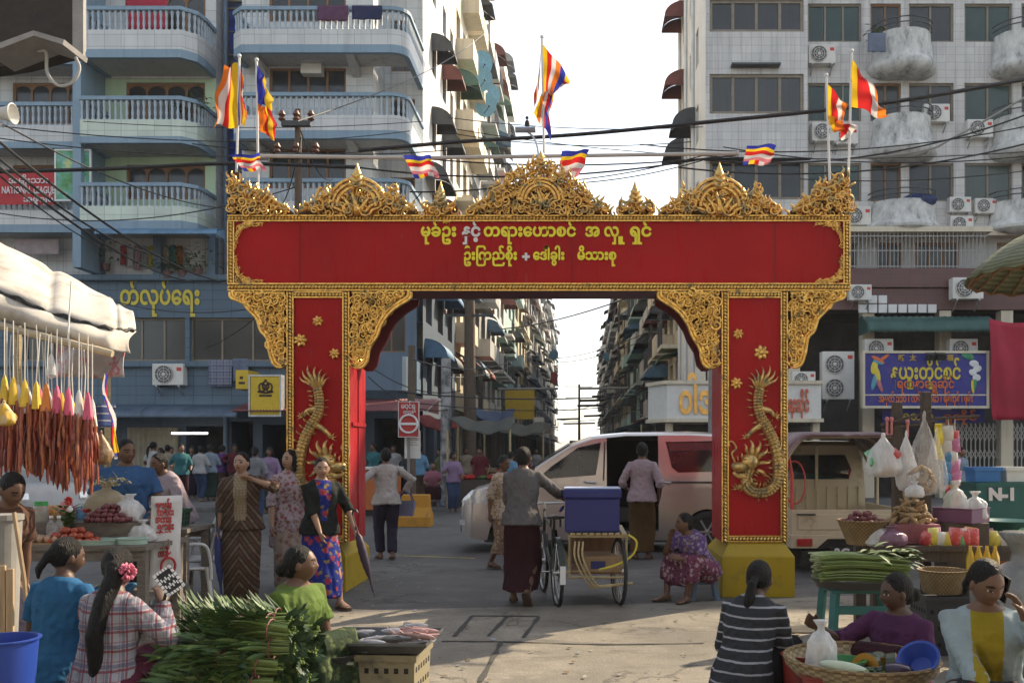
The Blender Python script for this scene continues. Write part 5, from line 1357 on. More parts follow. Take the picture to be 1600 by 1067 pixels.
def ik(a,c,l1,l2,pole):
 a,c=Vector(a),Vector(c);d=c-a;L=min(d.length,(l1+l2)*.999);d.normalize();c=a+d*L
 x=(l1*l1-l2*l2+L*L)/(2*L);h=math.sqrt(max(1e-6,l1*l1-x*x));p=Vector(pole);p=p-d*p.dot(d)
 if p.length<1e-5:p=Vector((0,-1,0))-d*Vector((0,-1,0)).dot(d)
 p.normalize();return a+d*x+p*h,c
def frame3(fwd,up):
 f=Vector(fwd).normalized();u=Vector(up);u=(u-f*u.dot(f)).normalized();r=f.cross(u);return r,f,u
def hand_mesh(mb,wr,dirn,palm,side,s,curl_=.5,point=False,fine=True):
 """five-fingered hand: wr wrist, dirn along the hand, palm = palm normal, side = +1 when the thumb lies along dirn x palm"""
 d=Vector(dirn).normalized();n=Vector(palm);n=(n-d*n.dot(d)).normalized();t=d.cross(n)*side
 pl=.085*s
 mb.rings([[wr+d*u*pl+t*a*w_+n*b*h_ for a,b in [(math.cos(q),math.sin(q)) for q in [6.2832*k/10 for k in range(10)]]] for u,w_,h_ in ((-.15,.026*s,.02*s),(.15,.034*s,.018*s),(.6,.04*s,.015*s),(1.02,.038*s,.012*s))])
 if not fine:
  mb.tube([wr+d*pl*.9,wr+d*pl*1.4+n*.02*s,wr+d*pl*1.7+n*.05*s],[.03*s,.027*s,.016*s],8,flat=.5);mb.tube([wr+d*pl*.2+t*.03*s,wr+d*pl*.9+t*.05*s+n*.02*s],[.013*s,.01*s],6);return
 for k,(off,ln) in enumerate(((.029,.066),(.0105,.074),(-.0085,.069),(-.0265,.054))):
  p=wr+d*pl*.97+t*off*s;a=curl_*(.75+.12*k);dd=d.copy();pts=[p-d*.012*s];spread=t*(off*1.2)
  if point and k==0:a=.1
  for q,fr in enumerate((.45,.32,.23)):
   ang=a*(q+.6)*.8;v=(d*math.cos(ang)+n*math.sin(ang)+spread*(1 if q==0 else 0)).normalized();pts.append(pts[-1]+v*ln*fr*s*(1.15 if q==0 else 1))
  mb.tube(pts,[.0092*s,.009*s,.0082*s,.0068*s],8)
 th=[wr+d*.018*s+t*.024*s,wr+d*.045*s+t*.046*s+n*.012*s,wr+d*.072*s+t*.052*s+n*(.02+.012*curl_)*s,wr+d*.094*s+t*(.05-.012*curl_)*s+n*(.028+.02*curl_)*s]
 mb.tube(th,[.0135*s,.0115*s,.0098*s,.0075*s],8)
def person(label,loc,face,H_=1.58,posture=None,pelvis=None,lean=(2,4),side=0,head=(0,0),LH=None,RH=None,LE=None,RE=None,LF=None,RF=None,LK=None,RK=None,
   top=None,sleeve='short',bottom='longyi',bcol=None,skin_='tan',hair='bun',near=2,shoes=True,hem=.0,palm=None,curl_=.5,build_=1.0,extra=None,group=None,hairmat=None,twist=0,front=None,skirt_to=.1,neckline=.0,fwdoff=0):
 """posed figure; local axes: -y is forward, +x the figure's left, z up. Heading 0 faces the camera, 90 the right of the picture."""
 s=H_/1.6;vox={3:.0062,2:.0095,1:.016,0:.022}[near];fine=near >= 2
 root=thing('person',label,'person',loc,R(face),group)
 fw=lambda x,f,z:Vector((x*s,-f*s,z*s))
 ph=pelvis if pelvis is not None else .87
 pel=fw(0,fwdoff,ph)
 l0,l1=R(lean[0]),R(lean[1]);pts=[pel];n=8;L=.5*s
 dirs=[]
 for k in range(n):
  a=lerp(l0,l1,(k+.5)/n);v=Vector((math.sin(R(side)),-math.sin(a),math.cos(a)*math.cos(R(side)))).normalized();dirs.append(v);pts.append(pts[-1]+v*L/n)
 dirs.append(dirs[-1])
 def sp(u):
  f=max(0,min(1,u))*n;i=min(int(f),n-1);return pts[i].lerp(pts[i+1],f-i)+(dirs[0]*(u*L) if u<0 else dirs[-1]*((u-1)*L) if u>1 else Vector())
 def fr(u):
  i=min(max(int(u*n),0),n);up=dirs[i];tw=R(twist)*max(0,min(1,u));r=Vector((math.cos(tw),math.sin(tw),0));r=(r-up*r.dot(up)).normalized();f=up.cross(r);return r,f,up      # f points backwards when r is the figure's left
 B=build_
 def ring(u,hw,hd,off=0,m=16,g=0.0):
  c=sp(u);r,bk,up=fr(u);c=c-bk*off*s
  return [c+r*(hw*s*B+g)*math.cos(a)+bk*(hd*s*B+g)*math.sin(a) for a in [6.2832*k/m for k in range(m)]]
 tor=[(-.16,.1,.08,0),(-.06,.155,.11,0),(.06,.168,.118,-.005),(.2,.15,.105,.005),(.36,.132,.095,.01),(.55,.142,.105,.022),(.72,.158,.112,.022),(.84,.16,.1,.012),(.92,.142,.084,.004),(.98,.105,.068,0),(1.03,.07,.056,0),(1.08,.05,.05,.004)]
 mb=MB();mb.rings([ring(*q) for q in tor])
 sr,sb,su=fr(.93)
 shc=sp(.885)
 joints={}
 for nm,sg in (('L',1),('R',-1)):joints['S'+nm]=shc+sr*sg*.152*s*B-su*.005*s
 hr_,hb_,hu_=fr(0)
 for nm,sg in (('L',1),('R',-1)):joints['H'+nm]=pel+hr_*sg*.088*s*B-hu_*.03*s
 # head
 neck0=sp(1.0);hd_,hp_=R(head[0]),R(head[1]);neckdir=(su*.8+Vector((0,0,1))*.6).normalized()
 hc=neck0+neckdir*.135*s-sb*.022*s
 Rh=Matrix.Rotation(hd_,3,'Z') @ Matrix.Rotation(hp_,3,'X')     # pitch > 0 looks down (rotates -y towards -z)
 HR=Rh @ Matrix.Rotation(0,3,'Z')
 hs=s*.98
 mb.tube([neck0-su*.03*s,neck0+neckdir*.05*s,hc-HR @ Vector((0,-.008,.05))*hs],[.056*s,.047*s,.05*s],12)
 def hpt(p):return hc+HR @ (Vector(p)*hs)
 hv=[];HN,HM=26,20
 for i in range(HM+1):
  th=max(.03,min(math.pi-.03,math.pi*i/HM));rg=[]
  for j in range(HN):
   phi=6.2832*j/HN;x=math.sin(th)*math.cos(phi);y=math.sin(th)*math.sin(phi);z=-math.cos(th)
   X,Y,Z=x*.076,y*.096,z*.112
   if z<0:X *= 1-.34*(-z)**1.6;Y *= 1-.2*(-z)**2;Y -= .014*(-z)**1.5
   fr_=max(0,-y)**2
   if fr_>0:
    Y -= fr_*(.024*math.exp(-(X/.013)**2-((Z+.022)/.018)**2)+.012*math.exp(-(X/.01)**2-((Z+.002)/.022)**2))
    Y += fr_*.011*(math.exp(-((abs(X)-.032)/.016)**2-((Z-.006)/.013)**2))
    Y -= fr_*(.004*math.exp(-((Z-.03)/.012)**2)+.008*math.exp(-(X/.022)**2-((Z+.056)/.01)**2)+.008*math.exp(-(X/.02)**2-((Z+.092)/.014)**2))
    Y -= fr_*.006*math.exp(-((abs(X)-.042)/.016)**2-((Z+.028)/.018)**2)
   rg.append(hpt((X,Y,Z)))
  hv.append(rg)
 mb.rings(hv)
 if fine:
  for sg in (1,-1):mb.ell(hpt((sg*.075,.008,-.008)),.012*hs,.02*hs,.031*hs,8,6,HR @ Matrix.Rotation(R(25*sg),3,'Z'))
 # limbs
 ua,fa,thl,shl=.275*s,.245*s,.405*s,.395*s
 defL,defR=(.2,.07,ph-.13),(-.2,.07,ph-.13)
 arms={}
 for nm,sg,tgt,el in (('L',1,LH or defL,LE),('R',-1,RH or defR,RE)):
  a=joints['S'+nm];e,wpt=ik(a,fw(*tgt),ua,fa,fw(*(el or (sg*.5,-.8,-.2))));arms[nm]=(a,e,wpt)
  mb.tube([a.lerp(shc,.25),a,a.lerp(e,.3),a.lerp(e,.7),e,e.lerp(wpt,.3),e.lerp(wpt,.7),wpt],[.05*s*B,.054*s*B,.048*s*B,.042*s*B,.037*s,.038*s,.03*s,.024*s],10)
  dv=(wpt-e).normalized();pn=fw(*(palm[nm] if palm and nm in palm else (-sg*.9,.25,-.2)))
  if near >= 1:hand_mesh(mb,wpt,dv,pn,1 if (dv.cross(pn)).dot(fw(0,.6,.4))>0 else -1,s,curl_,fine=fine)
 legs={}
 for nm,sg,tgt,kn in (('L',1,LF or (.085,.0,.075),LK),('R',-1,RF or (-.085,.0,.075),RK)):
  a=joints['H'+nm];k,an=ik(a,fw(*tgt),thl,shl,fw(*(kn or (sg*.12,1,0))));legs[nm]=(a,k,an)
  mb.tube([a,a.lerp(k,.3),a.lerp(k,.7),k,k.lerp(an,.3),k.lerp(an,.65),an],[.088*s*B,.082*s*B,.064*s*B,.054*s,.056*s,.042*s,.034*s],12)
  tilt=0
  fdir=fw(sg*.18,1,0).normalized()
  if tgt[2]>.12:fdir=fw(sg*.1,.55,-.84).normalized() if tgt[1]<0 else fw(sg*.1,.9,.2).normalized()
  r_,f_,u_=frame3(fdir,(0,0,1));hz=.07*s
  def fring(v,w_,h_,c_):return [an+f_*v*s+u_*(c_*s-hz)+r_*w_*s*math.cos(q)+u_*h_*s*math.sin(q) for q in [6.2832*k_/10 for k_ in range(10)]]
  mb.rings([fring(-.055,.02,.022,.028),fring(-.04,.03,.032,.036),fring(.0,.032,.045,.05),fring(.06,.038,.032,.036),(fring(.13,.046,.018,.022)),fring(.165,.042,.014,.018),fring(.185,.025,.009,.014)])
  legs[nm] += (f_,r_,u_,hz)
 sk=skin(skin_)
 o=mb.build('body',sk,root,True);remesh(o,vox,2 if near >= 2 else 1)
 me=o.data
 me.materials.clear()
 for m_ in (sk,lipm,eyem,eyew,hairm):me.materials.append(m_)
 if near >= 1:
  inv=HR.inverted()
  for p in me.polygons:
   q=inv @ (p.center-hc)/hs
   if q.y>-.05 or abs(q.z)>.12 or q.length>.16:continue
   x,z=abs(q.x),q.z;grow=1 if near >= 3 else 1.15 if near==2 else 1.5
   if ((x-.032)/.0125/grow)**2+((z-.006)/.0062/grow)**2<1:p.material_index=2 if near<3 or abs(x-.032)<.0085 else 3
   elif ((x-.033)/.02)**2+((z-.0275+.12*(x-.033))/.0046/grow)**2<1:p.material_index=4
   elif (q.x/.023)**2+((z+.057)/.0085)**2<1:p.material_index=1
 me.polygons.foreach_set('use_smooth',[True]*len(me.polygons))
 cv=vox*1.25
 seed=rnd.randint(0,99)
 # top garment
 if top is not None:
  q=MB();g=.013*s;ht=-.14-hem
  q.rings([ring(ht,.176,.132,0,16,g*3.0),ring(-.02,.174,.126,0,16,g*2.4)]+[ring(u,a,b,c,16,g*(2.2 if u<.15 else 1.7)) for u,a,b,c in tor[2:8]]+[ring(.98-neckline*.4,.108,.072,0,16,g*1.5),ring(1.03-neckline,.074,.06,0,16,g*.8)])
  for nm in 'LR':
   a,e,w_=arms[nm]
   if sleeve=='none':continue
   end={'short':[a.lerp(e,.4),a.lerp(e,.72)],'half':[a.lerp(e,.5),e,e.lerp(w_,.18)],'long':[a.lerp(e,.4),a.lerp(e,.75),e,e.lerp(w_,.3),e.lerp(w_,.65),e.lerp(w_,.93)],'rolled':[a.lerp(e,.4),a.lerp(e,.75),e,e.lerp(w_,.3)]}[sleeve]
   rr={'short':[.058,.064],'half':[.057,.054,.057],'long':[.057,.053,.053,.05,.044,.04],'rolled':[.06,.056,.054,.056]}[sleeve]
   q.tube([a.lerp(shc,.35),a+su*.004]+end,[.05*s*B,.06*s*B]+[r_*s*(B*.5+.5) for r_ in rr],12)
  c=q.build('top',top,root,True);remesh(c,cv,2);wrinkle(c,.018*s,(11,11,8),seed,None,neck0.z)
  if near >= 2:wrinkle(c,.007*s,(28,28,20),seed+3,None,neck0.z)
  if front:      # open jacket or contrasting front panel
   c.data.materials.append(front[0])
   for p in c.data.polygons:
    f_=(p.center.z-pel.z)/(neck0.z-pel.z)
    if p.normal.y<-.25 and abs(p.center.x-sp(max(0,f_)).x)<lerp(front[1],front[2],f_)*s and p.center.z>front[3]*s and f_<1.02:p.material_index=1
 # lower garment
 if bottom in ('longyi','skirt'):
  hl=[]
  for nm in 'LR':hl.append(legs[nm])
  P_=[]
  def blob(c,r,fl=1.0):
   for i in range(5):
    th=math.pi*(i+.5)/5
    for j in range(10):a=6.2832*j/10;P_.append(Vector(c)+Vector((r*math.sin(th)*math.cos(a),r*math.sin(th)*math.sin(a),r*fl*math.cos(th))))
  q=MB();low=skirt_to
  rg=[]
  if posture in ('squat','sit'):
   # a tube round each thigh and shin, bridged by a hull between knees and hips
   for a,k,an,*_ in hl:q.tube([a,a.lerp(k,.5),k,k.lerp(an,.35),k.lerp(an,.8-low)],[.125*s*B,.112*s*B,.092*s,.095*s,.09*s],12)
   for a in (0,.5,1.0):pass
   la,lk,lan=hl[0][:3];ra,rk,ran=hl[1][:3]
   for u in (.25,.5,.75,1.0):
    q.tube([la.lerp(lk,u),ra.lerp(rk,u)],[.09*s,.09*s],10)
   for u in (.15,.35,.55):q.tube([lk.lerp(lan,u),rk.lerp(ran,u)],[.07*s,.07*s],10)
   q.rings([ring(-.2,.15,.12,0,16,.02*s),ring(-.08,.165,.118,0,16,.02*s),ring(.08,.165,.115,0,16,.014*s),ring(.2,.152,.108,0,16,.012*s)])
  else:
   rg=[ring(.2,.15,.105,.005,20,.01*s),ring(.06,.168,.118,0,20,.012*s),ring(-.06,.165,.12,0,20,.014*s)]
   for u in (.15,.35,.6,.8,1.0):
    zz=[]
    cs=[]
    for a,k,an,*_ in hl:
     z=lerp(pel.z-.08*s,(low+.02)*s,u)
     cs.append(a.lerp(k,max(0,min(1,(a.z-z)/max(1e-3,a.z-k.z)))) if z>k.z else k.lerp(an,max(0,min(1,(k.z-z)/max(1e-3,k.z-an.z)))))
    z=lerp(pel.z-.08*s,(low+.02)*s,u)
    mx=(cs[0]+cs[1])/2;hw=abs(cs[0].x-cs[1].x)/2+lerp(.095,.075,u)*s*B;hd=abs(cs[0].y-cs[1].y)/2+lerp(.118,.1,u)*s*B
    rg.append([Vector((mx.x+hw*math.cos(a),mx.y+hd*math.sin(a),z)) for a in [6.2832*k_/20 for k_ in range(20)]])
   r0=rg[0];q.rings(rg)
  c=q.build('longyi' if bottom=='longyi' else 'skirt',bcol,root,True);remesh(c,cv,3);wrinkle(c,.022*s,(9,9,2.2),seed+5,pel.z)
  if near >= 2:wrinkle(c,.005*s,(24,24,7),seed+8)
 elif bottom in ('trousers','shorts'):
  q=MB();q.rings([ring(.2,.15,.105,.005,16,.01*s),ring(.05,.168,.118,0,16,.012*s),ring(-.07,.165,.12,0,16,.012*s),ring(-.2,.11,.09,0,16,.01*s)])
  for nm in 'LR':
   a,k,an=legs[nm][:3];pl_=[a,a.lerp(k,.4),k]+([k.lerp(an,.4),k.lerp(an,.92)] if bottom=='trousers' else []);q.tube(pl_,[.105*s*B,.098*s*B,.078*s,.074*s,.07*s][:len(pl_)],12)
  c=q.build('trousers',bcol,root,True);remesh(c,cv,2);wrinkle(c,.012*s,(14,14,6),seed+5,pel.z)
 # hair
 q=MB()
 ec=(0,.018,.024);q.ell(hpt(ec),.0815*hs,.0985*hs,.104*hs,20,14,HR)
 def hp2(p):return hpt(p)
 if hair in ('bun','low_bun'):q.ell(hp2((0,.125,.03 if hair=='bun' else -.035)),.05*hs,.042*hs,.046*hs,12,8,HR);q.ell(hp2((0,.07,-.04)),.06*hs,.045*hs,.05*hs,12,8,HR)
 elif hair=='bob':
  for sg in (1,-1):q.tube([hp2((sg*.058,-.012,.07)),hp2((sg*.077,-.004,.0)),hp2((sg*.078,.0,-.07)),hp2((sg*.066,.01,-.135))],[.022*hs,.028*hs,.03*hs,.018*hs],10)
  q.tube([hp2((0,.085,.03)),hp2((0,.09,-.05)),hp2((0,.07,-.14))],[.07*hs,.075*hs,.05*hs],12)
 elif hair=='pony':q.ell(hp2((0,.095,.0)),.03*hs,.03*hs,.03*hs,10,6,HR);q.tube([hp2((0,.1,.0)),hp2((.015,.14,-.05)),hp2((.03,.14,-.16)),hp2((.035,.12,-.27)),hp2((.03,.11,-.33))],[.022*hs,.03*hs,.034*hs,.028*hs,.01*hs],10)
 elif hair=='long':
  b0=hp2((-.02,.1,-.04));zz=Vector((0,0,-1));back=sb*.042
  q.tube([hp2((-.01,.085,.03)),b0,b0+zz*.14*s+back*1.6*s,b0+zz*.33*s+back*3.0*s,b0+zz*.55*s+back*2.6*s,b0+zz*.72*s+back*2.4*s],[.05*hs,.05*hs,.052*hs,.047*hs,.038*hs,.012*hs],12)
 elif hair=='tied':q.ell(hp2((0,.11,-.01)),.035*hs,.035*hs,.04*hs,10,6,HR);q.tube([hp2((0,.12,-.02)),hp2((.0,.15,-.09)),hp2((0,.14,-.15))],[.026*hs,.024*hs,.008*hs],8)
 elif hair=='short':q.ell(hp2((0,.045,-.035)),.066*hs,.062*hs,.05*hs,12,8,HR)
 if hair != 'none':
  if near >= 1:c=q.build('hair',hairmat or hairm,root,True);remesh(c,cv,2);wrinkle(c,.0035*s,(60,60,12),seed)
  else:q.build('hair',hairmat or hairm,root,True)
 if shoes and near >= 1:
  for nm in 'LR':
   a,k,an,f_,r_,u_,hz=legs[nm];q=MB()
   base=an-u_*(hz+.004*s)
   q.rings([[base+f_*v*s+r_*w_*s*x+u_*y for x,y in ((-1,-.012*s),(1,-.012*s),(1,.006*s),(-1,.006*s))] for v,w_ in ((-.062,.02),(-.045,.034),(.03,.036),(.12,.047),(.175,.036),(.192,.016))])
   for sg in (-1,1):q.tube([base+f_*.12*s+u_*.03*s,base+f_*.08*s+r_*sg*.03*s+u_*.05*s,base+f_*.03*s+r_*sg*.042*s+u_*.012*s],.007*s,6)
   q.build('sandal',sandal,root,bevel=0)
 root_info=dict(arms=arms,legs=legs,head=hc,HR=HR,s=s,sp=sp,fr=fr,hpt=hpt,root=root)
 return root_info
def wpos(info,p):return info['root'].matrix_basis @ Vector(p)
# ---- people, placed by where their feet (or seat) are in the photograph
def at(px,d):return ((px-CX)*d/F,d,0)
dcol=lambda n,c,**k:cloth(n,c,**k)
maroonl=dcol('maroon_longyi',(.045,.012,.018));white_s=dcol('white_shirt',(.5,.48,.46),scale=3);pinkish=dcol('pale_pink_shirt',(.46,.38,.42),scale=3)
navy=dcol('navy_longyi',(.035,.03,.055));olive=dcol('olive_brown_longyi',(.11,.065,.025))
greysh=dcol('grey_shirt',(.15,.14,.14))
batik=pattern_cloth('brown_batik','batik',[(.05,.035,.028),(.14,.09,.055),(.17,.06,.055),(.22,.17,.12)],1.1)
floral_pale=pattern_cloth('pale_floral','floral',[(.5,.4,.44),(.36,.09,.12),(.3,.2,.1)],1.6)
floral_blue=pattern_cloth('blue_floral','floral',[(.018,.035,.26),(.4,.05,.08),(.3,.22,.1)],1.0)
# man pushing the trishaw
person('man in grey shirt and dark maroon longyi pushing the cargo trishaw',at(815,9.98),174,1.62,lean=(6,16),head=(-4,4),RH=(-.44,.4,1.02),LH=(.16,.42,.92),LF=(.1,.1,.075),RF=(-.1,-.22,.15),top=greysh,sleeve='rolled',bottom='longyi',bcol=maroonl,skin_='brown',hair='short',near=2,skirt_to=.14,palm={'R':(0,.4,-1)})
# man at the van door
person('man in white shirt and olive brown longyi standing at the open van door',at(1003,14.0),172,1.68,lean=(2,4),RH=(-.24,.02,.86),LH=(.22,.18,.95),top=pinkish,sleeve='rolled',bottom='longyi',bcol=olive,skin_='brown',hair='short',near=2,skirt_to=.09)
# man walking left with a basket
bi=person('man in white shirt and dark trousers walking with a blue woven basket',at(604,14.0),200,1.6,lean=(3,5),head=(-6,0),LH=(.42,.1,1.0),RH=(-.27,.1,.98),RE=(-.7,-.3,0),LF=(.07,.1,.075),RF=(-.07,-.08,.08),top=white_s,sleeve='long',bottom='trousers',bcol=navy,skin_='brown',hair='short',near=2)
# woman crossing in the pale print dress
person('woman in pale yellow printed blouse and skirt crossing before the van',at(781,12.9),62,1.5,lean=(4,6),head=(-10,14),LH=(.18,.2,.82),RH=(-.2,-.04,.8),LF=(.06,.2,.08),RF=(-.06,-.12,.1),top=pattern_cloth('pale_yellow_print','floral',[(.55,.5,.4),(.4,.3,.12),(.3,.15,.1)],2),sleeve='half',bottom='skirt',bcol=pattern_cloth('beige_print','floral',[(.3,.2,.15),(.5,.42,.2),(.15,.07,.06)],1.7),skin_='brown',hair='low_bun',near=2,skirt_to=.2,hem=.15)
# three women walking together
w1=person('woman in brown batik dress touching her neck, a furled umbrella in hand',at(378,10.0),12,1.55,lean=(1,3),head=(-16,-4),LH=(.14,.16,1.33),LE=(.9,.3,-.3),RH=(-.24,.05,.74),LF=(.08,.05,.075),RF=(-.08,-.06,.075),front=(pattern_cloth('beige_lace','check',[(.4,.32,.2),(.24,.18,.12)],1.5),.06,.065,.9),top=batik,sleeve='half',bottom='skirt',bcol=batik,skin_='light',hair='low_bun',near=2,skirt_to=.05,build_=1.12)
person('woman in pale floral blouse with bobbed hair, in the middle of the three',at(452,10.5),28,1.58,lean=(2,4),head=(-58,-6),LH=(.2,.1,.76),RH=(-.2,.1,.8),LF=(.08,.08,.075),RF=(-.08,-.05,.075),top=floral_pale,sleeve='half',bottom='skirt',bcol=pattern_cloth('pale_longyi','floral',[(.42,.33,.3),(.3,.16,.12),(.4,.3,.2)],1.2),skin_='light',hair='bob',near=2,hem=.5,skirt_to=.1)
w3=person('woman in black cardigan and blue flowered skirt carrying a folded umbrella',at(500,9.75),34,1.5,lean=(3,5),head=(-14,6),LH=(.3,.22,.86),LE=(.7,-.5,-.2),RH=(-.06,.2,.8),LF=(.12,.3,.075),RF=(-.09,-.2,.1),front=(floral_blue,.02,.085,.95),top=dcol('black_cardigan',(.02,.024,.022)),sleeve='half',bottom='skirt',bcol=floral_blue,skin_='light',hair='low_bun',near=2,skirt_to=.12,build_=1.06)
person('woman in grey blue top half hidden behind the flowered skirt woman',at(494,11.4),20,1.6,lean=(2,3),head=(-8,0),top=dcol('slate_top',(.11,.12,.17)),sleeve='short',bottom='longyi',bcol=dcol('dark_plum_longyi',(.06,.03,.05)),skin_='tan',hair='bob',near=1)
# woman in purple squatting on a blue stool beside the pillar
sq=person('woman in purple flowered blouse on a low stool, hand at her mouth',at(1099,10.3),-52,1.5,posture='sit',pelvis=.33,lean=(24,36),head=(-20,2),RH=(-.1,.42,.72),RE=(-.4,.2,-.9),LH=(.1,.46,.5),LF=(.12,.38,.075),RF=(-.14,.44,.075),LK=(.3,.3,1),RK=(-.3,.3,1),top=pattern_cloth('purple_print','floral',[(.16,.09,.3),(.45,.35,.5),(.4,.3,.1)],1.8),sleeve='short',bottom='longyi',bcol=pattern_cloth('pink_print','floral',[(.22,.06,.12),(.5,.35,.38),(.07,.03,.06)],1.6),skin_='brown',hair='bun',near=2,build_=1.12,skirt_to=.25)
# left market
person('man in blue t-shirt with a shoulder strap standing behind the sausage stall',at(196,9.15),30,1.68,lean=(4,8),head=(20,4),RH=(-.2,.3,.95),LH=(.2,.3,.95),top=dcol('blue_tshirt',(.05,.13,.3)),sleeve='short',bottom='trousers',bcol=navy,skin_='brown',hair='short',near=2,build_=1.2)
person('man in pale pink shirt leaning over the table behind the stall',at(283,10.6),-38,1.6,lean=(14,34),head=(10,8),RH=(-.3,.46,.82),LH=(.26,.28,.8),top=pinkish,sleeve='long',bottom='longyi',bcol=maroonl,skin_='brown',hair='short',near=2)
pl_=person('seated woman in red and white plaid shirt with very long hair',at(160,4.95),152,1.52,posture='sit',pelvis=.4,lean=(4,10),head=(34,8),RH=(-.1,.3,.82),RE=(-.6,.1,-.9),LH=(.14,.32,.52),LF=(.14,.4,.075),RF=(-.14,.42,.075),top=pattern_cloth('plaid','plaid',[(.36,.36,.4),(.22,.03,.045),(.1,.1,.17)],1.05),sleeve='long',bottom='longyi',bcol=dcol('dark_rose_longyi',(.1,.02,.04)),skin_='deep',hair='long',near=3,build_=1.06,hem=.1)
person('woman in blue t-shirt seated beside the plaid shirt',at(84,5.35),165,1.5,posture='sit',pelvis=.43,lean=(4,12),head=(-26,12),RH=(-.2,.3,.5),LH=(.2,.3,.5),LF=(.14,.4,.075),RF=(-.14,.42,.075),top=dcol('teal_blue_tshirt',(.03,.14,.3)),sleeve='short',bottom='longyi',bcol=dcol('dark_red_longyi',(.13,.02,.03)),skin_='deep',hair='tied',near=3,hem=.1)
gs=person('woman in green v-neck top seated behind the greens, looking away to the right',at(452,5.85),62,1.52,posture='sit',pelvis=.33,lean=(6,10),head=(34,-2),RH=(-.02,.34,.34),LH=(.24,.18,.2),LE=(.7,-.4,-.2),LF=(.14,.4,.075),RF=(-.14,.42,.075),top=dcol('leaf_green_top',(.13,.2,.045)),sleeve='short',bottom='longyi',bcol=pattern_cloth('dark_green_print','floral',[(.03,.05,.025),(.12,.15,.06),(.05,.07,.03)],1.5),skin_='brown',hair='low_bun',near=3,build_=1.12,neckline=.02)
person('dark haired vendor bent forward at the far left edge',at(-14,6.6),60,1.55,posture='stand',pelvis=.8,lean=(14,34),head=(0,30),top=dcol('brown_top',(.12,.06,.04)),sleeve='short',bottom='longyi',bcol=navy,skin_='brown',hair='short',near=2,LF=(.14,.4,.075),RF=(-.14,.42,.075))
# right market
st_=person('woman in dark striped top with a ponytail squatting in the lower right',at(1160,5.5),148,1.52,posture='squat',pelvis=.3,lean=(16,34),head=(10,16),RH=(-.08,.44,.4),LH=(.1,.42,.4),LF=(.12,.28,.075),RF=(-.13,.3,.075),LK=(.3,.6,1),RK=(-.3,.6,1),top=pattern_cloth('dark_stripes','stripes',[(.045,.047,.055),(.42,.42,.46)],1.15),sleeve='half',bottom='trousers',bcol=dcol('black_trousers',(.018,.018,.022)),skin_='deep',hair='pony',near=3,hem=.12)
ps=person('vendor in plum blouse seated behind the flat basket, reaching out',at(1412,5.6),-48,1.5,posture='sit',pelvis=.2,lean=(4,10),head=(-30,8),RH=(-.34,.44,.62),RE=(-.4,-.2,-.9),LH=(.12,.36,.35),LF=(.14,.4,.075),RF=(-.14,.42,.075),top=dcol('plum_blouse',(.1,.03,.09)),sleeve='half',bottom='longyi',bcol=maroonl,skin_='deep',hair='low_bun',near=3,build_=1.05,neckline=.02)
wp=person('young woman in pale blue jacket over a yellow top, talking on a phone',at(1538,4.75),-18,1.55,posture='sit',pelvis=.36,lean=(4,14),head=(30,22),LH=(.15,.3,.86),LE=(.5,.1,-1),RH=(-.02,.44,.46),LF=(.14,.42,.075),RF=(-.14,.44,.075),front=(dcol('mustard_top',(.36,.27,.02)),.07,.075,.2),top=dcol('pale_blue_jacket',(.36,.44,.46),scale=3),sleeve='long',bottom='longyi',bcol=pattern_cloth('black_floral','floral',[(.02,.022,.026),(.25,.24,.22),(.22,.05,.05)],.9),skin_='brown',hair='tied',near=3,build_=1.08,hem=.05,neckline=.02)
phm=mat('black_phone',(.012,.012,.014),.25,var=0)
hp=wp['arms']['L'][2];t=thing('phone','black phone held to the ear of the woman in pale blue','phone');q=MB();c=wpos(wp,wp['hpt']((.092,-.02,-.02)));q.obox(c,.006,.032,.065,Matrix.Rotation(R(12),3,'Z') @ Matrix.Rotation(R(20),3,'X'));q.build('case',phm,t,bevel=.004);rebase(t,c)
# flower in the plaid woman's hair
fm=mat('pink_petal',(.5,.13,.2),.7,var=.25,scale=20);t=thing('hair_flower','big pink carnation pinned in the plaid woman\'s hair','flower');q=MB();c=wpos(pl_,pl_['hpt']((-.075,.085,-.02)))
for k in range(90):
 v=Vector((rnd.gauss(0,1),rnd.gauss(0,1),rnd.gauss(0,1))).normalized();M=v.to_track_quat('Z','Y').to_matrix();q.ell(c+v*.036,.014,.006,.016,6,4,M @ Matrix.Rotation(rnd.random()*6,3,'Z'))
q.build('petals',fm,t,True);rebase(t,c)
# umbrellas, basket, bag
umb=mat('navy_umbrella_cloth',(.04,.05,.18),.6,var=.25,scale=9);umb2=mat('black_purple_umbrella',(.03,.015,.035),.55,var=.25,scale=9)
def umbrella(a,b_,m,label):
 a,b_=Vector(a),Vector(b_);t=thing('umbrella',label,'umbrella');q=MB();m_=18;d=(b_-a);pts=[a+d*k/m_ for k in range(m_+1)]
 q.tube(pts,[.012+.035*math.sin(min(1,k/m_*1.25)*math.pi)**.8*(.85+.15*(k % 2)) if k>2 else .012 for k in range(m_+1)],10);q.build('canopy',m,t,True)
 q=MB();h=a-d.normalized()*.12;q.tube([a,h],.008,6);q.tube(smooth_path([h,h+Vector((.0,0,.03)),h+Vector((.03,0,.05)),h+Vector((.05,0,.02))],4),.011,6);q.cyl(b_,b_+d.normalized()*.05,.005,6);q.build('handle',trim,t,True);rebase(t,b_)
hand=wpos(w1,w1['arms']['R'][2]);umbrella((hand.x,hand.y-.03,hand.z+.04),(hand.x+.04,hand.y-.02,.06),umb,'furled navy umbrella held by the woman in batik')
hand=wpos(w3,w3['arms']['L'][2]);umbrella((hand.x+.03,hand.y-.05,hand.z+.02),(hand.x+.22,hand.y-.1,.17),umb2,'half folded dark purple umbrella hanging from the flowered woman\'s arm')
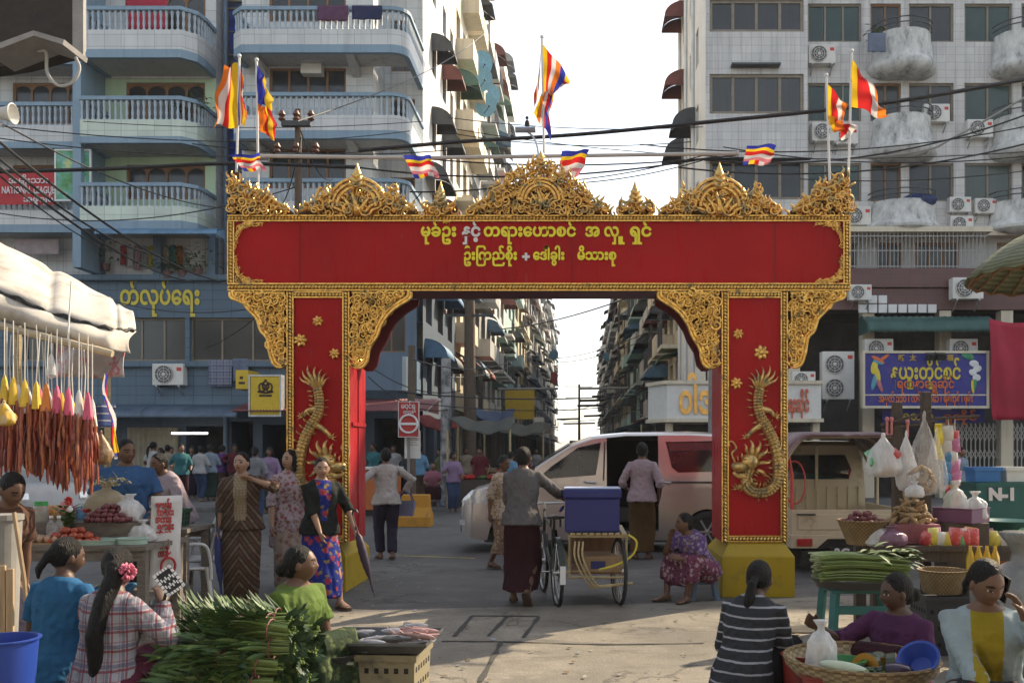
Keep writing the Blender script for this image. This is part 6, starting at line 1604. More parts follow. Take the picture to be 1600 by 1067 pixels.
bask=pattern_cloth('blue_basket_weave','check',[(.16,.19,.36),(.38,.4,.48)],2.2);hand=wpos(bi,bi['arms']['R'][2])
t=thing('shopping_basket','pale blue woven shopping basket carried by the man in white','basket');q=MB();c=Vector((hand.x+.03,hand.y,hand.z-.36))
q.rings([[(c.x+w_*a,c.y+dp*b_,c.z+z) for a,b_ in ((-1,-1),(1,-1),(1,1),(-1,1))] for z,w_,dp in ((0,.1,.07),(.22,.135,.1),(.22,.125,.09),(.02,.09,.06))],cap=False);q.poly([(c.x-.09,c.y-.06,c.z+.02),(c.x+.09,c.y-.06,c.z+.02),(c.x+.09,c.y+.06,c.z+.02),(c.x-.09,c.y+.06,c.z+.02)]);q.build('basket_body',bask,t)
q=MB()
for s_ in (-1,1):q.tube(smooth_path([(c.x-.1,c.y+.09*s_,c.z+.2),(c.x-.06,c.y+.03*s_,c.z+.33),(c.x+.06,c.y+.03*s_,c.z+.33),(c.x+.1,c.y+.09*s_,c.z+.2)],5),.008,6)
q.build('handle',coolm,t,True);rebase(t,c)
stm=mat('blue_plastic_stool',(.08,.13,.2),.5,var=.12)
def stool(label,loc,m,w_=.13,h=.27,rot=0,group=None):
 t=thing('plastic_stool',label,'stool',loc,rot,group);q=MB();q.box((-w_,-w_,h-.025),(w_,w_,h));q.build('seat',m,t,bevel=.012)
 for sx in (-1,1):
  for sy in (-1,1):
   q=MB();q.rings([[(sx*(w_-.03)+a*.022+sx*k*.03,sy*(w_-.03)+b_*.022+sy*k*.03,lerp(h-.026,0,k)) for a,b_ in ((-1,-1),(1,-1),(1,1),(-1,1))] for k in (0,1)]);q.build('leg',m,t)
 z=h-.1
 for s_ in (-1,1):
  q=MB();q.box((-w_,s_*w_-.008,z),(w_,s_*w_+.008,h-.026));q.build('apron',m,t);q=MB();q.box((s_*w_-.008,-w_+.01,z),(s_*w_+.008,w_-.01,h-.026));q.build('apron',m,t)
 return t
a=at(1100,10.3);stool('small blue plastic stool under the woman in purple',(a[0],a[1],0),stm)
# ---- crowd in the background
shirts={'white':(.48,.48,.48),'pale blue':(.3,.38,.46),'purple':(.14,.05,.22),'lavender':(.32,.22,.36),'pink':(.42,.16,.22),'dark grey':(.07,.07,.075),'sky blue':(.16,.32,.48),'olive':(.16,.17,.08),'beige':(.38,.32,.24),'maroon':(.16,.03,.04),'teal':(.05,.18,.2),'striped grey':(.25,.26,.28)}
crowd=[(238,26,'white','long dark hair down her back',160,'pony'),(262,27.5,'beige','half hidden by the shutter',200,'short'),(312,27,'white','standing by the lit doorway, blue jeans',170,'short'),(328,27.4,'pale blue','next to the white shirt by the doorway',190,'short'),(346,28.2,'purple','right of the lit doorway',150,'short'),(300,28.6,'dark grey','in the shop doorway shade',20,'short'),(283,25.4,'teal','small, behind the leaning man',30,'short'),(398,21,'striped grey','with a dark shoulder strap, behind the batik dress',190,'low_bun'),(421,24,'lavender','before the yellow shop doorway',20,'bob'),(268,29,'olive','deep in the crowd at the shutter',10,'bun'),(252,29.4,'pink','at the back of the crowd near the shutter',340,'bob'),(366,28,'maroon','left of the yellow shop doorway',40,'short'),
   (708,24.6,'lavender','blue skirt, on the pavement left of the van',20,'low_bun'),(750,27.0,'maroon','wide hat, minding a street stall beyond the van',0,'short'),(655,25.5,'sky blue','behind the no entry sign',170,'short'),(640,27,'dark grey','under the red awning',30,'short'),(797,24,'sky blue','behind the van bonnet',150,'short'),(816,25,'maroon','behind the van windscreen',160,'bun'),(728,31,'beige','small, far along the left side',0,'short'),(838,42,'white','far down the street',0,'short'),(690,28,'olive','under the street tarps',320,'bun'),(585,27,'teal','behind the left pillar under the awning',340,'short'),(615,28,'white','at the orange counter',10,'short'),
   (1420,22,'white','beyond the hanging bags',180,'short'),(1500,23,'pale blue','near the lattice gates',20,'bun'),(1180,25,'dark grey','in the shopfront behind the right pillar',0,'short')]
bots=[navy,maroonl,dcol('blue_jeans',(.05,.08,.16)),dcol('dark_green_longyi',(.03,.06,.05)),dcol('brown_check',(.12,.07,.05))]
for i,(px,d,c,w_,f_,hr) in enumerate(crowd):
 x=(px-CX)*d/F;z=.13 if d>24.5 and (x<-4.2 or x>3.1) else 0
 jeans='jeans' in w_
 person(('woman' if hr in ('pony','bun','bob','low_bun') else 'man')+' in '+c+' top, '+w_,(x,d,z),f_,rnd.uniform(1.5,1.66),top=dcol('crowd_'+c.replace(' ','_'),shirts[c]),sleeve=rnd.choice(['short','half','long']),bottom='trousers' if jeans else rnd.choice(['longyi','longyi','trousers']),bcol=bots[2] if jeans else bots[i % 5],skin_=rnd.choice(['brown','tan']),hair=hr,near=0 if d>22.5 else 1,head=(rnd.uniform(-25,25),rnd.uniform(-5,15)),LF=(.08,rnd.uniform(-.1,.15),.075),RF=(-.08,rnd.uniform(-.1,.1),.075),LH=(.2,rnd.uniform(0,.3),rnd.uniform(.8,1.0)),RH=(-.2,rnd.uniform(0,.3),rnd.uniform(.8,1.1)),group='people in the background crowd',shoes=False)
person('woman in pink top sitting on a blue stool beside the pavement',((676-CX)*25/F,25,.13),10,1.55,posture='sit',pelvis=.45,lean=(6,14),LF=(.12,.34,.075),RF=(-.12,.34,.075),LH=(.1,.3,.6),RH=(-.1,.3,.6),top=dcol('crowd_pink',shirts['pink']),bottom='longyi',bcol=maroonl,hair='bun',near=0,group='people in the background crowd',shoes=False)
stool('blue plastic stool under the woman in pink by the pavement',((676-CX)*25/F,25.05,.13),mat('bright_blue_plastic',(.04,.16,.4),.5,var=.1),.16,.4)
person('driver in dark shirt sitting in the minivan',(vx+1.85,vd+.55,.25),-90,1.6,posture='sit',pelvis=.5,lean=(0,-6),LF=(.1,.42,.1),RF=(-.1,.42,.1),LH=(.12,.42,.88),RH=(-.12,.42,.88),top=dcol('crowd_dark grey',shirts['dark grey']),bottom='trousers',bcol=navy,hair='short',near=1,shoes=False)
# ------------------------------------------------------------------ flags, poles and cables
def flagm(name,col):
 m,t,b=new_mat('flag_'+name,.8,0,.1);b.inputs['Base Color'].default_value=(*col,1)
 tr=N(t,'ShaderNodeBsdfTranslucent');tr.inputs[0].default_value=(*col,1);mx=N(t,'ShaderNodeMixShader');mx.inputs[0].default_value=.45
 t.links.new(b.outputs[0],mx.inputs[1]);t.links.new(tr.outputs[0],mx.inputs[2]);t.links.new(mx.outputs[0],t.nodes['Material Output'].inputs[0]);return m
FM=[flagm('blue',(.03,.04,.3)),flagm('yellow',(.7,.45,.02)),flagm('red',(.5,.02,.02)),flagm('white',(.6,.56,.55)),flagm('orange',(.65,.17,.02)),flagm('pink',(.5,.16,.2))]
def flag(name,label,corners,d,order=(0,1,2,3,4),comp=True,amp=.04,seed=0,horiz=False,group=None,parent=None,bend=0):
 """corners in photo px: hoist top, hoist bottom, fly bottom, fly top"""
 a,b_,c,e=[Vector((x,y,0)) for x,y in corners];nu,nv=24,16
 q=MB()
 def fn(u,v):
  p=(a.lerp(b_,v)).lerp(e.lerp(c,v),u);w_=P(p.x,p.y,d)
  w_.y += amp*(math.sin(u*9+v*4+seed)+.6*math.sin(v*11+u*3+seed*2))*(.2+u);w_.z += .4*amp*math.sin(u*7+v*2+seed)*u-bend*u*(1-u);w_.x += .3*amp*math.sin(v*8+seed)*u
  return w_
 q.grid(fn,nu,nv)
 for k in range(len(q.f)):
  i,j=k // nv,k % nv;u,v=((i+.5)/nu,(j+.5)/nv)
  if horiz:u,v=v,u
  if comp and u>.83:q.mi[k]=order[min(4,int(v*5))]
  else:q.mi[k]=order[min(4,int(u/(.83 if comp else 1)*5))]
 return q.build(name,FM,parent,True,angle=None)
def flag_on_pole(label,top,bot,d,specs,group):
 t=thing('flag',label,'flag',(0,0,0),0,group);q=MB();a,b_=P(*top,d),P(*bot,d);q.tube([a,b_],.014,8);q.ell(a,.024,.024,.024,8,6);q.build('pole',whitep,t,True)
 for k,(cor,kw) in enumerate(specs):flag('cloth','',cor,d-.01,parent=t,**kw)
 rebase(t,b_);return t
gf='striped flags on poles over the gateway'
flag_on_pole('striped flag on the outer pole above the gateway\'s left end',(374,88),(368,334),10.75,[([(373,96),(371,200),(330,196),(352,108)],dict(order=(1,1,2,3,4),amp=.05,seed=1,comp=False)),([(374,100),(372,196),(383,196),(381,130)],dict(order=(0,3,2,4,1),amp=.03,seed=2))],gf)
flag_on_pole('drooping blue and orange flag on the inner pole above the gateway\'s left end',(401,94),(404,334),10.75,[([(401,100),(403,166),(427,168),(417,128)],dict(order=(0,0,0,1,1),amp=.05,seed=3,comp=False)),([(403,162),(406,205),(433,220),(426,172)],dict(order=(4,4,2,1,2),amp=.05,seed=4,comp=False))],gf)
flag_on_pole('tall striped flag above the centre of the crest',(847,58),(850,240),10.75,[([(848,70),(850,150),(866,152),(893,122)],dict(order=(1,2,3,4,0),amp=.05,seed=5)),([(846,72),(842,140),(833,175),(842,110)],dict(order=(0,1,3,4,2),amp=.04,seed=6)),([(848,140),(834,178),(858,216),(864,150)],dict(order=(1,4,3,2,0),amp=.06,seed=7))],gf)
flag_on_pole('crumpled striped flag on the inner pole above the gateway\'s right end',(1291,118),(1297,300),10.75,[([(1292,130),(1294,195),(1318,190),(1322,168)],dict(order=(1,2,2,3,4),amp=.04,seed=8,comp=False)),([(1294,180),(1300,205),(1322,215),(1340,200)],dict(order=(1,4,4,2,3),amp=.06,seed=9,comp=False))],gf)
flag_on_pole('spread striped flag on the outer pole above the gateway\'s right end',(1331,80),(1325,300),10.75,[([(1331,92),(1328,166),(1389,184),(1372,148)],dict(order=(1,2,2,3,4),amp=.05,seed=10,comp=False))],gf)
gs_='small striped flags strung along the crest'
for lb,cor,sd in (('small striped flag strung at the left end of the crest',[(358,241),(405,242),(414,266),(382,268)],1),('small striped flag strung left of the central crest',[(630,243),(672,244),(687,276),(648,279)],2),('faded pink small flag strung right of the central crest',[(878,236),(921,234),(906,272),(869,286)],3),('bright small striped flag on the right of the crest',[(1167,228),(1214,226),(1204,256),(1160,258)],4)):
 o=flag('small_flag',lb,[cor[0],cor[3],cor[2],cor[1]],10.55,order=(0,1,2,3,5),amp=.03,seed=sd,horiz=True);tag(o,lb,'flag',gs_)
for lb,a,b_ in (('pale tube pole lying level behind the left half of the crest',(405,244),(652,247)),('long pale tube pole level behind the right part of the crest',(662,247),(1152,240))):
 q=MB();q.tube([P(*a,10.95),P(*b_,10.95)],.022,8);q.tube([P(*b_,10.95),P(b_[0]+2,b_[1],10.95)],.032,8);tag(q.build('tube_pole',mat('pale_grey_pipe',(.4,.4,.39),.5,var=.1),None,True),lb,'pole','tube poles behind the crest')
cab_m=mat('black_cable',(.015,.015,.016),.6,var=.1);cab_g=mat('grey_cable',(.22,.22,.21),.6,var=.1)
def cable(label,pts,r=.011,sag=0,m=None,grp='overhead cables'):
 """pts: (px, py, distance); sag in metres between neighbours"""
 w_=[P(*p) for p in pts];out=[]
 if len(w_)>2:out=smooth_path(w_,8)
 else:out=[w_[0].lerp(w_[1],k/20)-Vector((0,0,4*sag*(k/20)*(1-k/20))) for k in range(21)]
 q=MB();q.tube(out,r,5);return tag(q.build('cable',m or cab_m,None,True),label,'cable',grp)
cable('thick cable bundle sagging across the right side over the flags',[(560,236,14),(720,222,14),(900,211,14),(1100,192,13.5),(1380,162,13),(1640,118,13)],.03)
cable('thick dark cable level across the left facade to the gateway',[(-40,270,14),(180,264,14),(362,256,14),(560,262,14)],.03)
cable('pale cable rising to the right edge past the round balconies',[(1180,258,15),(1420,240,15),(1500,210,15),(1640,130,15)],.018,m=cab_g)
for i,(a,b_,sg,r) in enumerate([((-20,206,12),(345,440,24),.3,.02),((-20,232,12),(250,400,22),.25,.018),((-20,246,12),(300,440,26),.3,.02),((-20,258,12),(200,400,24),.2,.012),((-20,180,12),(440,320,24),.5,.012),((-20,195,18),(640,205,26),.3,.012),((-20,214,18),(660,226,26),.35,.012),((130,190,22),(660,190,24),.15,.01),((300,225,20),(700,235,20),.15,.012),((-20,330,20),(470,290,18),.4,.012),((100,440,26),(460,470,20),.5,.012),((430,530,28),(660,300,26),.1,.015),((320,545,27),(480,420,18),.2,.012),((470,205,14),(520,280,20),.25,.01),((470,215,14),(430,320,18),.35,.01),((465,190,14),(760,50,40),.3,.012)]):
 cable('thin cable strand number one of the tangle before the left facade' if False else 'thin black cable in the tangle before the left facade',[a,b_],r,sg,grp='cables before the left facade')
for i,(a,b_,sg,r) in enumerate([((640,246,13),(1150,243,13),.12,.011),((560,262,14),(1120,245,13),.2,.013),((1100,250,13),(1640,165,13),.3,.012),((1060,262,13),(1640,215,13),.25,.012),((860,285,13),(1110,240,13),.06,.008),((870,288,13),(1120,244,13),.08,.008),((700,184,30),(1110,198,30),.2,.014),((690,206,24),(1080,222,22),.2,.012),((700,200,20),(1640,235,16),.35,.009),((1130,230,16),(1640,240,15),.2,.01),((1000,226,14),(1640,190,14),.25,.01),((1250,280,15),(1640,262,15),.1,.009),((640,300,13),(900,270,13),.08,.011)]):
 cable('thin black cable over the crest and the right facade',[a,b_],r,sg,grp='cables over the crest')
for i,(a,b_,sg,r) in enumerate([((785,514,34),(1010,455,22),.15,.02),((850,560,60),(1010,520,40),.3,.02),((855,566,60),(1010,530,40),.3,.02),((700,590,30),(800,570,60),.2,.02),((620,612,22),(1000,616,26),.15,.018),((640,628,24),(980,632,30),.2,.014),((640,560,22),(830,545,40),.5,.016),((575,570,24),(720,610,26),.3,.014),((575,588,24),(700,640,26),.3,.014),((870,585,80),(960,575,80),.4,.02),((868,640,60),(990,600,36),.4,.014),((1010,500,22),(1110,480,20),.1,.014),((870,655,50),(1000,640,30),.2,.014),((800,600,60),(880,618,90),.2,.02)]):
 cable('thin black cable strung across the street beyond the gateway',[a,b_],r,sg,grp='cables across the street')
for i,(x0,x1,y,d) in enumerate(((778,872,608,40),(905,984,607,44),(925,945,620,60),(906,945,626,66),(902,945,634,72),(912,944,650,80),(870,905,655,90),(880,930,662,100))):
 q=MB();q.tube([P(x0,y,d),P(x1,y-1,d)],.06 if d<50 else .1,6);tag(q.build('street_boom',cab_g if d<50 else cab_m,None),'pole arm sticking out over the far street' if d>50 else ('pale pole arm over the street, left side' if i==0 else 'pale pole arm over the street, right side'),'pole arm','pole arms over the street')
def pole(label,px,py_top,d,r,m,arms=()):
 t=thing('utility_pole',label,'utility pole');a=P(px,py_top,d);q=MB();q.tube([(a.x,d,0),(a.x,d,a.z)],[r*1.15,r*.85],10);q.build('post',m,t,True)
 for (dz,L) in arms:
  q=MB();q.bar((a.x-L/2,d-.1,a.z-dz),(a.x+L/2,d-.1,a.z-dz),.08,.08);bo=q.build('cross_arm',am2,t)
  for k in range(3):q=MB();q.lathe((a.x-L/2+L*k/2,d-.1,a.z-dz+.04),[(.03,0),(.06,.03),(.035,.07),(.06,.1),(.03,.16)],8);q.build('insulator',mat('brown_insulator',(.12,.05,.03),.3,var=.1),bo,True)
 rebase(t,(a.x,d,0));return t
conp=mat('concrete_pole',(.2,.195,.19),.8,var=.25,scale=3);woodp=mat('old_wood_pole',(.1,.075,.055),.85,var=.3,scale=4,stretch=(6,6,1))
pole('dark utility pole with bent brackets behind the left part of the crest',466,172,15,.065,woodp,((.25,.45),(.75,.6)))
pole('banded metal pole on the left pavement behind the no entry sign',697,560,27.5,.16,mat('banded_pole_paint',(.3,.3,.3),.6,col2=(.08,.08,.085),c2amt=.5,scale=3),())
pole('wooden utility pole further along the left side of the street',734,470,32,.2,woodp,((.5,1.6),))
pole('grey metal pole before the white corner fascia',1114,470,20,.1,conp,((.4,.8),))
pole('thin old pole beside the no entry sign',643,540,24,.1,woodp,())
pole('far utility pole in the middle of the street end',905,600,110,.14,woodp,((.3,3),(1.6,3)))
t=thing('street_lamp','blue and white street lamp on a thin arm above the crest','lamp');c=P(821,203,10.95);q=MB();q.rings([[c+Vector((u*.115,.07*a,.03*b_)) for a,b_ in [(math.cos(k),math.sin(k)) for k in [6.2832*z/10 for z in range(10)]]] for u in (-1,-.8,0,.8,1)]);q.build('lamp_head',mat('pale_blue_enamel',(.3,.36,.48),.4,var=.1),t,True)
q=MB();q.tube(smooth_path([c+Vector((.03,0,-.03)),P(834,216,10.95),P(841,240,10.9),P(843,300,10.7)],5),.012,6);q.build('arm',steel,t,True)
q=MB();q.ell(c+Vector((.02,0,.065)),.03,.025,.05,8,6);q.ell(c+Vector((.02,-.03,.125)),.02,.02,.02,8,6);tag(q.build('perched_bird',black,None,True),'small dark bird perched on the lamp above the crest','bird');rebase(t,c)
# no entry sign, white notice, block
t=thing('no_entry_sign','red no entry sign board with white bar circle on a thin post','sign');d=20.0;x0,x1,z0,z1=frame_of(623,628,654,682,d);sr_=mat('sign_red',(.36,.03,.03),.4,var=.1);q=MB();q.box((x0,d,z0),(x1,d+.03,z1));q.build('board',sr_,t)
c=P(638.5,662,d);r=.185;q=MB();q.tube([(c.x+r*math.cos(a),d-.012,c.z+r*math.sin(a)) for a in [6.2832*k/28 for k in range(29)]],.022,6,cap=False);q.box((c.x-r,d-.02,c.z-.025),(c.x+r,d-.002,c.z+.025));q.build('bar_circle',whitep,t)
q=MB()
for a,b_ in (((x0-.0,z0-.012),(x1,z0)),((x0,z1),(x1,z1+.012))):q.box((a[0],d-.01,a[1]),(b_[0],d+.03,b_[1]))
for xx in (x0-.012,x1):q.box((xx,d-.01,z0-.012),(xx+.012,d+.03,z1+.012))
q.build('board_edge',whitep,t)
text('sign_lettering','မဝင်ရ',letw,.16,(c.x,d-.012,P(0,638,d).z),.3,.002,.004,t);text('sign_lettering','လမ်းသစ်',letw,.1,(c.x,d-.012,P(0,646,d).z),.22,.002,.004,t)
q=MB();q.cyl((c.x-.01,d+.05,0),(c.x-.01,d+.05,z0+.5),.03,8);q.build('post',conp,t,True);rebase(t,(c.x,d,0))
t=thing('notice_board','small white notice hung below the red no entry sign','notice');d=20.12;x0,x1,z0,z1=frame_of(632,673,657,716,d);q=MB();q.box((x0,d,z0),(x1,d+.02,z1));q.build('board',acm,t);q=MB()
for k in range(5):q.box((x0+.04,d-.004,z1-.1-k*.05),(x1-.05-.03*(k % 2),d-.001,z1-.085-k*.05))
text('print','OK',trim,.14,((x0+x1)/2+.05,d-.006,z1-.1),.14,0,.002,t);q.build('print_line',cab_g,t);rebase(t,((x0+x1)/2,d,z0))
t=thing('concrete_block','orange yellow painted concrete block at the foot of the no entry sign','barrier');d=19.8;x0,x1=P(617,0,d).x,P(672,0,d).x;q=MB();q.rings([[(x0,d,0),(x1,d,0),(x1,d+.5,0),(x0,d+.5,0)],[(x0,d,.2),(x1,d,.2),(x1,d+.5,.2),(x0,d+.5,.2)],[(x0+.04,d+.12,.4),(x1-.04,d+.12,.4),(x1-.04,d+.42,.4),(x0+.04,d+.42,.4)],[(x0+.05,d+.13,.66),(x1-.05,d+.13,.66),(x1-.05,d+.4,.66),(x0+.05,d+.4,.66)]]);q.build('block',mat('orange_yellow_paint',(.42,.2,.015),.6,col2=(.2,.11,.03),c2amt=.6,scale=4),t,bevel=.015);rebase(t,((x0+x1)/2,d+.25,0))
t=thing('orange_counter','orange street counter with goods on top behind the left pillar','counter');d=23.0;x0,x1,z0,z1=frame_of(560,733,617,790,d);q=MB();q.box((x0,d,.15),(x1,d+.8,z1));q.build('counter_body',mat('orange_panel',(.4,.12,.03),.5,var=.15),t,bevel=.01);q=MB();q.box((x0-.05,d-.05,z1),(x1+.05,d+.85,z1+.05));q.build('counter_top',acm,t)
q=MB();q.box((x0+.05,d+.05,0),(x1-.05,d+.75,.15));q.build('counter_base',black,t);rebase(t,((x0+x1)/2,d+.4,0))
# ------------------------------------------------------------------ market pieces
plank=mat('grey_market_wood',(.14,.12,.1),.8,var=.35,scale=4,stretch=(2,10,10),bump=.3);darkwood=mat('dark_wet_wood',(.06,.045,.035),.7,var=.4,scale=5,stretch=(8,8,1),bump=.3);tanwood=mat('tan_boards',(.34,.24,.14),.7,var=.25,scale=4,stretch=(8,8,1))
def table(label,x0,x1,y0,y1,z,m=plank,th=.04,leg=.035,group=None,shelf=None):
 t=thing('market_table',label,'table');q=MB();n=max(3,int((y1-y0)/.16))
 for k in range(n):q.box((x0,lerp(y0,y1,k/n)+.004,z-th),(x1,lerp(y0,y1,(k+1)/n)-.004,z-.003*(k % 2)))
 q.build('table_top',m,t)
 q=MB();q.box((x0+.03,y0+.03,z-th-.09),(x1-.03,y0+.06,z-th-.001));q.box((x0+.03,y1-.06,z-th-.09),(x1-.03,y1-.03,z-th-.001));q.build('apron',m,t)
 for x in (x0+.06,x1-.06):
  for y in (y0+.08,y1-.08):q=MB();q.box((x-leg,y-leg,0),(x+leg,y+leg,z-th-.001));q.build('leg',m,t)
 if shelf:q=MB();q.box((x0+.05,y0+.1,shelf),(x1-.05,y1-.1,shelf+.03));q.build('shelf',m,t)
 rebase(t,((x0+x1)/2,(y0+y1)/2,0));return t
def weave(name,a,b_):
 m,t,b=new_mat(name,.75);v=coords(t);s=sep(t,v);ang=N(t,'ShaderNodeMath',operation='ARCTAN2');t.links.new(s[1],ang.inputs[0]);t.links.new(s[0],ang.inputs[1])
 ck=N(t,'ShaderNodeTexChecker');ck.inputs['Scale'].default_value=1;cb=N(t,'ShaderNodeCombineXYZ');t.links.new(math_n(t,'MULTIPLY',ang.outputs[0],11),cb.inputs[0]);t.links.new(math_n(t,'MULTIPLY',s[2],60),cb.inputs[1]);t.links.new(cb.outputs[0],ck.inputs['Vector']);ck.inputs['Color1'].default_value=(*a,1);ck.inputs['Color2'].default_value=(*b_,1)
 n=noise_n(t,v,14,4);t.links.new(mixc(t,ramp(t,n,[(.4,(0,)*3),(.7,(.6,)*3)]),ck.outputs[0],tuple(x*.4 for x in a)),b.inputs['Base Color']);bp=N(t,'ShaderNodeBump');bp.inputs['Strength'].default_value=.5;bp.inputs['Distance'].default_value=.01;t.links.new(ck.outputs['Fac'],bp.inputs['Height']);t.links.new(bp.outputs[0],b.inputs['Normal']);return m
wicker=weave('woven_bamboo',(.27,.18,.08),(.14,.09,.04));wicker2=weave('pale_woven_bamboo',(.36,.28,.16),(.2,.14,.075))
def bowl(name,label,cat,c,r,h,m,flare=.7,group=None,n=24,rim=.012,sx=1,sy=1):
 q=MB();q.lathe((0,0,0),[(.01,.006),(r*flare,.006),(r*flare*1.02,.0),(r*flare+.004,0),(r,h),(r+rim,h+rim*.4),(r+rim,h+rim),(r-.004,h+rim),(r*flare-.008,.02),(.01,.02)],n,sx,sy)
 o=q.build(name,m,None,True,loc=c,angle=50);return tag(o,label,cat,group)
def crate(label,c,w_,dp,h,m,rot=0,group=None,slots=3,flare=1.06):
 t=thing('plastic_crate',label,'crate',c,rot,group);q=MB();th=.012
 def R4(k,z,o):return [(a*(w_/2*k-o),b_*(dp/2*k-o),z) for a,b_ in ((-1,-1),(1,-1),(1,1),(-1,1))]
 q.rings([R4(1,0,0),R4(flare,h,0),R4(flare,h,th),R4(1,th,th)]);q.build('tub',m,t)
 q=MB();q.rings([R4(flare,h-.035,-.012),R4(flare,h+.004,-.014),R4(flare,h+.004,th),R4(flare,h-.03,th*.9)]);q.build('rim',m,t)
 sl=MB()
 for s_ in (-1,1):
  n=max(3,int(w_/.06))
  for r_ in range(slots):
   z=h*(.2+.55*r_/max(1,slots-1) if slots>1 else .5);f=lerp(1,flare,z/h)
   for k in range(n):x=lerp(-w_/2*.82,w_/2*.82,k/(n-1));sl.box((x-.013,s_*(dp/2*f+.0015)-.001,z-.016),(x+.013,s_*(dp/2*f+.0015)+.001,z+.016))
   nn=max(3,int(dp/.06))
   for k in range(nn):y=lerp(-dp/2*.8,dp/2*.8,k/(nn-1));sl.box((s_*(w_/2*f+.0015)-.001,y-.013,z-.016),(s_*(w_/2*f+.0015)+.001,y+.013,z+.016))
 if slots:sl.build('slot_pattern',dark,t)
 return t
def blob(name,r,m,sq=(1,1,1),lump=.12,freq=6,seed=0,tip=0,stem=None):
 """natural lumpy solid resting on z = 0"""
 q=MB();q.ell((0,0,r*sq[2]),r*sq[0],r*sq[1],r*sq[2],14,10);me=q.mesh(name,m,True)
 for v in me.vertices:
  p=v.co-Vector((0,0,r*sq[2]));k=1+lump*noise.noise(Vector(v.co)*freq/r*.15+Vector((seed,seed*2,0)))
  if tip and p.z>0:f=p.z/(r*sq[2]);k *= 1-tip*f*f;
  v.co=Vector((0,0,r*sq[2]))+p*k
 return me
def scatter(name,label,cat,mes,group,pts,rng=(.85,1.15),tilt=.5):
 for i,p in enumerate(pts):
  o=bpy.data.objects.new(name,mes[i % len(mes)]);COL.objects.link(o);o.location=p;s_=rnd.uniform(*rng);o.scale=(s_,s_,s_);o.rotation_euler=(rnd.uniform(-tilt,tilt),rnd.uniform(-tilt,tilt),rnd.uniform(0,6.28));tag(o,label,cat,group)
def heap(c,rx,ry,h,step,r):
 """points of a mound: rings laid on a cone, bottom up"""
 out=[];z=0;L=max(1,int(h/step))
 for l in range(L+1):
  f=1-l/(L+1);a,b_=rx*f,ry*f;n=max(1,int(2*math.pi*max(a,b_)/(r*2)))
  for k in range(n):t=6.2832*(k+.5*l)/n;out.append((c[0]+a*math.cos(t),c[1]+b_*math.sin(t),c[2]+l*step))
  if a>r*2.2 and l==0:
   n=max(1,int(2*math.pi*a*.5/(r*2)))
   for k in range(n):t=6.2832*k/n;out.append((c[0]+a*.5*math.cos(t),c[1]+b_*.5*math.sin(t),c[2]+step*.5))
 return out
def plasticm(name,col,tr=.35,rough=.25):
 m,t,b=new_mat(name,rough,0,.5);b.inputs['Base Color'].default_value=(*col,1);b.inputs['Subsurface Weight'].default_value=.4;b.inputs['Subsurface Radius'].default_value=(.1,.1,.1)
 tp=N(t,'ShaderNodeBsdfTransparent');mx=N(t,'ShaderNodeMixShader');v=coords(t);n=noise_n(t,coords(t,scale=(1,1,.35)),16,3);f=ramp(t,n,[(.3,(1-tr-.12,)*3),(.7,(min(1,1-tr+.12),)*3)]);t.links.new(f,mx.inputs[0]);t.links.new(tp.outputs[0],mx.inputs[1]);t.links.new(b.outputs[0],mx.inputs[2]);t.links.new(mx.outputs[0],t.nodes['Material Output'].inputs[0])
 bp=N(t,'ShaderNodeBump');bp.inputs['Strength'].default_value=.8;bp.inputs['Distance'].default_value=.03;t.links.new(n,bp.inputs['Height']);t.links.new(bp.outputs[0],b.inputs['Normal']);return m
clearp=plasticm('clear_bag_plastic',(.66,.66,.66),.8);milkp=plasticm('milky_bag_plastic',(.68,.68,.68),.38,.3)
def bag(name,label,c,w_,dp,h,m,knot=.25,seed=0,hang=True,cat='bag',group=None,parts=()):
 """crumpled bag; c is the knot (hanging) or the base centre (standing)"""
 q=MB();n=26;m_=18
 prof=[(.06,0),(.12,-.06),(.1,-.1),(.3,-.2),(.6,-.36),(.85,-.55),(1,-.75),(.92,-.9),(.6,-.98),(.1,-1.0)] if hang else [(.1,0),(.85,.01),(1,.12),(1.02,.35),(.9,.58),(.55,.74),(.25,.8),(.2,.86),(.45,1.0),(.42,1.01)]
 for k in range(len(prof)):pass
 rings=[]
 pr=[(r_,z_) for r_,z_ in prof]
 for i in range(m_+1):
  u=i/m_*(len(pr)-1);j=min(int(u),len(pr)-2);r_=lerp(pr[j][0],pr[j+1][0],u-j);z_=lerp(pr[j][1],pr[j+1][1],u-j);ring_=[]
  for k in range(n):
   a=6.2832*k/n;cr=1+.24*noise.noise(Vector((math.cos(a)*2.2,math.sin(a)*2.2,z_*4+seed)))+.2*(.3-abs(noise.noise(Vector((math.cos(a)*4,math.sin(a)*4,z_*7+seed)))))
   ring_.append((r_*w_/2*math.cos(a)*cr,r_*dp/2*math.sin(a)*cr,z_*h))
  rings.append(ring_)
 q.rings(rings);o=q.build(name,m,None,True,loc=c,angle=None);return tag(o,label,cat,group)
GL=[mat('leaf_green_%d' % k,c,.55,var=.35,scale=9,spec=.4) for k,c in enumerate([(.035,.075,.018),(.06,.11,.025),(.025,.055,.022),(.1,.14,.035)])]
stemm=mat('pale_green_stem',(.13,.18,.05),.5,var=.3,scale=8,spec=.4)
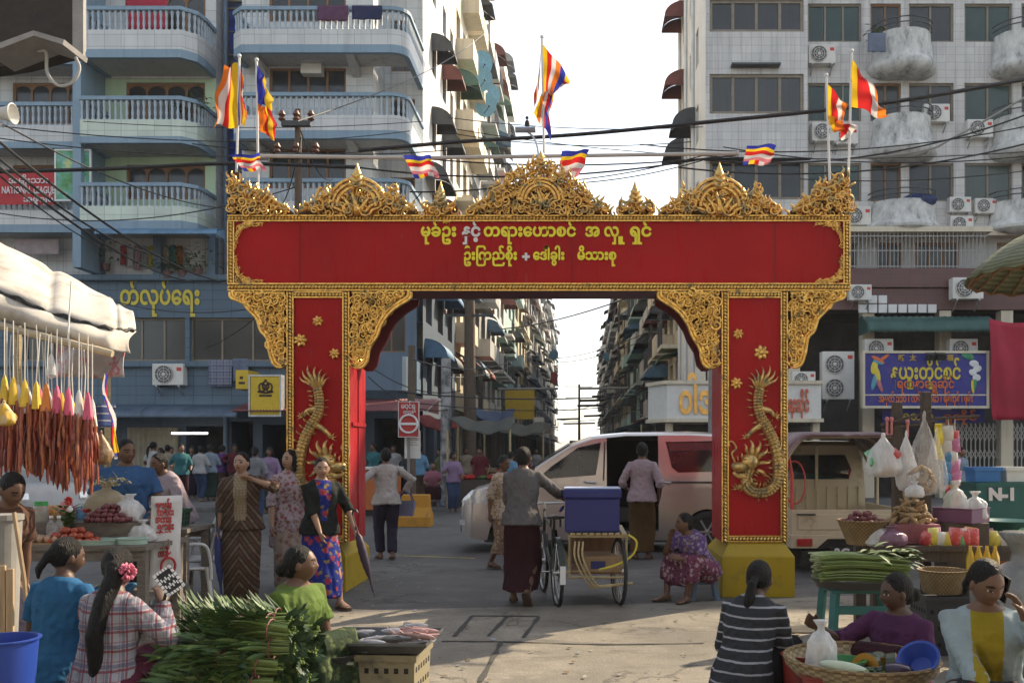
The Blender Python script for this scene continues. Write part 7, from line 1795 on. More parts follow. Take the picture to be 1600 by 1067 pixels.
def leaf(q,base,d,L,wd,droop=.4,up=Vector((0,0,1)),mi=0,fold=.25,n=5):
 """curved, folded leaf blade"""
 d=Vector(d).normalized();s_=d.cross(up)
 if s_.length<1e-3:s_=Vector((1,0,0))
 s_.normalize();k0=len(q.v);p=Vector(base);dd=d.copy();u=s_.cross(d)
 for i in range(n+1):
  t=i/n;w_=wd*math.sin(min(1,t*.92+.08)*math.pi)**.8;u=s_.cross(dd).normalized()
  q.v += [tuple(p-s_*w_+u*fold*w_),tuple(p),tuple(p+s_*w_+u*fold*w_)]
  dd=(dd-Vector((0,0,1))*droop/n).normalized();p=p+dd*L/n
 q.cur=mi
 for i in range(n):
  a=k0+i*3;q.face((a,a+3,a+4,a+1));q.face((a+1,a+4,a+5,a+2))
# ------------------------------------------------------------------ left side of the market
# weathered white canvas canopy
canv=mat('weathered_white_canvas',(.46,.43,.38),.8,col2=(.28,.25,.21),c2amt=.58,scale=3,bump=.25,bscale=9)
t=thing('stall_canopy','weathered white canvas canopy with a rolled lower edge over the sausage stall','canopy')
top_=smooth_path([P(-90,330,8.9),P(0,380,8.8),P(95,428,8.7),P(165,468,8.5),P(203,500,8.1)],6);frt=smooth_path([P(-90,425,7.0),P(0,455,7.0),P(90,490,7.05),P(165,510,7.15),P(212,514,7.4)],6)
def can_(u,v):
 i=min(int(u*(len(top_)-1)),len(top_)-2);f=u*(len(top_)-1)-i;a=top_[i].lerp(top_[i+1],f);b_=frt[i].lerp(frt[i+1],f);p=a.lerp(b_,v);p.z += .1*math.sin(v*math.pi)**.8+.012*math.sin(u*26)*math.sin(v*3.1)+.018*noise.noise(p*3)-.03*max(0,math.sin(u*17))**12;return p
q=MB();q.grid(can_,60,18);q.build('roof_sheet',canv,t,True,angle=None,solid=.012)
low=smooth_path([P(-90,480,6.95),P(0,496,6.95),P(90,520,7.0),P(165,541,7.1),P(205,548,7.35)],6)
def val(u,v):
 i=min(int(u*(len(frt)-1)),len(frt)-2);f=u*(len(frt)-1)-i;a=frt[i].lerp(frt[i+1],f);b_=low[i].lerp(low[i+1],f);p=a.lerp(b_,v);p.y -= .07*math.sin(v*math.pi)+.02*math.sin(u*31+v*2);p.z -= .02;return p
q=MB();q.grid(val,60,10);q.build('rolled_valance',canv,t,True,angle=None,solid=.012)
q=MB();q.tube([can_(u,.99)+Vector((0,-.03,-.02+.012*math.sin(u*60))) for u in [k/50 for k in range(51)]],.014,6);q.build('edge_rope',black,t,True)
for px,d in ((28,8.6),(168,9.2)):q=MB();q.tube([(P(px,0,d).x,d,0),P(px,470,d)],.03,8);q.build('support_pole',bamb,t,True)
rebase(t,(P(60,0,8).x,8,0))
t=thing('bamboo_pole','pale bamboo pole under the canopy that carries the hanging sausages','pole');pa,pb=P(-60,494,6.9),P(176,553,6.95);q=MB();q.tube([pa.lerp(pb,k/10) for k in range(11)],[.026+.004*(k % 2) for k in range(11)],8);q.build('pole',mat('pale_bamboo',(.38,.32,.22),.6,var=.2),t,True);q=MB()
for u in (.15,.7):p=pa.lerp(pb,u);q.tube([p,p+Vector((0,.05,.45))],.006,5)
q.build('sling',whitep,t);rebase(t,pa)
q=MB();a=P(80,553,6.85);q.rings([[a+Vector((r*math.cos(k),r*math.sin(k),z)) for k in [6.2832*i/10 for i in range(10)]] for r,z in ((.004,.0),(.018,-.03),(.03,-.1),(.035,-.15),(.004,-.18))]);q.tube([a,a+Vector((0,0,.15))],.003,4);tag(q.build('hanging_bag',milkp,None,True),'small knotted white bag hanging from the bamboo pole','bag')
# sausage strings
sausm=[mat('red_sausage_%d' % k,c,.4,var=.35,scale=25,spec=.5) for k,c in enumerate([(.24,.045,.022),(.16,.025,.018),(.3,.09,.035)])];strm=mat('white_string',(.5,.48,.44),.8,var=.1)
tass={'yellow':(.6,.4,.04),'white':(.55,.53,.5),'pink':(.55,.1,.18),'blue':(.05,.25,.45),'orange':(.55,.18,.03)}
def sausage_string(kind):
 t=thing('sausage_string','x','sausages');rr=random.Random(kind);q=MB();q.tube([(0,0,.84),(.01,0,.65),(0,0,.44)],.004,4);q.build('string',strm,t)
 q=MB();q.rings([[(r*math.cos(a)*(1+.2*math.sin(a*5)),r*math.sin(a),z) for a in [6.2832*i/12 for i in range(12)]] for r,z in ((.006,.45),(.018,.41),(.026,.33),(.034,.26),(.02,.255))]);q.build('tassel',mat('tassel_'+list(tass)[kind % 5],list(tass.values())[kind % 5],.7,var=.2,scale=20),t,True)
 for k in range(9):
  a=6.2832*k/9+rr.random();r0=.012+.03*rr.random();q=MB();L=rr.uniform(.2,.52);x,y=r0*math.cos(a),r0*math.sin(a);pts=[];rad=[];nl=rr.choice((2,3));m=nl*6
  for i in range(m+1):u=i/m;pts.append((x*(1+u*.9)+.006*math.sin(u*9+k),y*(1+u*.9),.29-u*L));ph=(u*nl) % 1;rad.append(.0098*(.35+.65*min(1,math.sin(ph*math.pi)*1.8)) if i not in (0,m) else .003)
  q.tube(pts,rad,6);q.build('sausage',sausm[(k+kind) % 3],t,True)
 return t
protos=[sausage_string(k) for k in range(5)];used=set()
names=list(tass)
for i in range(26):
 px=6+i*5.5+rnd.uniform(-2,2);d=6.62+(i % 3)*.14+rnd.uniform(-.03,.03);k=[0,3,3,0,1,1,0,1,1,0,2,4,4,1,2,2,0,2,2,1,0,1,4,0,2,1][i]
 u=(px+60)/236;zt=pa.lerp(pb,u);loc=P(px,0,d);top=H-(586+10*(i % 3)+i*1.1-CY)*d/F
 o=protos[k] if k not in used else dup(protos[k]);used.add(k);o.location=(loc.x,d,top-.45);o.rotation_euler=(0,0,rnd.uniform(0,6));sc=max(.3,1.0);o.scale=(sc,)*3
 tag(o,'bunch of red sausages on a %s topped string hanging from the bamboo pole' % names[k],'sausages','sausage bunches with %s tops' % names[k])
bag('snack_bag','clear bag of yellow snacks hanging at the far left',P(6,625,6.3),.15,.12,.17,mat('yellow_snack',(.5,.3,.03),.5,col2=(.5,.45,.36),c2amt=.55,scale=14),seed=3)
bag('snack_bag','brown filled bag hanging at the right end of the sausages',P(158,672,7.2),.16,.12,.26,mat('brown_snack',(.2,.12,.05),.4,col2=(.4,.34,.26),c2amt=.6,scale=20),seed=5)
o=flag('hanging_flag','',[(158,590),(186,705),(180,715),(166,585)],7.4,order=(1,1,2,0,3),comp=False,amp=.04,seed=3);tag(o,'narrow striped flag hanging behind the right end of the sausages','flag')
q=MB();q.grid(lambda u,v:P(lerp(138,176,u),lerp(632,668,v),7.6)+Vector((0,.05*math.sin(u*8),0)),12,8);tag(q.build('striped_cloth',pattern_cloth('blue_white_stripe','stripes',[(.08,.12,.3),(.5,.5,.55)],1.2),None,True,angle=None,solid=.01),'blue and white striped cloth hung behind the sausages','cloth')
prnt=MATS.get('pr') or new_mat('printed_plastic',.4)[0];tt,nn_,bb_=nodes_of(prnt);vv=coords(tt);tt.links.new(ramp(tt,noise_n(tt,vv,5,3),[(.4,(.36,.34,.36)),(.5,(.42,.4,.42)),(.56,(.45,.08,.1)),(.62,(.4,.38,.4))]),bb_.inputs['Base Color'])
q=MB();q.grid(lambda u,v:P(lerp(85,198,u),lerp(522,590,v)+10*u*(1-v),7.7)+Vector((0,.06*math.sin(u*9+v*3),0)),20,8);tag(q.build('printed_sheet',prnt,None,True,angle=None,solid=.008),'pale plastic sheet with red print hanging under the canopy edge','sheet')
# goods table
zt=.8;x0,x1=P(-60,0,8).x,P(232,0,8).x
table('grey plank table of the vegetable and sausage stall',x0,x1,7.95,8.8,zt,plank,group=None,shelf=.32)
t=thing('price_banner','white banner with red Burmese lettering on the end of the plank table','banner');d=8.35;xa,xb=P(236,0,d).x,P(271,0,d).x;z0,z1=P(0,922,d).z,P(0,775,d).z
q=MB();q.grid(lambda u,v:(lerp(xa,xb,u)-.02*(1-v),lerp(d,d+.18,u)+.012*math.sin(v*9),lerp(z0,z1,v)),6,12);q.build('cloth',mat('white_vinyl',(.5,.49,.48),.5,var=.1),t,True,solid=.006)
ang=math.atan2(.18,xb-xa);rot=(R(90),0,ang)
for k in range(7):text('lettering',['ဈေးနှုန်း','ကောင်း','အသား','ရောင်း','သည်','နေ့စဉ်','လတ်'][k],sr_,.085,((xa+xb)/2-.02+(.02 if k % 2 else 0),d+.07,z1-.11-.062*k-(.05 if k>4 else 0)),.14 if k<5 else .09,.004,.003,t,rot)
c=Vector(((xa+xb)/2+.02,d+.075,z0+.2));q=MB();q.tube([c+Vector((.06*math.cos(a)*math.cos(ang),.06*math.cos(a)*math.sin(ang),.075*math.sin(a))) for a in [6.2832*k/18 for k in range(19)]],.012,5);q.build('ring_emblem',sr_,t,True);rebase(t,(xa,d,z0))
shal=mat('shallot_skin',(.13,.03,.035),.4,var=.35,scale=12);tom=mat('tomato_skin',(.3,.05,.02),.3,var=.25,scale=6);chil=mat('red_chilli',(.42,.03,.02),.35,var=.2);garl=mat('garlic_skin',(.48,.44,.38),.6,var=.15,scale=9)
sh_me=[blob('shallot',.026,shal,(1,1,1.15),.1,6,k,.35) for k in range(3)];to_me=[blob('tomato',.032,tom,(1,1,.85),.08,4,k) for k in range(3)];ga_me=[blob('garlic',.024,garl,(1,1,1),.16,9,k,.4) for k in range(2)]
def tp(px,py):d=max(8.1,min(8.62,8.1+(845-py)*.016));return Vector(((px-CX)*d/F,d,zt+(.17 if py<829 else 0)))
q=MB();q.box((P(48,0,8.5).x,8.3,zt+.002),(P(236,0,8.5).x,8.78,zt+.168));tag(q.build('display_riser',plank,None,bevel=.006),'wooden riser along the back of the plank table','riser')
c=tp(172,828);scatter('shallot','dark red shallot in the heap at the middle of the plank table','shallot',sh_me,'shallots heaped on the plank table',heap(c,.2,.13,.13,.036,.026))
c=tp(120,838);scatter('tomato','red tomato in the pile at the front of the plank table','tomato',to_me,'tomatoes piled on the plank table',heap((c.x,8.14,zt),.2,.11,.1,.044,.032))
c=tp(40,838);bowl('plastic_basin','low pink basin of garlic at the left of the plank table','basin',(c.x,8.16,zt+.002),.17,.05,mat('pink_plastic',(.4,.12,.14),.4,var=.1),.8);scatter('garlic','garlic head in the pink basin','garlic',ga_me,'garlic in the pink basin',heap((c.x,8.16,zt+.03),.13,.11,.1,.034,.026)[:36])
q=MB()
for k in range(26):p=tp(145+rnd.uniform(-9,9),815+rnd.uniform(-4,6));a=rnd.uniform(0,6.28);dv=Vector((math.cos(a),math.sin(a),rnd.uniform(-.1,.3)));p.z += rnd.uniform(.02,.1);q.tube([p,p+dv*.035,p+dv*.075+Vector((0,0,.012))],[.009,.008,.002],6)
tag(q.build('chilli_heap',chil,None,True),'heap of bright red chillies behind the shallots','chillies',None,'stuff')
bag('sack','open sack topped with pale dried flowers behind the shallots',tp(165,800)+Vector((0,.02,0)),.34,.26,.34,mat('tan_sack',(.3,.25,.17),.8,var=.2,bump=.3),hang=False,seed=9)
q=MB();c=tp(165,800)+Vector((0,.02,.3))
for k in range(120):v=Vector((rnd.gauss(0,.1),rnd.gauss(0,.09),abs(rnd.gauss(0,.04))));leaf(q,c+v,(rnd.gauss(0,1),rnd.gauss(0,1),rnd.uniform(0,1)),rnd.uniform(.03,.07),.012,.3)
tag(q.build('dried_flowers',mat('dried_pale_flower',(.38,.34,.2),.8,var=.3),None),'heap of pale dried flowers filling the open sack','dried flowers',None,'stuff')
for px,py,w_,h,sd,lb in ((205,826,.2,.24,1,'crumpled white bag beside the green crate, left one'),(222,830,.22,.19,2,'crumpled white bag at the right end of the plank table'),(196,818,.2,.22,4,'cream filled bag just right of the dried flowers')):bag('white_bag',lb,tp(px,py),w_,w_*.8,h,milkp,hang=False,seed=sd)
t=crate('dark green plastic crate behind the white bags on the stall',(P(252,0,9.6).x,9.6,.83),.42,.34,.17,mat('dark_green_plastic',(.015,.07,.035),.45,var=.15));table('small table holding the green crate',P(225,0,9.5).x,P(305,0,9.5).x,9.3,10.0,.83)
c=tp(64,826);t=thing('storage_jar','glass jar with a green lid on the plank table','jar',(c.x,c.y,c.z));q=MB();q.lathe((0,0,0),[(.02,0),(.055,0),(.06,.02),(.06,.12),(.05,.14)],14);q.build('jar',mat('cloudy_jar',(.3,.28,.24),.2,var=.3,scale=12),t,True);q=MB();q.lathe((0,0,.14),[(.01,0),(.056,0),(.056,.035),(.01,.036)],14);q.build('lid',mat('green_lid',(.05,.3,.08),.4,var=.1),t)
for px,lb in ((80,'clear water bottle standing on the plank table'),(92,'second clear bottle right beside the flowers on the table')):
 c=tp(px,843);t=thing('plastic_bottle',lb,'bottle',(c.x,c.y,zt));q=MB();q.lathe((0,0,0),[(.02,0),(.036,.005),(.036,.15),(.03,.17),(.013,.2),(.013,.22)],12);q.build('bottle',clearp,t,True);q=MB();q.cyl((0,0,.22),(0,0,.24),.016,10);q.build('cap',whitep,t)
c=tp(98,838);t=thing('flower_bunch','bunch of greenery with a red rose standing on the stall','flowers',(c.x,c.y+.05,c.z));q=MB()
for k in range(90):a=rnd.uniform(0,6.28);z=rnd.uniform(.08,.3);leaf(q,(.05*math.cos(a)*z*4,.05*math.sin(a)*z*4,z),(math.cos(a),math.sin(a),rnd.uniform(.2,1.2)),rnd.uniform(.05,.1),.02,.5,mi=rnd.choice((0,1)))
q.build('foliage',[GL[1],GL[3]],t);q=MB()
for k in range(26):v=Vector((rnd.gauss(0,1),rnd.gauss(0,1),rnd.gauss(0,1))).normalized();q.ell(Vector((.03,-.02,.36))+v*.022,.016,.007,.018,6,4,v.to_track_quat('Z','Y').to_matrix())
q.build('red_rose',chil,t,True);q=MB();q.ell((.06,-.05,.29),.025,.025,.03);q.build('white_rose',whitep,t,True);q=MB();q.lathe((0,0,0),[(.02,0),(.06,0),(.075,.12),(.06,.12)],12);q.build('pot',trim,t,True)
for px,py,r,h,m_,lb in ((150,845,.2,.03,'pale_green_tray','flat pale green tray at the front edge of the plank table'),(214,838,.13,.04,'blue_white_tray','small pale tray at the right front of the table')):c=tp(px,py);bowl('tray',lb,'tray',(c.x,8.12,zt+.002),r,h,mat(m_,(.3,.42,.36),.5,var=.15),.95,sy=.7)
# stick broom, grey bin, boards, bucket at the left edge
t=thing('waste_bin','tall grey ribbed bin at the left edge','bin',(P(2,0,6).x,6,.42));q=MB();q.rings([[(r*(1+.012*(k % 2))*math.cos(6.2832*k/36),r*(1+.012*(k % 2))*math.sin(6.2832*k/36),z) for k in range(36)] for r,z in ((.09,0),(.115,.76),(.105,.76),(.08,.04))]);q.build('tub',mat('grey_bin_plastic',(.22,.21,.19),.6,var=.15),t);q=MB();q.lathe((0,0,.74),[(.118,0),(.126,.0),(.126,.035),(.1,.035)],24);q.build('rim',mat('grey_bin_plastic'),t)
q=MB();q.tube([P(22,800,5.9),P(38,905,5.9),P(42,960,5.95)],.013,7);tag(q.build('broomstick',tanwood,None,True),'thin pale stick leaning beside the grey bin','stick')
for k,px in enumerate((-6,5,17)):
 a=P(px,878,5.9);q=MB();q.box((a.x-.021,5.88+.004*k,0),(a.x+.019,5.9+.004*k,a.z-.02*k));tag(q.build('wooden_board',tanwood,None,bevel=.003),'upright tan board under the grey bin at the left edge','board','tan boards at the left edge')
q=MB();a=P(5,1000,4.55);bowl('blue_bucket','big blue plastic bucket in the lower left corner','bucket',(a.x,4.55,a.z-.42),.15,.42,mat('bright_blue_bucket',(.015,.045,.25),.4,var=.1),.75,rim=.012)
stool('dark crate stool under the blue bucket',(a.x,4.55,0),darkwood,.16,max(.1,a.z-.425))
stool('red plastic stool under the plaid shirt woman',(P(160,0,4.95).x,4.95,0),mat('red_plastic_stool',(.25,.02,.03),.5,var=.1),.14,.3);stool('red plastic stool under the teal t-shirt woman',(P(84,0,5.35).x,5.35,0),mat('red_plastic_stool'),.14,.32);stool('low wooden stool under the green top woman',(P(452,0,5.85).x,5.85,0),darkwood,.14,.24)
# fan held by the plaid woman
hd2=wpos(pl_,pl_['arms']['R'][2]);t=thing('lattice_fan','black and white patterned fan raised by the plaid woman','fan');q=MB();c=hd2+Vector((.05,-.03,.12));M=Matrix.Rotation(R(-38),3,'Y') @ Matrix.Rotation(R(25),3,'Z');q.obox(c,.052,.006,.07,M);q.build('blade',black,t,bevel=.004);q=MB()
for k in range(6):
 for s_ in (-1,1):q.obox(c+M @ Vector((s_*.045,-.008,-.06+k*.024)),.007,.003,.009,M);q.obox(c+M @ Vector((-.04+k*.016,-.008,s_*.064)),.006,.003,.007,M);q.obox(c+M @ Vector((-.03+k*.012,-.008,s_*.02-.01*(k % 2))),.004,.003,.009,M)
q.build('bead_border',whitep,t);q=MB();q.tube([hd2-Vector((0,0,.03)),c],.009,6);q.build('handle',black,t);rebase(t,c)
# white plastic armchairs
wpl=mat('white_chair_plastic',(.5,.5,.5),.4,var=.08)
def armchair(label,loc,rot):
 t=thing('plastic_armchair',label,'chair',loc,rot,None);q=MB();q.grid(lambda u,v:(lerp(-.22,.22,u),lerp(-.22,.22,v),.42-.03*math.sin(u*math.pi)+.02*(v-.5)),8,8);q.build('seat',wpl,t,True,solid=.025)
 q=MB()
 q.tube(smooth_path([(-.22,.2,.42),(-.22,.27,.7),(-.15,.3,.88),(0,.31,.9),(.15,.3,.88),(.22,.27,.7),(.22,.2,.42)],5),.02,7)
 for k in range(5):x=-.14+k*.07;q.bar((x,.22,.42),(x,.3,.86),.03,.012)
 q.build('backrest',wpl,t,True)
 for s_ in (-1,1):
  q=MB();q.tube(smooth_path([(s_*.22,.26,.66),(s_*.27,.05,.66),(s_*.27,-.18,.65),(s_*.25,-.24,.5),(s_*.25,-.25,.3)],5),.02,7,flat=.8);q.build('armrest',wpl,t,True)
  for y in (-.22,.2):q=MB();q.tube([(s_*.21,y,.42),(s_*.26,y*1.2,0)],[.026,.018],7);q.build('leg',wpl,t,True)
 return t
armchair('white plastic armchair behind the batik dress woman',((312-CX)*10.4/F,10.4,0),R(-100));armchair('white plastic armchair beside the end of the plank table',((276-CX)*9.6/F,9.7,0),R(120))
c=Vector(((290-CX)*9.4/F,9.3,0));t=thing('plastic_bottle','water bottle standing on the ground by the chairs','bottle',c);q=MB();q.lathe((0,0,0),[(.02,0),(.036,.005),(.036,.15),(.03,.18),(.013,.22),(.013,.24)],12);q.build('bottle',clearp,t,True);q=MB();q.cyl((0,0,.24),(0,0,.26),.016,10);q.build('cap',coolm,t)
# heap of leafy greens, tied bundles lying with stems to the right
def greens(seed):
 rr=random.Random(seed);t=thing('greens_bundle','x','greens');q=MB()
 for k in range(46):
  a=rr.uniform(0,6.28);r0=.05*math.sqrt(rr.random());y,z=r0*math.cos(a),r0*math.sin(a);L=rr.uniform(.3,.42);b0=(.2+rr.uniform(-.03,.02),y*.8,z*.8);mid=(0,y,z+.01);e=(-L+.2,y*1.6+rr.uniform(-.02,.02),z*1.5+rr.uniform(-.02,.02));q.tube(smooth_path([b0,mid,e],3),[.0055,.0055,.005,.005,.0045,.004,.0025],5)
 q.build('stems',stemm,t,True);q=MB()
 for k in range(130):
  a=rr.uniform(0,6.28);r0=rr.uniform(.02,.075);x=rr.uniform(-.3,.06);leaf(q,(x,r0*math.cos(a),r0*math.sin(a)),(-1,.5*math.cos(a),.5*math.sin(a)+rr.uniform(-.2,.3)),rr.uniform(.08,.18),rr.uniform(.007,.018),rr.uniform(.2,1.1),Vector((0,math.cos(a)*.4,1)),rr.choice((0,1,1,2)),.35)
 for k in range(26):
  a=rr.uniform(0,6.28);leaf(q,(.19,.045*math.cos(a),.045*math.sin(a)),(1,.7*math.cos(a),.7*math.sin(a)),rr.uniform(.05,.09),.016,.4,mi=2)
 q.build('leaves',[GL[0],GL[1],GL[2]],t);q=MB();q.tube([(.06,.062*math.cos(a),.062*math.sin(a)) for a in [6.2832*k/12 for k in range(13)]],.005,4);q.build('tie',mat('reddish_tie',(.16,.05,.05),.7,var=.1),t);return t
gp=[greens(s_) for s_ in (1,2,3)];n=0
hc_=P(376,0,5.2)
for lay in range(8):
 z=.05+lay*.084;rows=5 if lay<5 else 4 if lay<7 else 3
 for r_ in range(rows):
  for c_ in range(2):
   if lay==7 and c_==0 and r_==0:continue
   k=n % 3;o=gp[k] if n<3 else dup(gp[k]);n += 1
   o.location=(hc_.x+(-.15 if c_==0 else .15)*(1-lay*.04)+rnd.uniform(-.05,.05),4.86+r_*.15+lay*.035+rnd.uniform(-.02,.02),z+rnd.uniform(-.015,.015));o.rotation_euler=(rnd.uniform(0,6.28),rnd.uniform(-.1,.06),rnd.uniform(-.22,.22));o.scale=(.84,.95,.95)
   tag(o,'tied bundle of leafy greens in the big heap beside the green top woman','greens','bundles in the big heap of leafy greens')
# fish crate with tray
fc_=P(603,0,5.95);crate('tan slotted plastic crate under the fish tray',(fc_.x,5.95,0),.44,.4,.37,mat('tan_crate_plastic',(.22,.19,.12),.6,col2=(.1,.09,.07),c2amt=.6,scale=6),R(-4),slots=3)
t=thing('fish_tray','wide dark metal tray of fish on the tan crate','tray',(fc_.x-.02,5.93,.385),R(-3));q=MB();q.rings([[(a*w_,b_*dp,z) for a,b_ in ((-1,-1),(1,-1),(1,1),(-1,1))] for z,w_,dp in ((0,.27,.2),(.07,.325,.255),(.07,.33,.26),(.055,.335,.262),(.0,.28,.21))][::1],cap=False);q.poly([(-.27,-.2,.002),(.27,-.2,.002),(.27,.2,.002),(-.27,.2,.002)]);q.build('tray_body',mat('dull_zinc',(.09,.095,.1),.45,.6,var=.3,scale=10),t)
fishm=[mat('pink_fish_flesh',(.42,.26,.25),.3,var=.3,scale=14),mat('silver_fish_skin',(.28,.28,.3),.25,.3,var=.4,scale=12),mat('dark_fish_back',(.08,.085,.1),.3,.2,var=.4,scale=12)]
def fish_mesh(k):
 q=MB();L=.12
 q.rings([[(u*L,w_*math.cos(a),.02+h*math.sin(a)) for a in [6.2832*i/10 for i in range(10)]] for u,w_,h in ((-1,.004,.006),(-.8,.012,.016),(-.4,.02,.026),(.1,.018,.024),(.6,.009,.013),(.78,.005,.008))]);q.prism([(.76*L,-.002,.02),(1.05*L,-.002,.05),(.97*L,-.002,.02),(1.05*L,-.002,-.006)],(0,.004,0));q.prism([(-.3*L,-.002,.044),(.2*L,-.002,.06),(.3*L,-.002,.038)],(0,.004,0));return q.mesh('fish',fishm[k],True,50)
fms=[fish_mesh(k) for k in range(3)]
for i in range(38):
 o=bpy.data.objects.new('fish',fms[(0 if i % 3 else 1) if i>12 else (1+i % 2)]);COL.objects.link(o);right=i>12;lay=(i % 13) // 5 if right else (i % 8) // 4
 o.location=(fc_.x+(rnd.uniform(.05,.26) if right else rnd.uniform(-.27,-.02)),5.93+rnd.uniform(-.16,.14),.39+lay*.034+rnd.uniform(0,.02));o.rotation_euler=(rnd.uniform(-1.4,1.4),rnd.uniform(-.2,.2),rnd.uniform(-.5,.5)+(3.14 if rnd.random()<.5 else 0));s_=rnd.uniform(.75,1.1);o.scale=(s_,s_,s_);tag(o,'pinkish fish on the right of the metal tray' if right else 'silvery dark fish on the left of the metal tray','fish','pinkish fish on the tray' if right else 'dark silvery fish on the tray')
a=P(523,0,5.7);t=thing('kitchen_scale','dial weighing scale with a dark pan below the green top woman','scale',(a.x,5.7,0));q=MB();q.box((-.11,-.09,0),(.11,.09,.04));q.rings([[(w_*a_,dp*b_,z) for a_,b_ in ((-1,-1),(1,-1),(1,1),(-1,1))] for z,w_,dp in ((.04,.1,.08),(.24,.06,.05),(.26,.03,.03))]);q.build('scale_body',mat('dark_scale_enamel',(.05,.06,.07),.4,.2,var=.2),t,bevel=.01);q=MB();q.cyl((0,-.07,.13),(0,-.085,.13),.075,18);q.build('dial',whitep,t,True);q=MB();q.cyl((0,0,.26),(0,0,.33),.012,8);q.box((-.11,-.015,.325),(.11,.015,.34));q.build('pan_support',steel,t);q=MB();q.lathe((0,0,.34),[(.02,0),(.08,.0),(.12,.05),(.13,.05),(.08,-.004),(.02,-.006)],20);q.build('pan',trim,t,True)
# dark shelter corner and hook at the top left
t=thing('stall_roof','dark roof corner with a pale end board in the top left corner','roof');d=11.0;a,b_=P(-90,-40,d),P(128,86,d);q=MB();q.prism([P(-120,-60,d),P(113,-60,d),P(113,78,d),P(30,100,d),P(-120,122,d)],(0,.25,0));q.build('roof_panel',mat('dark_roof_board',(.025,.02,.016),.8,var=.4),t);q=MB();q.prism([P(113.2,-60,d),P(130,-60,d),P(130,86,d),P(113.2,80,d)],(0,.05,0));q.prism([P(130.1,-60,d+.04),P(134,-60,d+.2),P(134,80,d+.2),P(130.1,86,d+.04)],(0,.01,0));q.build('end_board',mat('grey_end_board',(.24,.23,.22),.7,var=.2),t)
q=MB();c0=P(-20,78,d-.6);q.prism([P(-20,74,d-.7),P(52,48,d-.7),P(100,62,d-.7),P(98,70,d-.7),P(53,56,d-.7),P(-20,84,d-.7)],(0,.5,0));q.build('bracket_board',mat('grey_end_board'),t)
q=MB();q.tube(smooth_path([P(52,72,d-.4),P(60,80,d-.4),P(72,82,d-.4),P(74,115,d-.4),P(92,134,d-.4),P(114,128,d-.4),P(124,108,d-.4),P(118,90,d-.4)],5),.018,6);q.build('loop_cable',mat('pale_grey_pipe'),t,True);rebase(t,P(0,60,d))
t=thing('loudspeaker','pale horn loudspeaker at the left edge above the red banner','loudspeaker');c=P(6,178,12);q=MB();q.rings([[c+Vector((u,r*math.cos(a),r*math.sin(a))) for a in [6.2832*k/16 for k in range(16)]] for u,r in ((-.25,.05),(-.1,.06),(.05,.09),(.12,.13),(.125,.12),(.02,.05))]);q.build('horn',acm,t,True);q=MB();q.bar(c+Vector((-.3,0,-.06)),c+Vector((.0,0,-.15)),.06,.04);q.build('bracket',steel,t);rebase(t,c)
# ------------------------------------------------------------------ right side of the market
def rp(px,d,z=0):return Vector(((px-CX)*d/F,d,z))
zt=.78;xa,xb=rp(1352,8.3).x,rp(1522,8.3).x
table('dark plank table of the root and spice stall',xa,xb,8.1,8.75,zt,darkwood,leg=.045)
for px,top,lb in ((1402,628,'left upright post of the hanging bag rack'),(1447,612,'tall dark upright post of the hanging bag rack')):
 p=P(px,top,8.85);q=MB();q.box((p.x-.04,8.82,0),(p.x+.04,8.9,p.z));tag(q.build('rack_post',darkwood,None,bevel=.006),lb,'post')
q=MB();q.bar(P(1376,664,8.8),P(1456,642,8.8),.025,.025);q.bar(P(1378,672,8.79),P(1462,658,8.79),.02,.02);tag(q.build('cross_bar',darkwood),'dark cross bars of the hanging bag rack','rail')
for i,(px,py,d,w_,h,sd) in enumerate(((1380,676,8.6,.32,.4,1),(1416,672,8.65,.2,.55,2),(1444,642,8.5,.28,.75,4),(1463,668,8.75,.2,.6,6))):bag('plastic_bag',['white patterned bag hanging at the left of the rack','narrow bag hanging in the middle of the rack','big clear bag hanging highest on the rack','clear bag hanging behind the biggest bag'][i],P(px,py,d),w_,w_*.6,h,milkp if i<2 else clearp,seed=sd)
for k,px in enumerate((1386,1393,1418)):q=MB();a=P(px,655+(k==2)*4,8.78);q.tube([a,a-Vector((0,0,.14))],.012,6);q.ell(a,.02,.02,.025,8,6);tag(q.build('pink_clip',MATS['pinkp'],None,True),'pink plastic cord holding a hanging bag','cord','pink cords on the bag rack')
q=MB();q.grid(lambda u,v:P(lerp(1461,1473,u),lerp(662,718,v),8.9)+Vector((0,.02*math.sin(v*12),0)),3,10);tag(q.build('sachet_strip',MATS['yellow_sign_paint'],None,solid=.004),'yellow strip of sachets hanging right of the bags','sachets')
c=rp(1337,8.4,zt);bowl('woven_basket','woven bamboo basket of shallots overhanging the left of the table','basket',(c.x+.03,8.3,zt+.002),.21,.2,wicker,.6);scatter('shallot','shallot heaped in the woven basket','shallot',sh_me,'shallots in the woven basket',heap((c.x+.03,8.3,zt+.17),.16,.15,.09,.034,.027))
plum=mat('plum_fruit',(.1,.02,.035),.35,var=.3);pl_me=[blob('plum',.024,plum,(1,1,1),.06,5,2)]
for i,(px,w_,h,m_,lb) in enumerate(((1371,.24,.2,milkp,'grey bag of dried goods beside the woven basket'),(1392,.26,.17,plasticm('purple_bag_plastic',(.2,.1,.16),.15),'open bag of dark red goods at the front of the table'))):c=rp(px,8.2-.04*i,zt);bag('open_bag',lb,c,w_,.2,h,m_,hang=False,seed=i+11)
ging=mat('ginger_skin',(.3,.2,.1),.7,var=.3,scale=10);gi_me=[blob('ginger',.034,ging,(1.9,.6,.6),.5,9,k) for k in range(3)]
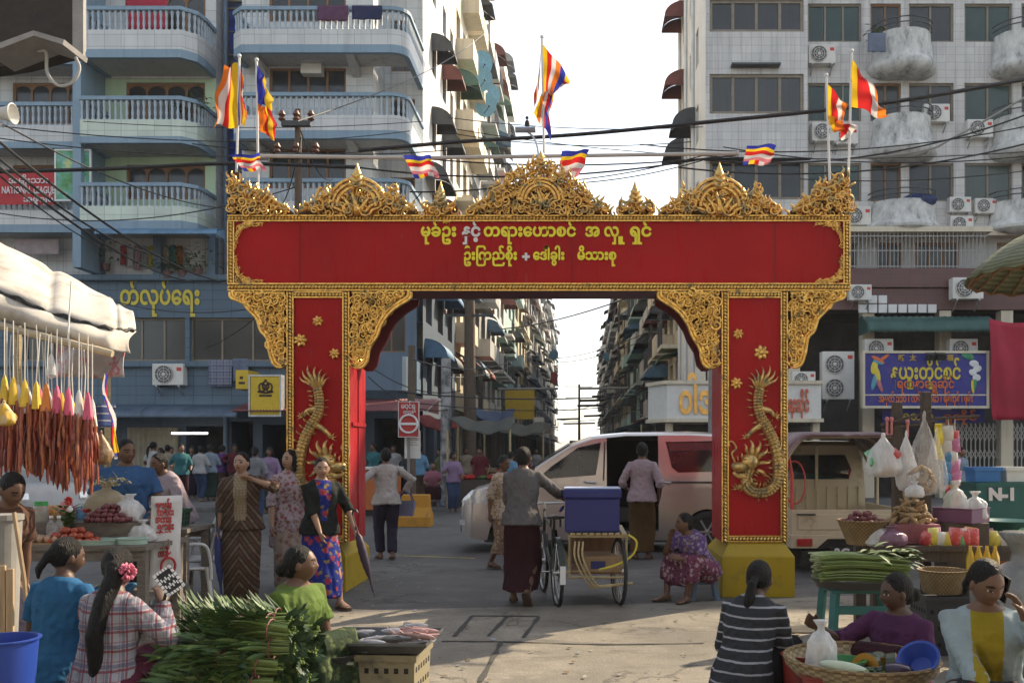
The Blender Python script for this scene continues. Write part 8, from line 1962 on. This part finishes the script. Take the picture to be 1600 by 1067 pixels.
c=rp(1424,8.45,zt);t=thing('pink_box','faded pink box under the pile of roots','box');q=MB();q.box((c.x-.2,8.3,zt+.003),(c.x+.2,8.6,zt+.17));q.box((c.x-.06,8.294,zt+.03),(c.x+.05,8.2999,zt+.12));q.build('carton',mat('faded_pink_card',(.22,.07,.09),.6,var=.2),t,bevel=.006);rebase(t,(c.x,8.45,zt))
scatter('ginger','knobbly root in the pile on the pink box','ginger',gi_me,'roots piled on the pink box',heap((c.x,8.45,zt+.18),.17,.12,.2,.05,.045),tilt=.9)
bag('small_bag','small white bag lying on top of the roots',(c.x+.02,8.42,zt+.4),.16,.12,.14,milkp,hang=False,seed=21)
c=rp(1502,8.9,0);t=thing('stall_stand','square stand holding the purple tray','stand',c);q=MB();q.box((-.2,-.15,0),(.2,.15,.93));q.build('stand_body',darkwood,t,bevel=.01)
bowl('purple_tray','shallow purple tray with white bags right of the roots','tray',(c.x,8.9,.932),.24,.12,mat('purple_plastic',(.13,.05,.11),.5,var=.1),.98,n=4,sx=1.1)
for i,(dx,h) in enumerate(((-.06,.36),(.12,.26))):bag('white_bag',['tall white bag standing in the purple tray','low white bag at the right of the purple tray'][i],(c.x+dx,8.88,.95),.22,.16,h,milkp,hang=False,seed=30+i)
oil=mat('yellow_oil',(.4,.26,.02),.15,var=.2)
for i in range(12):
 p=rp(1516+(i % 4)*13,7.6+(i // 4)*.14,.0);q=MB();q.lathe((0,0,.56),[(.01,0),(.034,.003),(.034,.16),(.014,.22),(.014,.25)],10);tag(q.build('oil_bottle',oil,None,True,loc=p),'yellow oil bottle in the cluster at the right','bottle','oil bottles at the right stall')
c=rp(1536,7.75,0);t=thing('bottle_stand','low dark stand under the yellow bottles','stand',c);q=MB();q.box((-.26,-.26,0),(.26,.3,.555));q.build('stand_body',darkwood,t,bevel=.01)
bag('wrapped_sack','big plastic wrapped sack at the right edge',rp(1600,6.9,.0),.75,.6,1.0,plasticm('grey_wrap',(.2,.2,.19),.1),hang=False,seed=41)
c=rp(1472,7.6,0);bowl('woven_basket','brown woven basket on a crate behind the phone woman','basket',(c.x,7.6,.47),.18,.17,wicker,.8);crate('dark crate under the brown woven basket',(c.x,7.6,0),.36,.36,.46,mat('dark_grey_plastic',(.05,.05,.055),.5,var=.2))
tealp=mat('teal_plastic',(.015,.1,.095),.45,var=.15)
c=rp(1562,10.2,0)
for k in range(3):crate(['lowest teal crate of the stack at the right','middle teal crate of the stack at the right','topmost teal crate of the stack, marked in white'][k],(c.x,10.2,.42*k),.68,.5,.41,tealp,slots=0,flare=1.03)
text('crate_mark','N-1',letw,.17,(c.x-.1,9.93,1.08),.26,.01,.003);tag(bpy.data.objects['crate_mark'],'white painted mark on the topmost teal crate','marking')
for dx,w_,m_,lb in ((-.18,.26,MATS['bright_blue_plastic'],'blue tub on top of the teal crates'),(.13,.22,acm,'white box on top of the teal crates')):crate(lb,(c.x+dx,10.2,1.262),w_,.26,.15,m_,slots=0)
c=rp(1585,9.3,0);bowl('basin','teal basin on the red basin at the right edge','basin',(c.x-.1,9.3,.815),.24,.09,tealp);bowl('basin','red basin under the teal basin at the right edge','basin',(c.x-.1,9.3,.71),.24,.1,mat('red_basin',(.3,.02,.02),.4,var=.1));q=MB();q.box((c.x-.35,9.05,0),(c.x+.15,9.55,.705));tag(q.build('orange_box',mat('faded_orange_board',(.4,.14,.08),.6,var=.2),None,bevel=.01),'faded orange box under the basins','box')
# teal stool table with long beans
c=rp(1342,7.05,0);t=thing('plastic_table','teal plastic stool table carrying the long beans','table',c);q=MB();q.box((-.25,-.2,.57),(.25,.2,.6));q.build('table_top',tealp,t,bevel=.01)
for sx in (-1,1):
 for sy in (-1,1):q=MB();q.bar((sx*.22,sy*.17,.57),(sx*.26,sy*.2,0),.05,.05);q.build('leg',tealp,t)
q=MB()
for z in (.15,.42):q.box((-.24,-.185,z),(.24,-.165,z+.06))
q.build('apron',tealp,t);bowl('dark_tray','dark round tray under the long beans','tray',(c.x-.03,7.0,.602),.32,.05,trim,.9,sy=.75)
bean=mat('pale_long_bean',(.17,.23,.09),.5,col2=(.3,.34,.2),c2amt=.5,scale=9)
for i in range(9):
 q=MB()
 for k in range(16):y,z=rnd.uniform(-.035,.035),rnd.uniform(-.03,.03);q.tube(smooth_path([(-.3+rnd.uniform(0,.04),y,z),(-.1,y,z+.01),(.12,y,z),(.34,y*1.5,z-.02)],3),.0065,5)
 o=q.build('bean_bundle',bean if i % 3 else stemm,None,True,loc=(c.x-.04+rnd.uniform(-.03,.03),6.88+(i % 3)*.1,.68+(i // 3)*.062));o.rotation_euler=(0,0,rnd.uniform(-.08,.08));tag(o,'bundle of pale long beans stacked on the dark tray','beans','long bean bundles on the teal table')
q=MB()
for k in range(130):v=Vector((rnd.uniform(-.02,.34),rnd.gauss(0,.09),rnd.uniform(.0,.13) ));leaf(q,(c.x+v.x,7.02+v.y,.75+v.z*.9),(rnd.uniform(.2,1),rnd.gauss(0,.5),rnd.uniform(-.1,.3)),rnd.uniform(.1,.2),.02,.5,mi=rnd.choice((0,1,3)))
tag(q.build('leafy_vegetable',GL,None),'leafy greens lying over the right end of the long beans','greens',None,'stuff')
# round flat basket with produce, red pails
c=P(1345,0,5.15);zb=.41;t=thing('flat_basket','wide flat bamboo basket tray holding cut pumpkin and basins','basket',(c.x,5.15,zb));q=MB();q.lathe((0,0,0),[(.02,.0),(.33,.0),(.38,.04),(.395,.075),(.405,.075),(.4,.04),(.34,-.02),(.02,-.02)],40);q.build('tray_weave',wicker2,t,True)
q=MB();q.tube([(.4*math.cos(a),.4*math.sin(a),.075) for a in [6.2832*k/40 for k in range(41)]],.012,6);q.build('rim',wicker,t,True)
crate('grey crate under the flat bamboo basket',(c.x,5.15,0),.5,.42,zb-.03,mat('tan_crate_plastic'),slots=2)
bowl('green_basin','small green basin on the flat basket','basin',(c.x-.1,5.1,zb+.012),.105,.055,mat('green_plastic',(.02,.14,.03),.4,var=.1));bag('white_bag','white knotted bag standing on the flat basket',(c.x-.22,5.12,zb+.01),.16,.13,.27,milkp,hang=False,seed=51)
o=bowl('blue_colander','blue colander tilted on the right of the flat basket','colander',(c.x+.27,4.98,zb+.06),.1,.07,MATS['bright_blue_bucket'],.6);o.rotation_euler=(R(30),R(-32),0)
egg=bpy.data.objects.new('eggplant',blob('eggplant',.05,mat('eggplant_skin',(.03,.015,.035),.25,var=.2),(2.0,1,.9),.05));COL.objects.link(egg);egg.location=(c.x+.1,4.9,zb+.012);tag(egg,'dark eggplant at the front of the flat basket','eggplant')
pk_s=mat('pumpkin_skin',(.05,.06,.03),.4,var=.3);pk_f=mat('pumpkin_flesh',(.5,.24,.04),.5,var=.2)
for k,(dx,dy,rz,tl) in enumerate(((.08,.05,.3,.5),(.16,.0,1.2,-.2),(.02,.0,2.4,.1))):
 q=MB();n=10;R_=.08
 for j in range(n):
  a,b_=math.pi*j/n,math.pi*(j+1)/n;A=(R_*math.cos(a),0,R_*math.sin(a));B_=(R_*math.cos(b_),0,R_*math.sin(b_));q.cur=0;q.poly([(A[0],-.025,A[2]),(B_[0],-.025,B_[2]),(B_[0],.025,B_[2]),(A[0],.025,A[2])]);q.cur=1;q.poly([(0,-.006,.02),(A[0],-.025,A[2]),(B_[0],-.025,B_[2])]);q.poly([(0,.006,.02),(A[0],.025,A[2]),(B_[0],.025,B_[2])])
 o=q.build('pumpkin_slice',[pk_s,pk_f],None,loc=(c.x+dx,5.1+dy,zb+.03));o.rotation_euler=(tl,0,rz);tag(o,'cut orange pumpkin wedge on the flat basket','pumpkin','pumpkin wedges on the flat basket')
o=bpy.data.objects.new('white_gourd',blob('white_gourd',.04,mat('pale_gourd',(.4,.45,.34),.4,var=.15),(3.2,1,.8),.04));COL.objects.link(o);o.location=(c.x-.16,4.9,zb+.045);o.rotation_euler=(0,.12,-.35);tag(o,'long pale gourd at the front left of the flat basket','gourd')
q=MB()
for k in range(70):leaf(q,(c.x+rnd.uniform(-.08,.04),4.88+rnd.uniform(-.04,.05),zb+rnd.uniform(.03,.08)),(rnd.gauss(0,1),rnd.gauss(-.5,.6),rnd.uniform(0,.4)),rnd.uniform(.04,.09),.009,.5,mi=rnd.choice((0,2)))
for k in range(60):leaf(q,(c.x+.42+rnd.uniform(-.05,.05),4.75+rnd.uniform(-.04,.05),zb+rnd.uniform(-.1,.08)),(rnd.gauss(0,.6),rnd.gauss(-.3,.4),rnd.uniform(-1,.4)),rnd.uniform(.1,.2),.004,.5,mi=1)
tag(q.build('herbs',GL,None),'loose dark herbs along the front of the flat basket','herbs',None,'stuff')
redb=mat('red_pail_plastic',(.2,.025,.02),.45,var=.15)
for px,d,zz,lb in ((1252,5.45,.43,'red pail behind, left of the flat basket'),(1285,5.0,.42,'red pail in front, left of the flat basket')):
 p=P(px,0,d);bowl('red_pail',lb,'pail',(p.x,d,.1),.105,zz-.1,redb,.85);q=MB();q.box((p.x-.09,d-.09,0),(p.x+.09,d+.09,.099));tag(q.build('wooden_block',darkwood,None),'wooden block under the '+lb,'block')
for px,d,h,lb in ((1412,5.6,.13,'low stool under the plum blouse vendor'),(1538,4.75,.28,'stool under the phone woman')):p=rp(px,d);stool(lb,(p.x,d,0),darkwood,.14,h)
# woven parasol at the right edge
t=thing('woven_parasol','big woven bamboo parasol at the right edge','parasol');c=P(1700,345,7.2);q=MB();Rr=.86;n=48
def par(r_,a):return c+Vector((Rr*r_*math.cos(a),Rr*r_*math.sin(a),-.42*r_**2.2+.012*(1 if int(a*n/6.2832+.5) % 2 else -1)*r_))
q.rings([[par(r_,6.2832*k/n) for k in range(n)] for r_ in (.02,.2,.4,.6,.75,.88,1)],cap=False);pm=weave('parasol_weave',(.17,.18,.1),(.09,.1,.06));q.build('canopy',pm,t,True,angle=None,solid=.02)
q=MB()
for k in range(24):a=6.2832*k/24;q.tube([par(r_,a)-Vector((0,0,.03)) for r_ in (.05,.4,.7,.98)],.009,5)
for r_ in (.45,.75,.97):q.tube([par(r_,6.2832*k/n)-Vector((0,0,.035)) for k in range(n+1)],.008,5)
q.build('rib_frame',wood,t,True);q=MB();q.cyl((c.x,c.y,0),c,.03,10);q.build('pole',mat('green_pole',(.08,.13,.04),.6,var=.2),t,True);rebase(t,(c.x,c.y,0))
# ------------------------------------------------------------------ clutter on the facades, stalls along the far street
def laundry(label,px0,px1,py0,py1,d,m):
 q=MB();q.grid(lambda u,v:P(lerp(px0,px1,u),lerp(py0,py1,v),d)+Vector((0,.03*math.sin(u*14+v*3)*v,0)),14,8);tag(q.build('hanging_cloth',m,None,True,angle=None,solid=.01),label,'laundry')
laundry('purple towel over the top rail of the corner balcony',496,544,9,33,28.7,dcol('purple_towel',(.16,.07,.14)));laundry('navy towel over the top rail of the corner balcony',550,597,9,31,28.7,dcol('navy_towel',(.04,.05,.13)))
laundry('striped blue cloth hung under the windows of the blue wall',326,362,562,604,30.0,pattern_cloth('stripe_cloth','plaid',[(.3,.32,.4),(.08,.1,.3),(.4,.4,.42)],.5));laundry('blue striped cloth right beside the crown sign',364,388,560,596,30.0,dcol('faded_blue_cloth',(.2,.24,.34)))
laundry('red curtain inside the top left balcony',196,262,0,48,30.0,rc);laundry('white and red cloth draped in the dark storey at the left',22,92,374,398,29.8,dcol('white_red_cloth',(.5,.42,.42)))
for k,(px,n_) in enumerate((('red',(.4,.05,.05)),('white',(.5,.5,.5)),('pink',(.4,.25,.27)),('grey',(.3,.32,.34)),('yellow',(.5,.42,.04)),('pale',(.42,.44,.42)),('cream',(.46,.42,.34)),('teal',(.05,.25,.25)),('orange',(.45,.16,.04)))):laundry(px+' garment on the washing line in the dark storey',188+k*11,197+k*11,384,414+(k % 3)*4,30.2,dcol('wash_'+px,n_))
def plant(label,px,py,d,r,n=70):
 t=thing('potted_plant',label,'plant');c=P(px,py,d);q=MB();q.lathe(c,[(.05,-.22),(.11,-.22),(.14,0),(.12,0)],10);q.build('pot',brt,t,True);q=MB()
 for k in range(n):v=Vector((rnd.gauss(0,.5),rnd.gauss(0,.3),abs(rnd.gauss(.3,.4))))*r;leaf(q,c+v,(rnd.gauss(0,1),rnd.gauss(-.3,1),rnd.uniform(-.3,.8)),rnd.uniform(.12,.26),.035,.6,mi=rnd.choice((0,1,1,3)))
 q.build('foliage',GL,t);rebase(t,c)
for px,py,d,r,lb in ((165,412,30.1,.9,'bushy plant at the left of the washing line'),(262,424,30.0,.6,'low plant under the washing line'),(285,422,30.0,.6,'spreading plant right of the washing line'),(310,420,30.0,.7,'tall plant at the right of the dark storey'),(304,172,29.4,.5,'plant on the middle left balcony, by the rail'),(290,180,29.6,.4,'small plant on the middle left balcony'),(1372,62,29.6,.4,'plant on the top round balcony')):plant(lb,px,py,d,r)
laundry('blue tarpaulin hung over the top round balcony rail',1356,1384,52,82,29.05,MATS['cloth_faded_blue_cloth']);q=MB();c=P(1436,314,29.6);q.ell(c,.55,.4,.22,16,8);tag(q.build('covered_bundle',dcol('blue_tarp',(.06,.09,.22)),None,True),'blue covered bundle on the lowest round balcony','bundle')
tarps=[(705,800,655,672,27,(.1,.105,.09),'grey green tarpaulin stall on the left pavement'),(650,720,652,668,30,(.22,.03,.03),'red tarpaulin stall behind the no entry sign'),(760,850,662,676,34,(.1,.1,.1),'grey tarpaulin stall further down the street'),(735,800,640,660,36,(.06,.1,.2),'blue tarpaulin stall high behind the grey green one'),(1000,1060,650,664,34,(.1,.13,.12),'dark tarpaulin stall on the right of the street'),(800,860,664,676,48,(.13,.12,.1),'brown far tarpaulin stall')]
for x0,x1,ya,yb_,d,cc,lb in tarps:
 t=thing('tarp_stall',lb,'market stall');a,b_=P(x0,ya,d),P(x1,yb_,d);q=MB();q.grid(lambda u,v:Vector((lerp(a.x,b_.x,u),d-.8+2.6*v,lerp(lerp(a.z,b_.z,u),a.z+.15,v)-.25*math.sin(u*math.pi)*(1-.4*v)+.03*math.sin(u*17))),16,8);q.build('tarp_sheet',cloth('tarp_'+lb.split()[0],cc),t,True,angle=None,solid=.012)
 for x in (a.x,b_.x):q=MB();q.cyl((x,d-.75,0),(x,d-.75,b_.z),.03,6);q.build('post',bamb,t)
 q=MB();q.box((a.x+.1,d-.3,0),(b_.x-.1,d+.6,.75));q.build('counter',darkwood,t)
 for k in range(5):q=MB();x=lerp(a.x+.25,b_.x-.25,k/4);q.ell((x,d,.82),.2,.2,.1,8,6);q.build('goods_pile',rnd.choice([tom,MATS['leaf_green_1'],garl,ging,chil]),t,True)
 rebase(t,((a.x+b_.x)/2,d,0))
for px,py,w_,h,d,m_,lb in ((842,664,.5,.75,46,acm,'small white hanging sign far down the left side'),(812,632,1.6,1.6,52,MATS['yellow_sign_board'],'large faded yellow board on the left side of the street'),(866,590,.8,1.3,110,sr_,'far red vertical sign on the left side'),(1030,560,.5,1.6,44,coolm,'blue vertical sign on the right side of the street')):q=MB();c=P(px,py,d);q.box((c.x-w_/2,d,c.z-h/2),(c.x+w_/2,d+.12,c.z+h/2));tag(q.build('hanging_sign',m_,None,bevel=.01),lb,'sign')
# ------------------------------------------------------------------ packed small goods
pkc=[(.45,.05,.05),(.5,.4,.04),(.05,.2,.4),(.06,.3,.12),(.5,.48,.45),(.4,.12,.25),(.5,.2,.04)]
pkm=[mat('packet_%d' % k,c,.35,col2=tuple(min(.6,x+.25) for x in c),c2amt=.56,scale=18) for k,c in enumerate(pkc)]
def packet_mesh(k):
 q=MB();q.grid(lambda u,v:(lerp(-.045,.045,u),-.022*(math.sin(u*math.pi)*math.sin(v*math.pi))**.6,.13*v),6,8);q.grid(lambda u,v:(lerp(.045,-.045,u),.022*(math.sin(u*math.pi)*math.sin(v*math.pi))**.6,.13*v),6,8);return q.mesh('snack_packet',pkm[k],True)
pme=[packet_mesh(k) for k in range(7)]
cn=['red','yellow','blue','green','white','pink','orange']
def packets(n,fn,where):
 for i in range(n):
  k=rnd.randrange(7);o=bpy.data.objects.new('snack_packet',pme[k]);COL.objects.link(o);o.location,o.rotation_euler=fn(i);s_=rnd.uniform(.8,1.2);o.scale=(s_,s_,s_);tag(o,cn[k]+' snack packet '+where,'packet',cn[k]+' packets '+where)
x0,x1=rp(1500,8.6).x,rp(1640,8.6).x
table('second dark table stacked with packets at the right edge',x0+.12,x1,8.86,9.5,.7,darkwood)
packets(34,lambda i:((x0+.2+(i % 12)*.06,8.95+(i // 12)*.16,.702),(rnd.uniform(-.25,.1),rnd.uniform(-.15,.15),rnd.uniform(-.4,.4))),'standing on the second dark table')
packets(16,lambda i:((xa+.5+(i % 8)*.055,8.18+(i // 8)*.1,.782),(rnd.uniform(-.3,.1),rnd.uniform(-.2,.2),rnd.uniform(-.5,.5))),'standing at the right of the root table')
packets(14,lambda i:(P(1482+(i % 2)*10,668+(i // 2)*17,8.95)-Vector((0,0,.13)),(0,rnd.uniform(-.15,.15),rnd.uniform(-.4,.4))),'hanging in strips beside the bags')
q=MB()
for k in range(2):a=P(1482+k*10,655,8.97);q.tube([a,a-Vector((0,0,.78))],.004,4)
tag(q.build('packet_string',strm,None),'strings that carry the hanging packet strips','string')
q=MB();q.tube([P(1440,655,8.97),P(1530,650,8.97)],.016,6);tag(q.build('hanging_rail',darkwood,None),'thin rail over the packet strips','rail')
for i in range(10):p=Vector((xa+.06+(i % 5)*.07,8.62+(i // 5)*.09,.781));q=MB();q.lathe((0,0,0),[(.02,0),(.03,.004),(.031,.09),(.022,.11),(.022,.13),(.004,.131)],10);tag(q.build('sauce_jar',pkm[(i*3) % 7],None,True,loc=p),'small coloured jar at the back of the root table','jar','small jars on the root table')
for i,(px,py,sd,m_) in enumerate(((1352,870,3,wicker),(1392,905,5,wicker2))):pass
# more goods on the left stall: herb bunches, packets, egg tray
xl0=P(60,0,8.5).x
packets(20,lambda i:((xl0+(i % 10)*.07,8.66+(i // 10)*.06,.97),(rnd.uniform(-.25,.1),rnd.uniform(-.2,.2),rnd.uniform(-.5,.5))),'along the back of the plank table')
packets(16,lambda i:(P(100+(i % 8)*13,866+(i // 8)*8,8.3)+Vector((0,0,-.06)),(-1.3,rnd.uniform(-.2,.2),rnd.uniform(-.6,.6))) if False else ((xl0+.1+(i % 8)*.1,8.25+(i // 8)*.2,.352),(-1.2,0,rnd.uniform(-.6,.6))),'lying on the low shelf of the plank table')
egm=mat('brown_egg',(.4,.25,.15),.5,var=.1);em=blob('egg',.022,egm,(1,1,1.25),0);c=P(72,0,8.14);q=MB();q.box((c.x-.15,8.02,.802),(c.x+.15,8.24,.818));tag(q.build('egg_tray',card,None),'flat card tray of brown eggs at the front of the plank table','tray')
for i in range(20):o=bpy.data.objects.new('egg',em);COL.objects.link(o);o.location=(c.x-.13+(i % 5)*.063,8.05+(i // 5)*.053,.819);tag(o,'brown egg on the card tray','egg','eggs on the card tray')
b=P(1444,642,8.5)
scatter('ginger','brown root inside the big clear hanging bag','ginger',gi_me,'roots inside the big clear bag',[(b.x+rnd.uniform(-.07,.07),8.5+rnd.uniform(-.04,.04),b.z-.68+.035*(i // 3)) for i in range(14)],tilt=.9)
b=P(1380,676,8.6)
packets(9,lambda i:(b+Vector((rnd.uniform(-.09,.09),rnd.uniform(-.03,.03),-.36+.05*(i // 3))),(rnd.uniform(-.5,.5),rnd.uniform(-1,1),rnd.uniform(-1,1))),'inside the left hanging bag')
# ------------------------------------------------------------------ litter and wet patches on the lane
lm=[mat('paper_scrap',(.27,.25,.22),.8,var=.2),GL[0],mat('brown_leaf',(.12,.08,.04),.8,var=.3),mat('plastic_scrap',(.2,.25,.35),.5,var=.2)]
q=MB()
for k in range(760):
 y=6.6+8*rnd.random()**1.6;x=rnd.uniform(-4.2,4.6) if rnd.random()<.5 else rnd.choice((-1,1))*rnd.uniform(1.6,4.4);s_=rnd.uniform(.006,.032)*(1 if y<10 else .8);a=rnd.uniform(0,6.28);z=.0125+rnd.uniform(.001,.006);q.cur=rnd.choice((0,0,1,2,2,2,3))
 q.poly([(x+s_*math.cos(a+b_)*rnd.uniform(.5,1.2),y+s_*math.sin(a+b_)*rnd.uniform(.5,1.2),z+rnd.uniform(0,.008)) for b_ in (0,1.5,3.1,4.7)])
o=q.build('litter',lm,None,fix=False);tag(o,'scraps of paper, leaf and plastic lying on the lane','litter',None,'stuff')
wet=mat('wet_stain',(.1,.095,.085),.35,var=.4,scale=5);q=MB()
for px,py,rx,ry in ((1240,985,.5,.16),(560,1012,.5,.2),(330,945,.6,.3)):
 c=G(px,py);n=28;q.poly([(c.x+rx*math.cos(a)*(1+.3*noise.noise(Vector((math.cos(a)*2,math.sin(a)*2,px)))),c.y+ry*math.sin(a)*(1+.3*noise.noise(Vector((math.cos(a)*2,math.sin(a)*2,px+9)))),.0165) for a in [6.2832*k/n for k in range(n)]])
structure('wet_patch',q,wet)
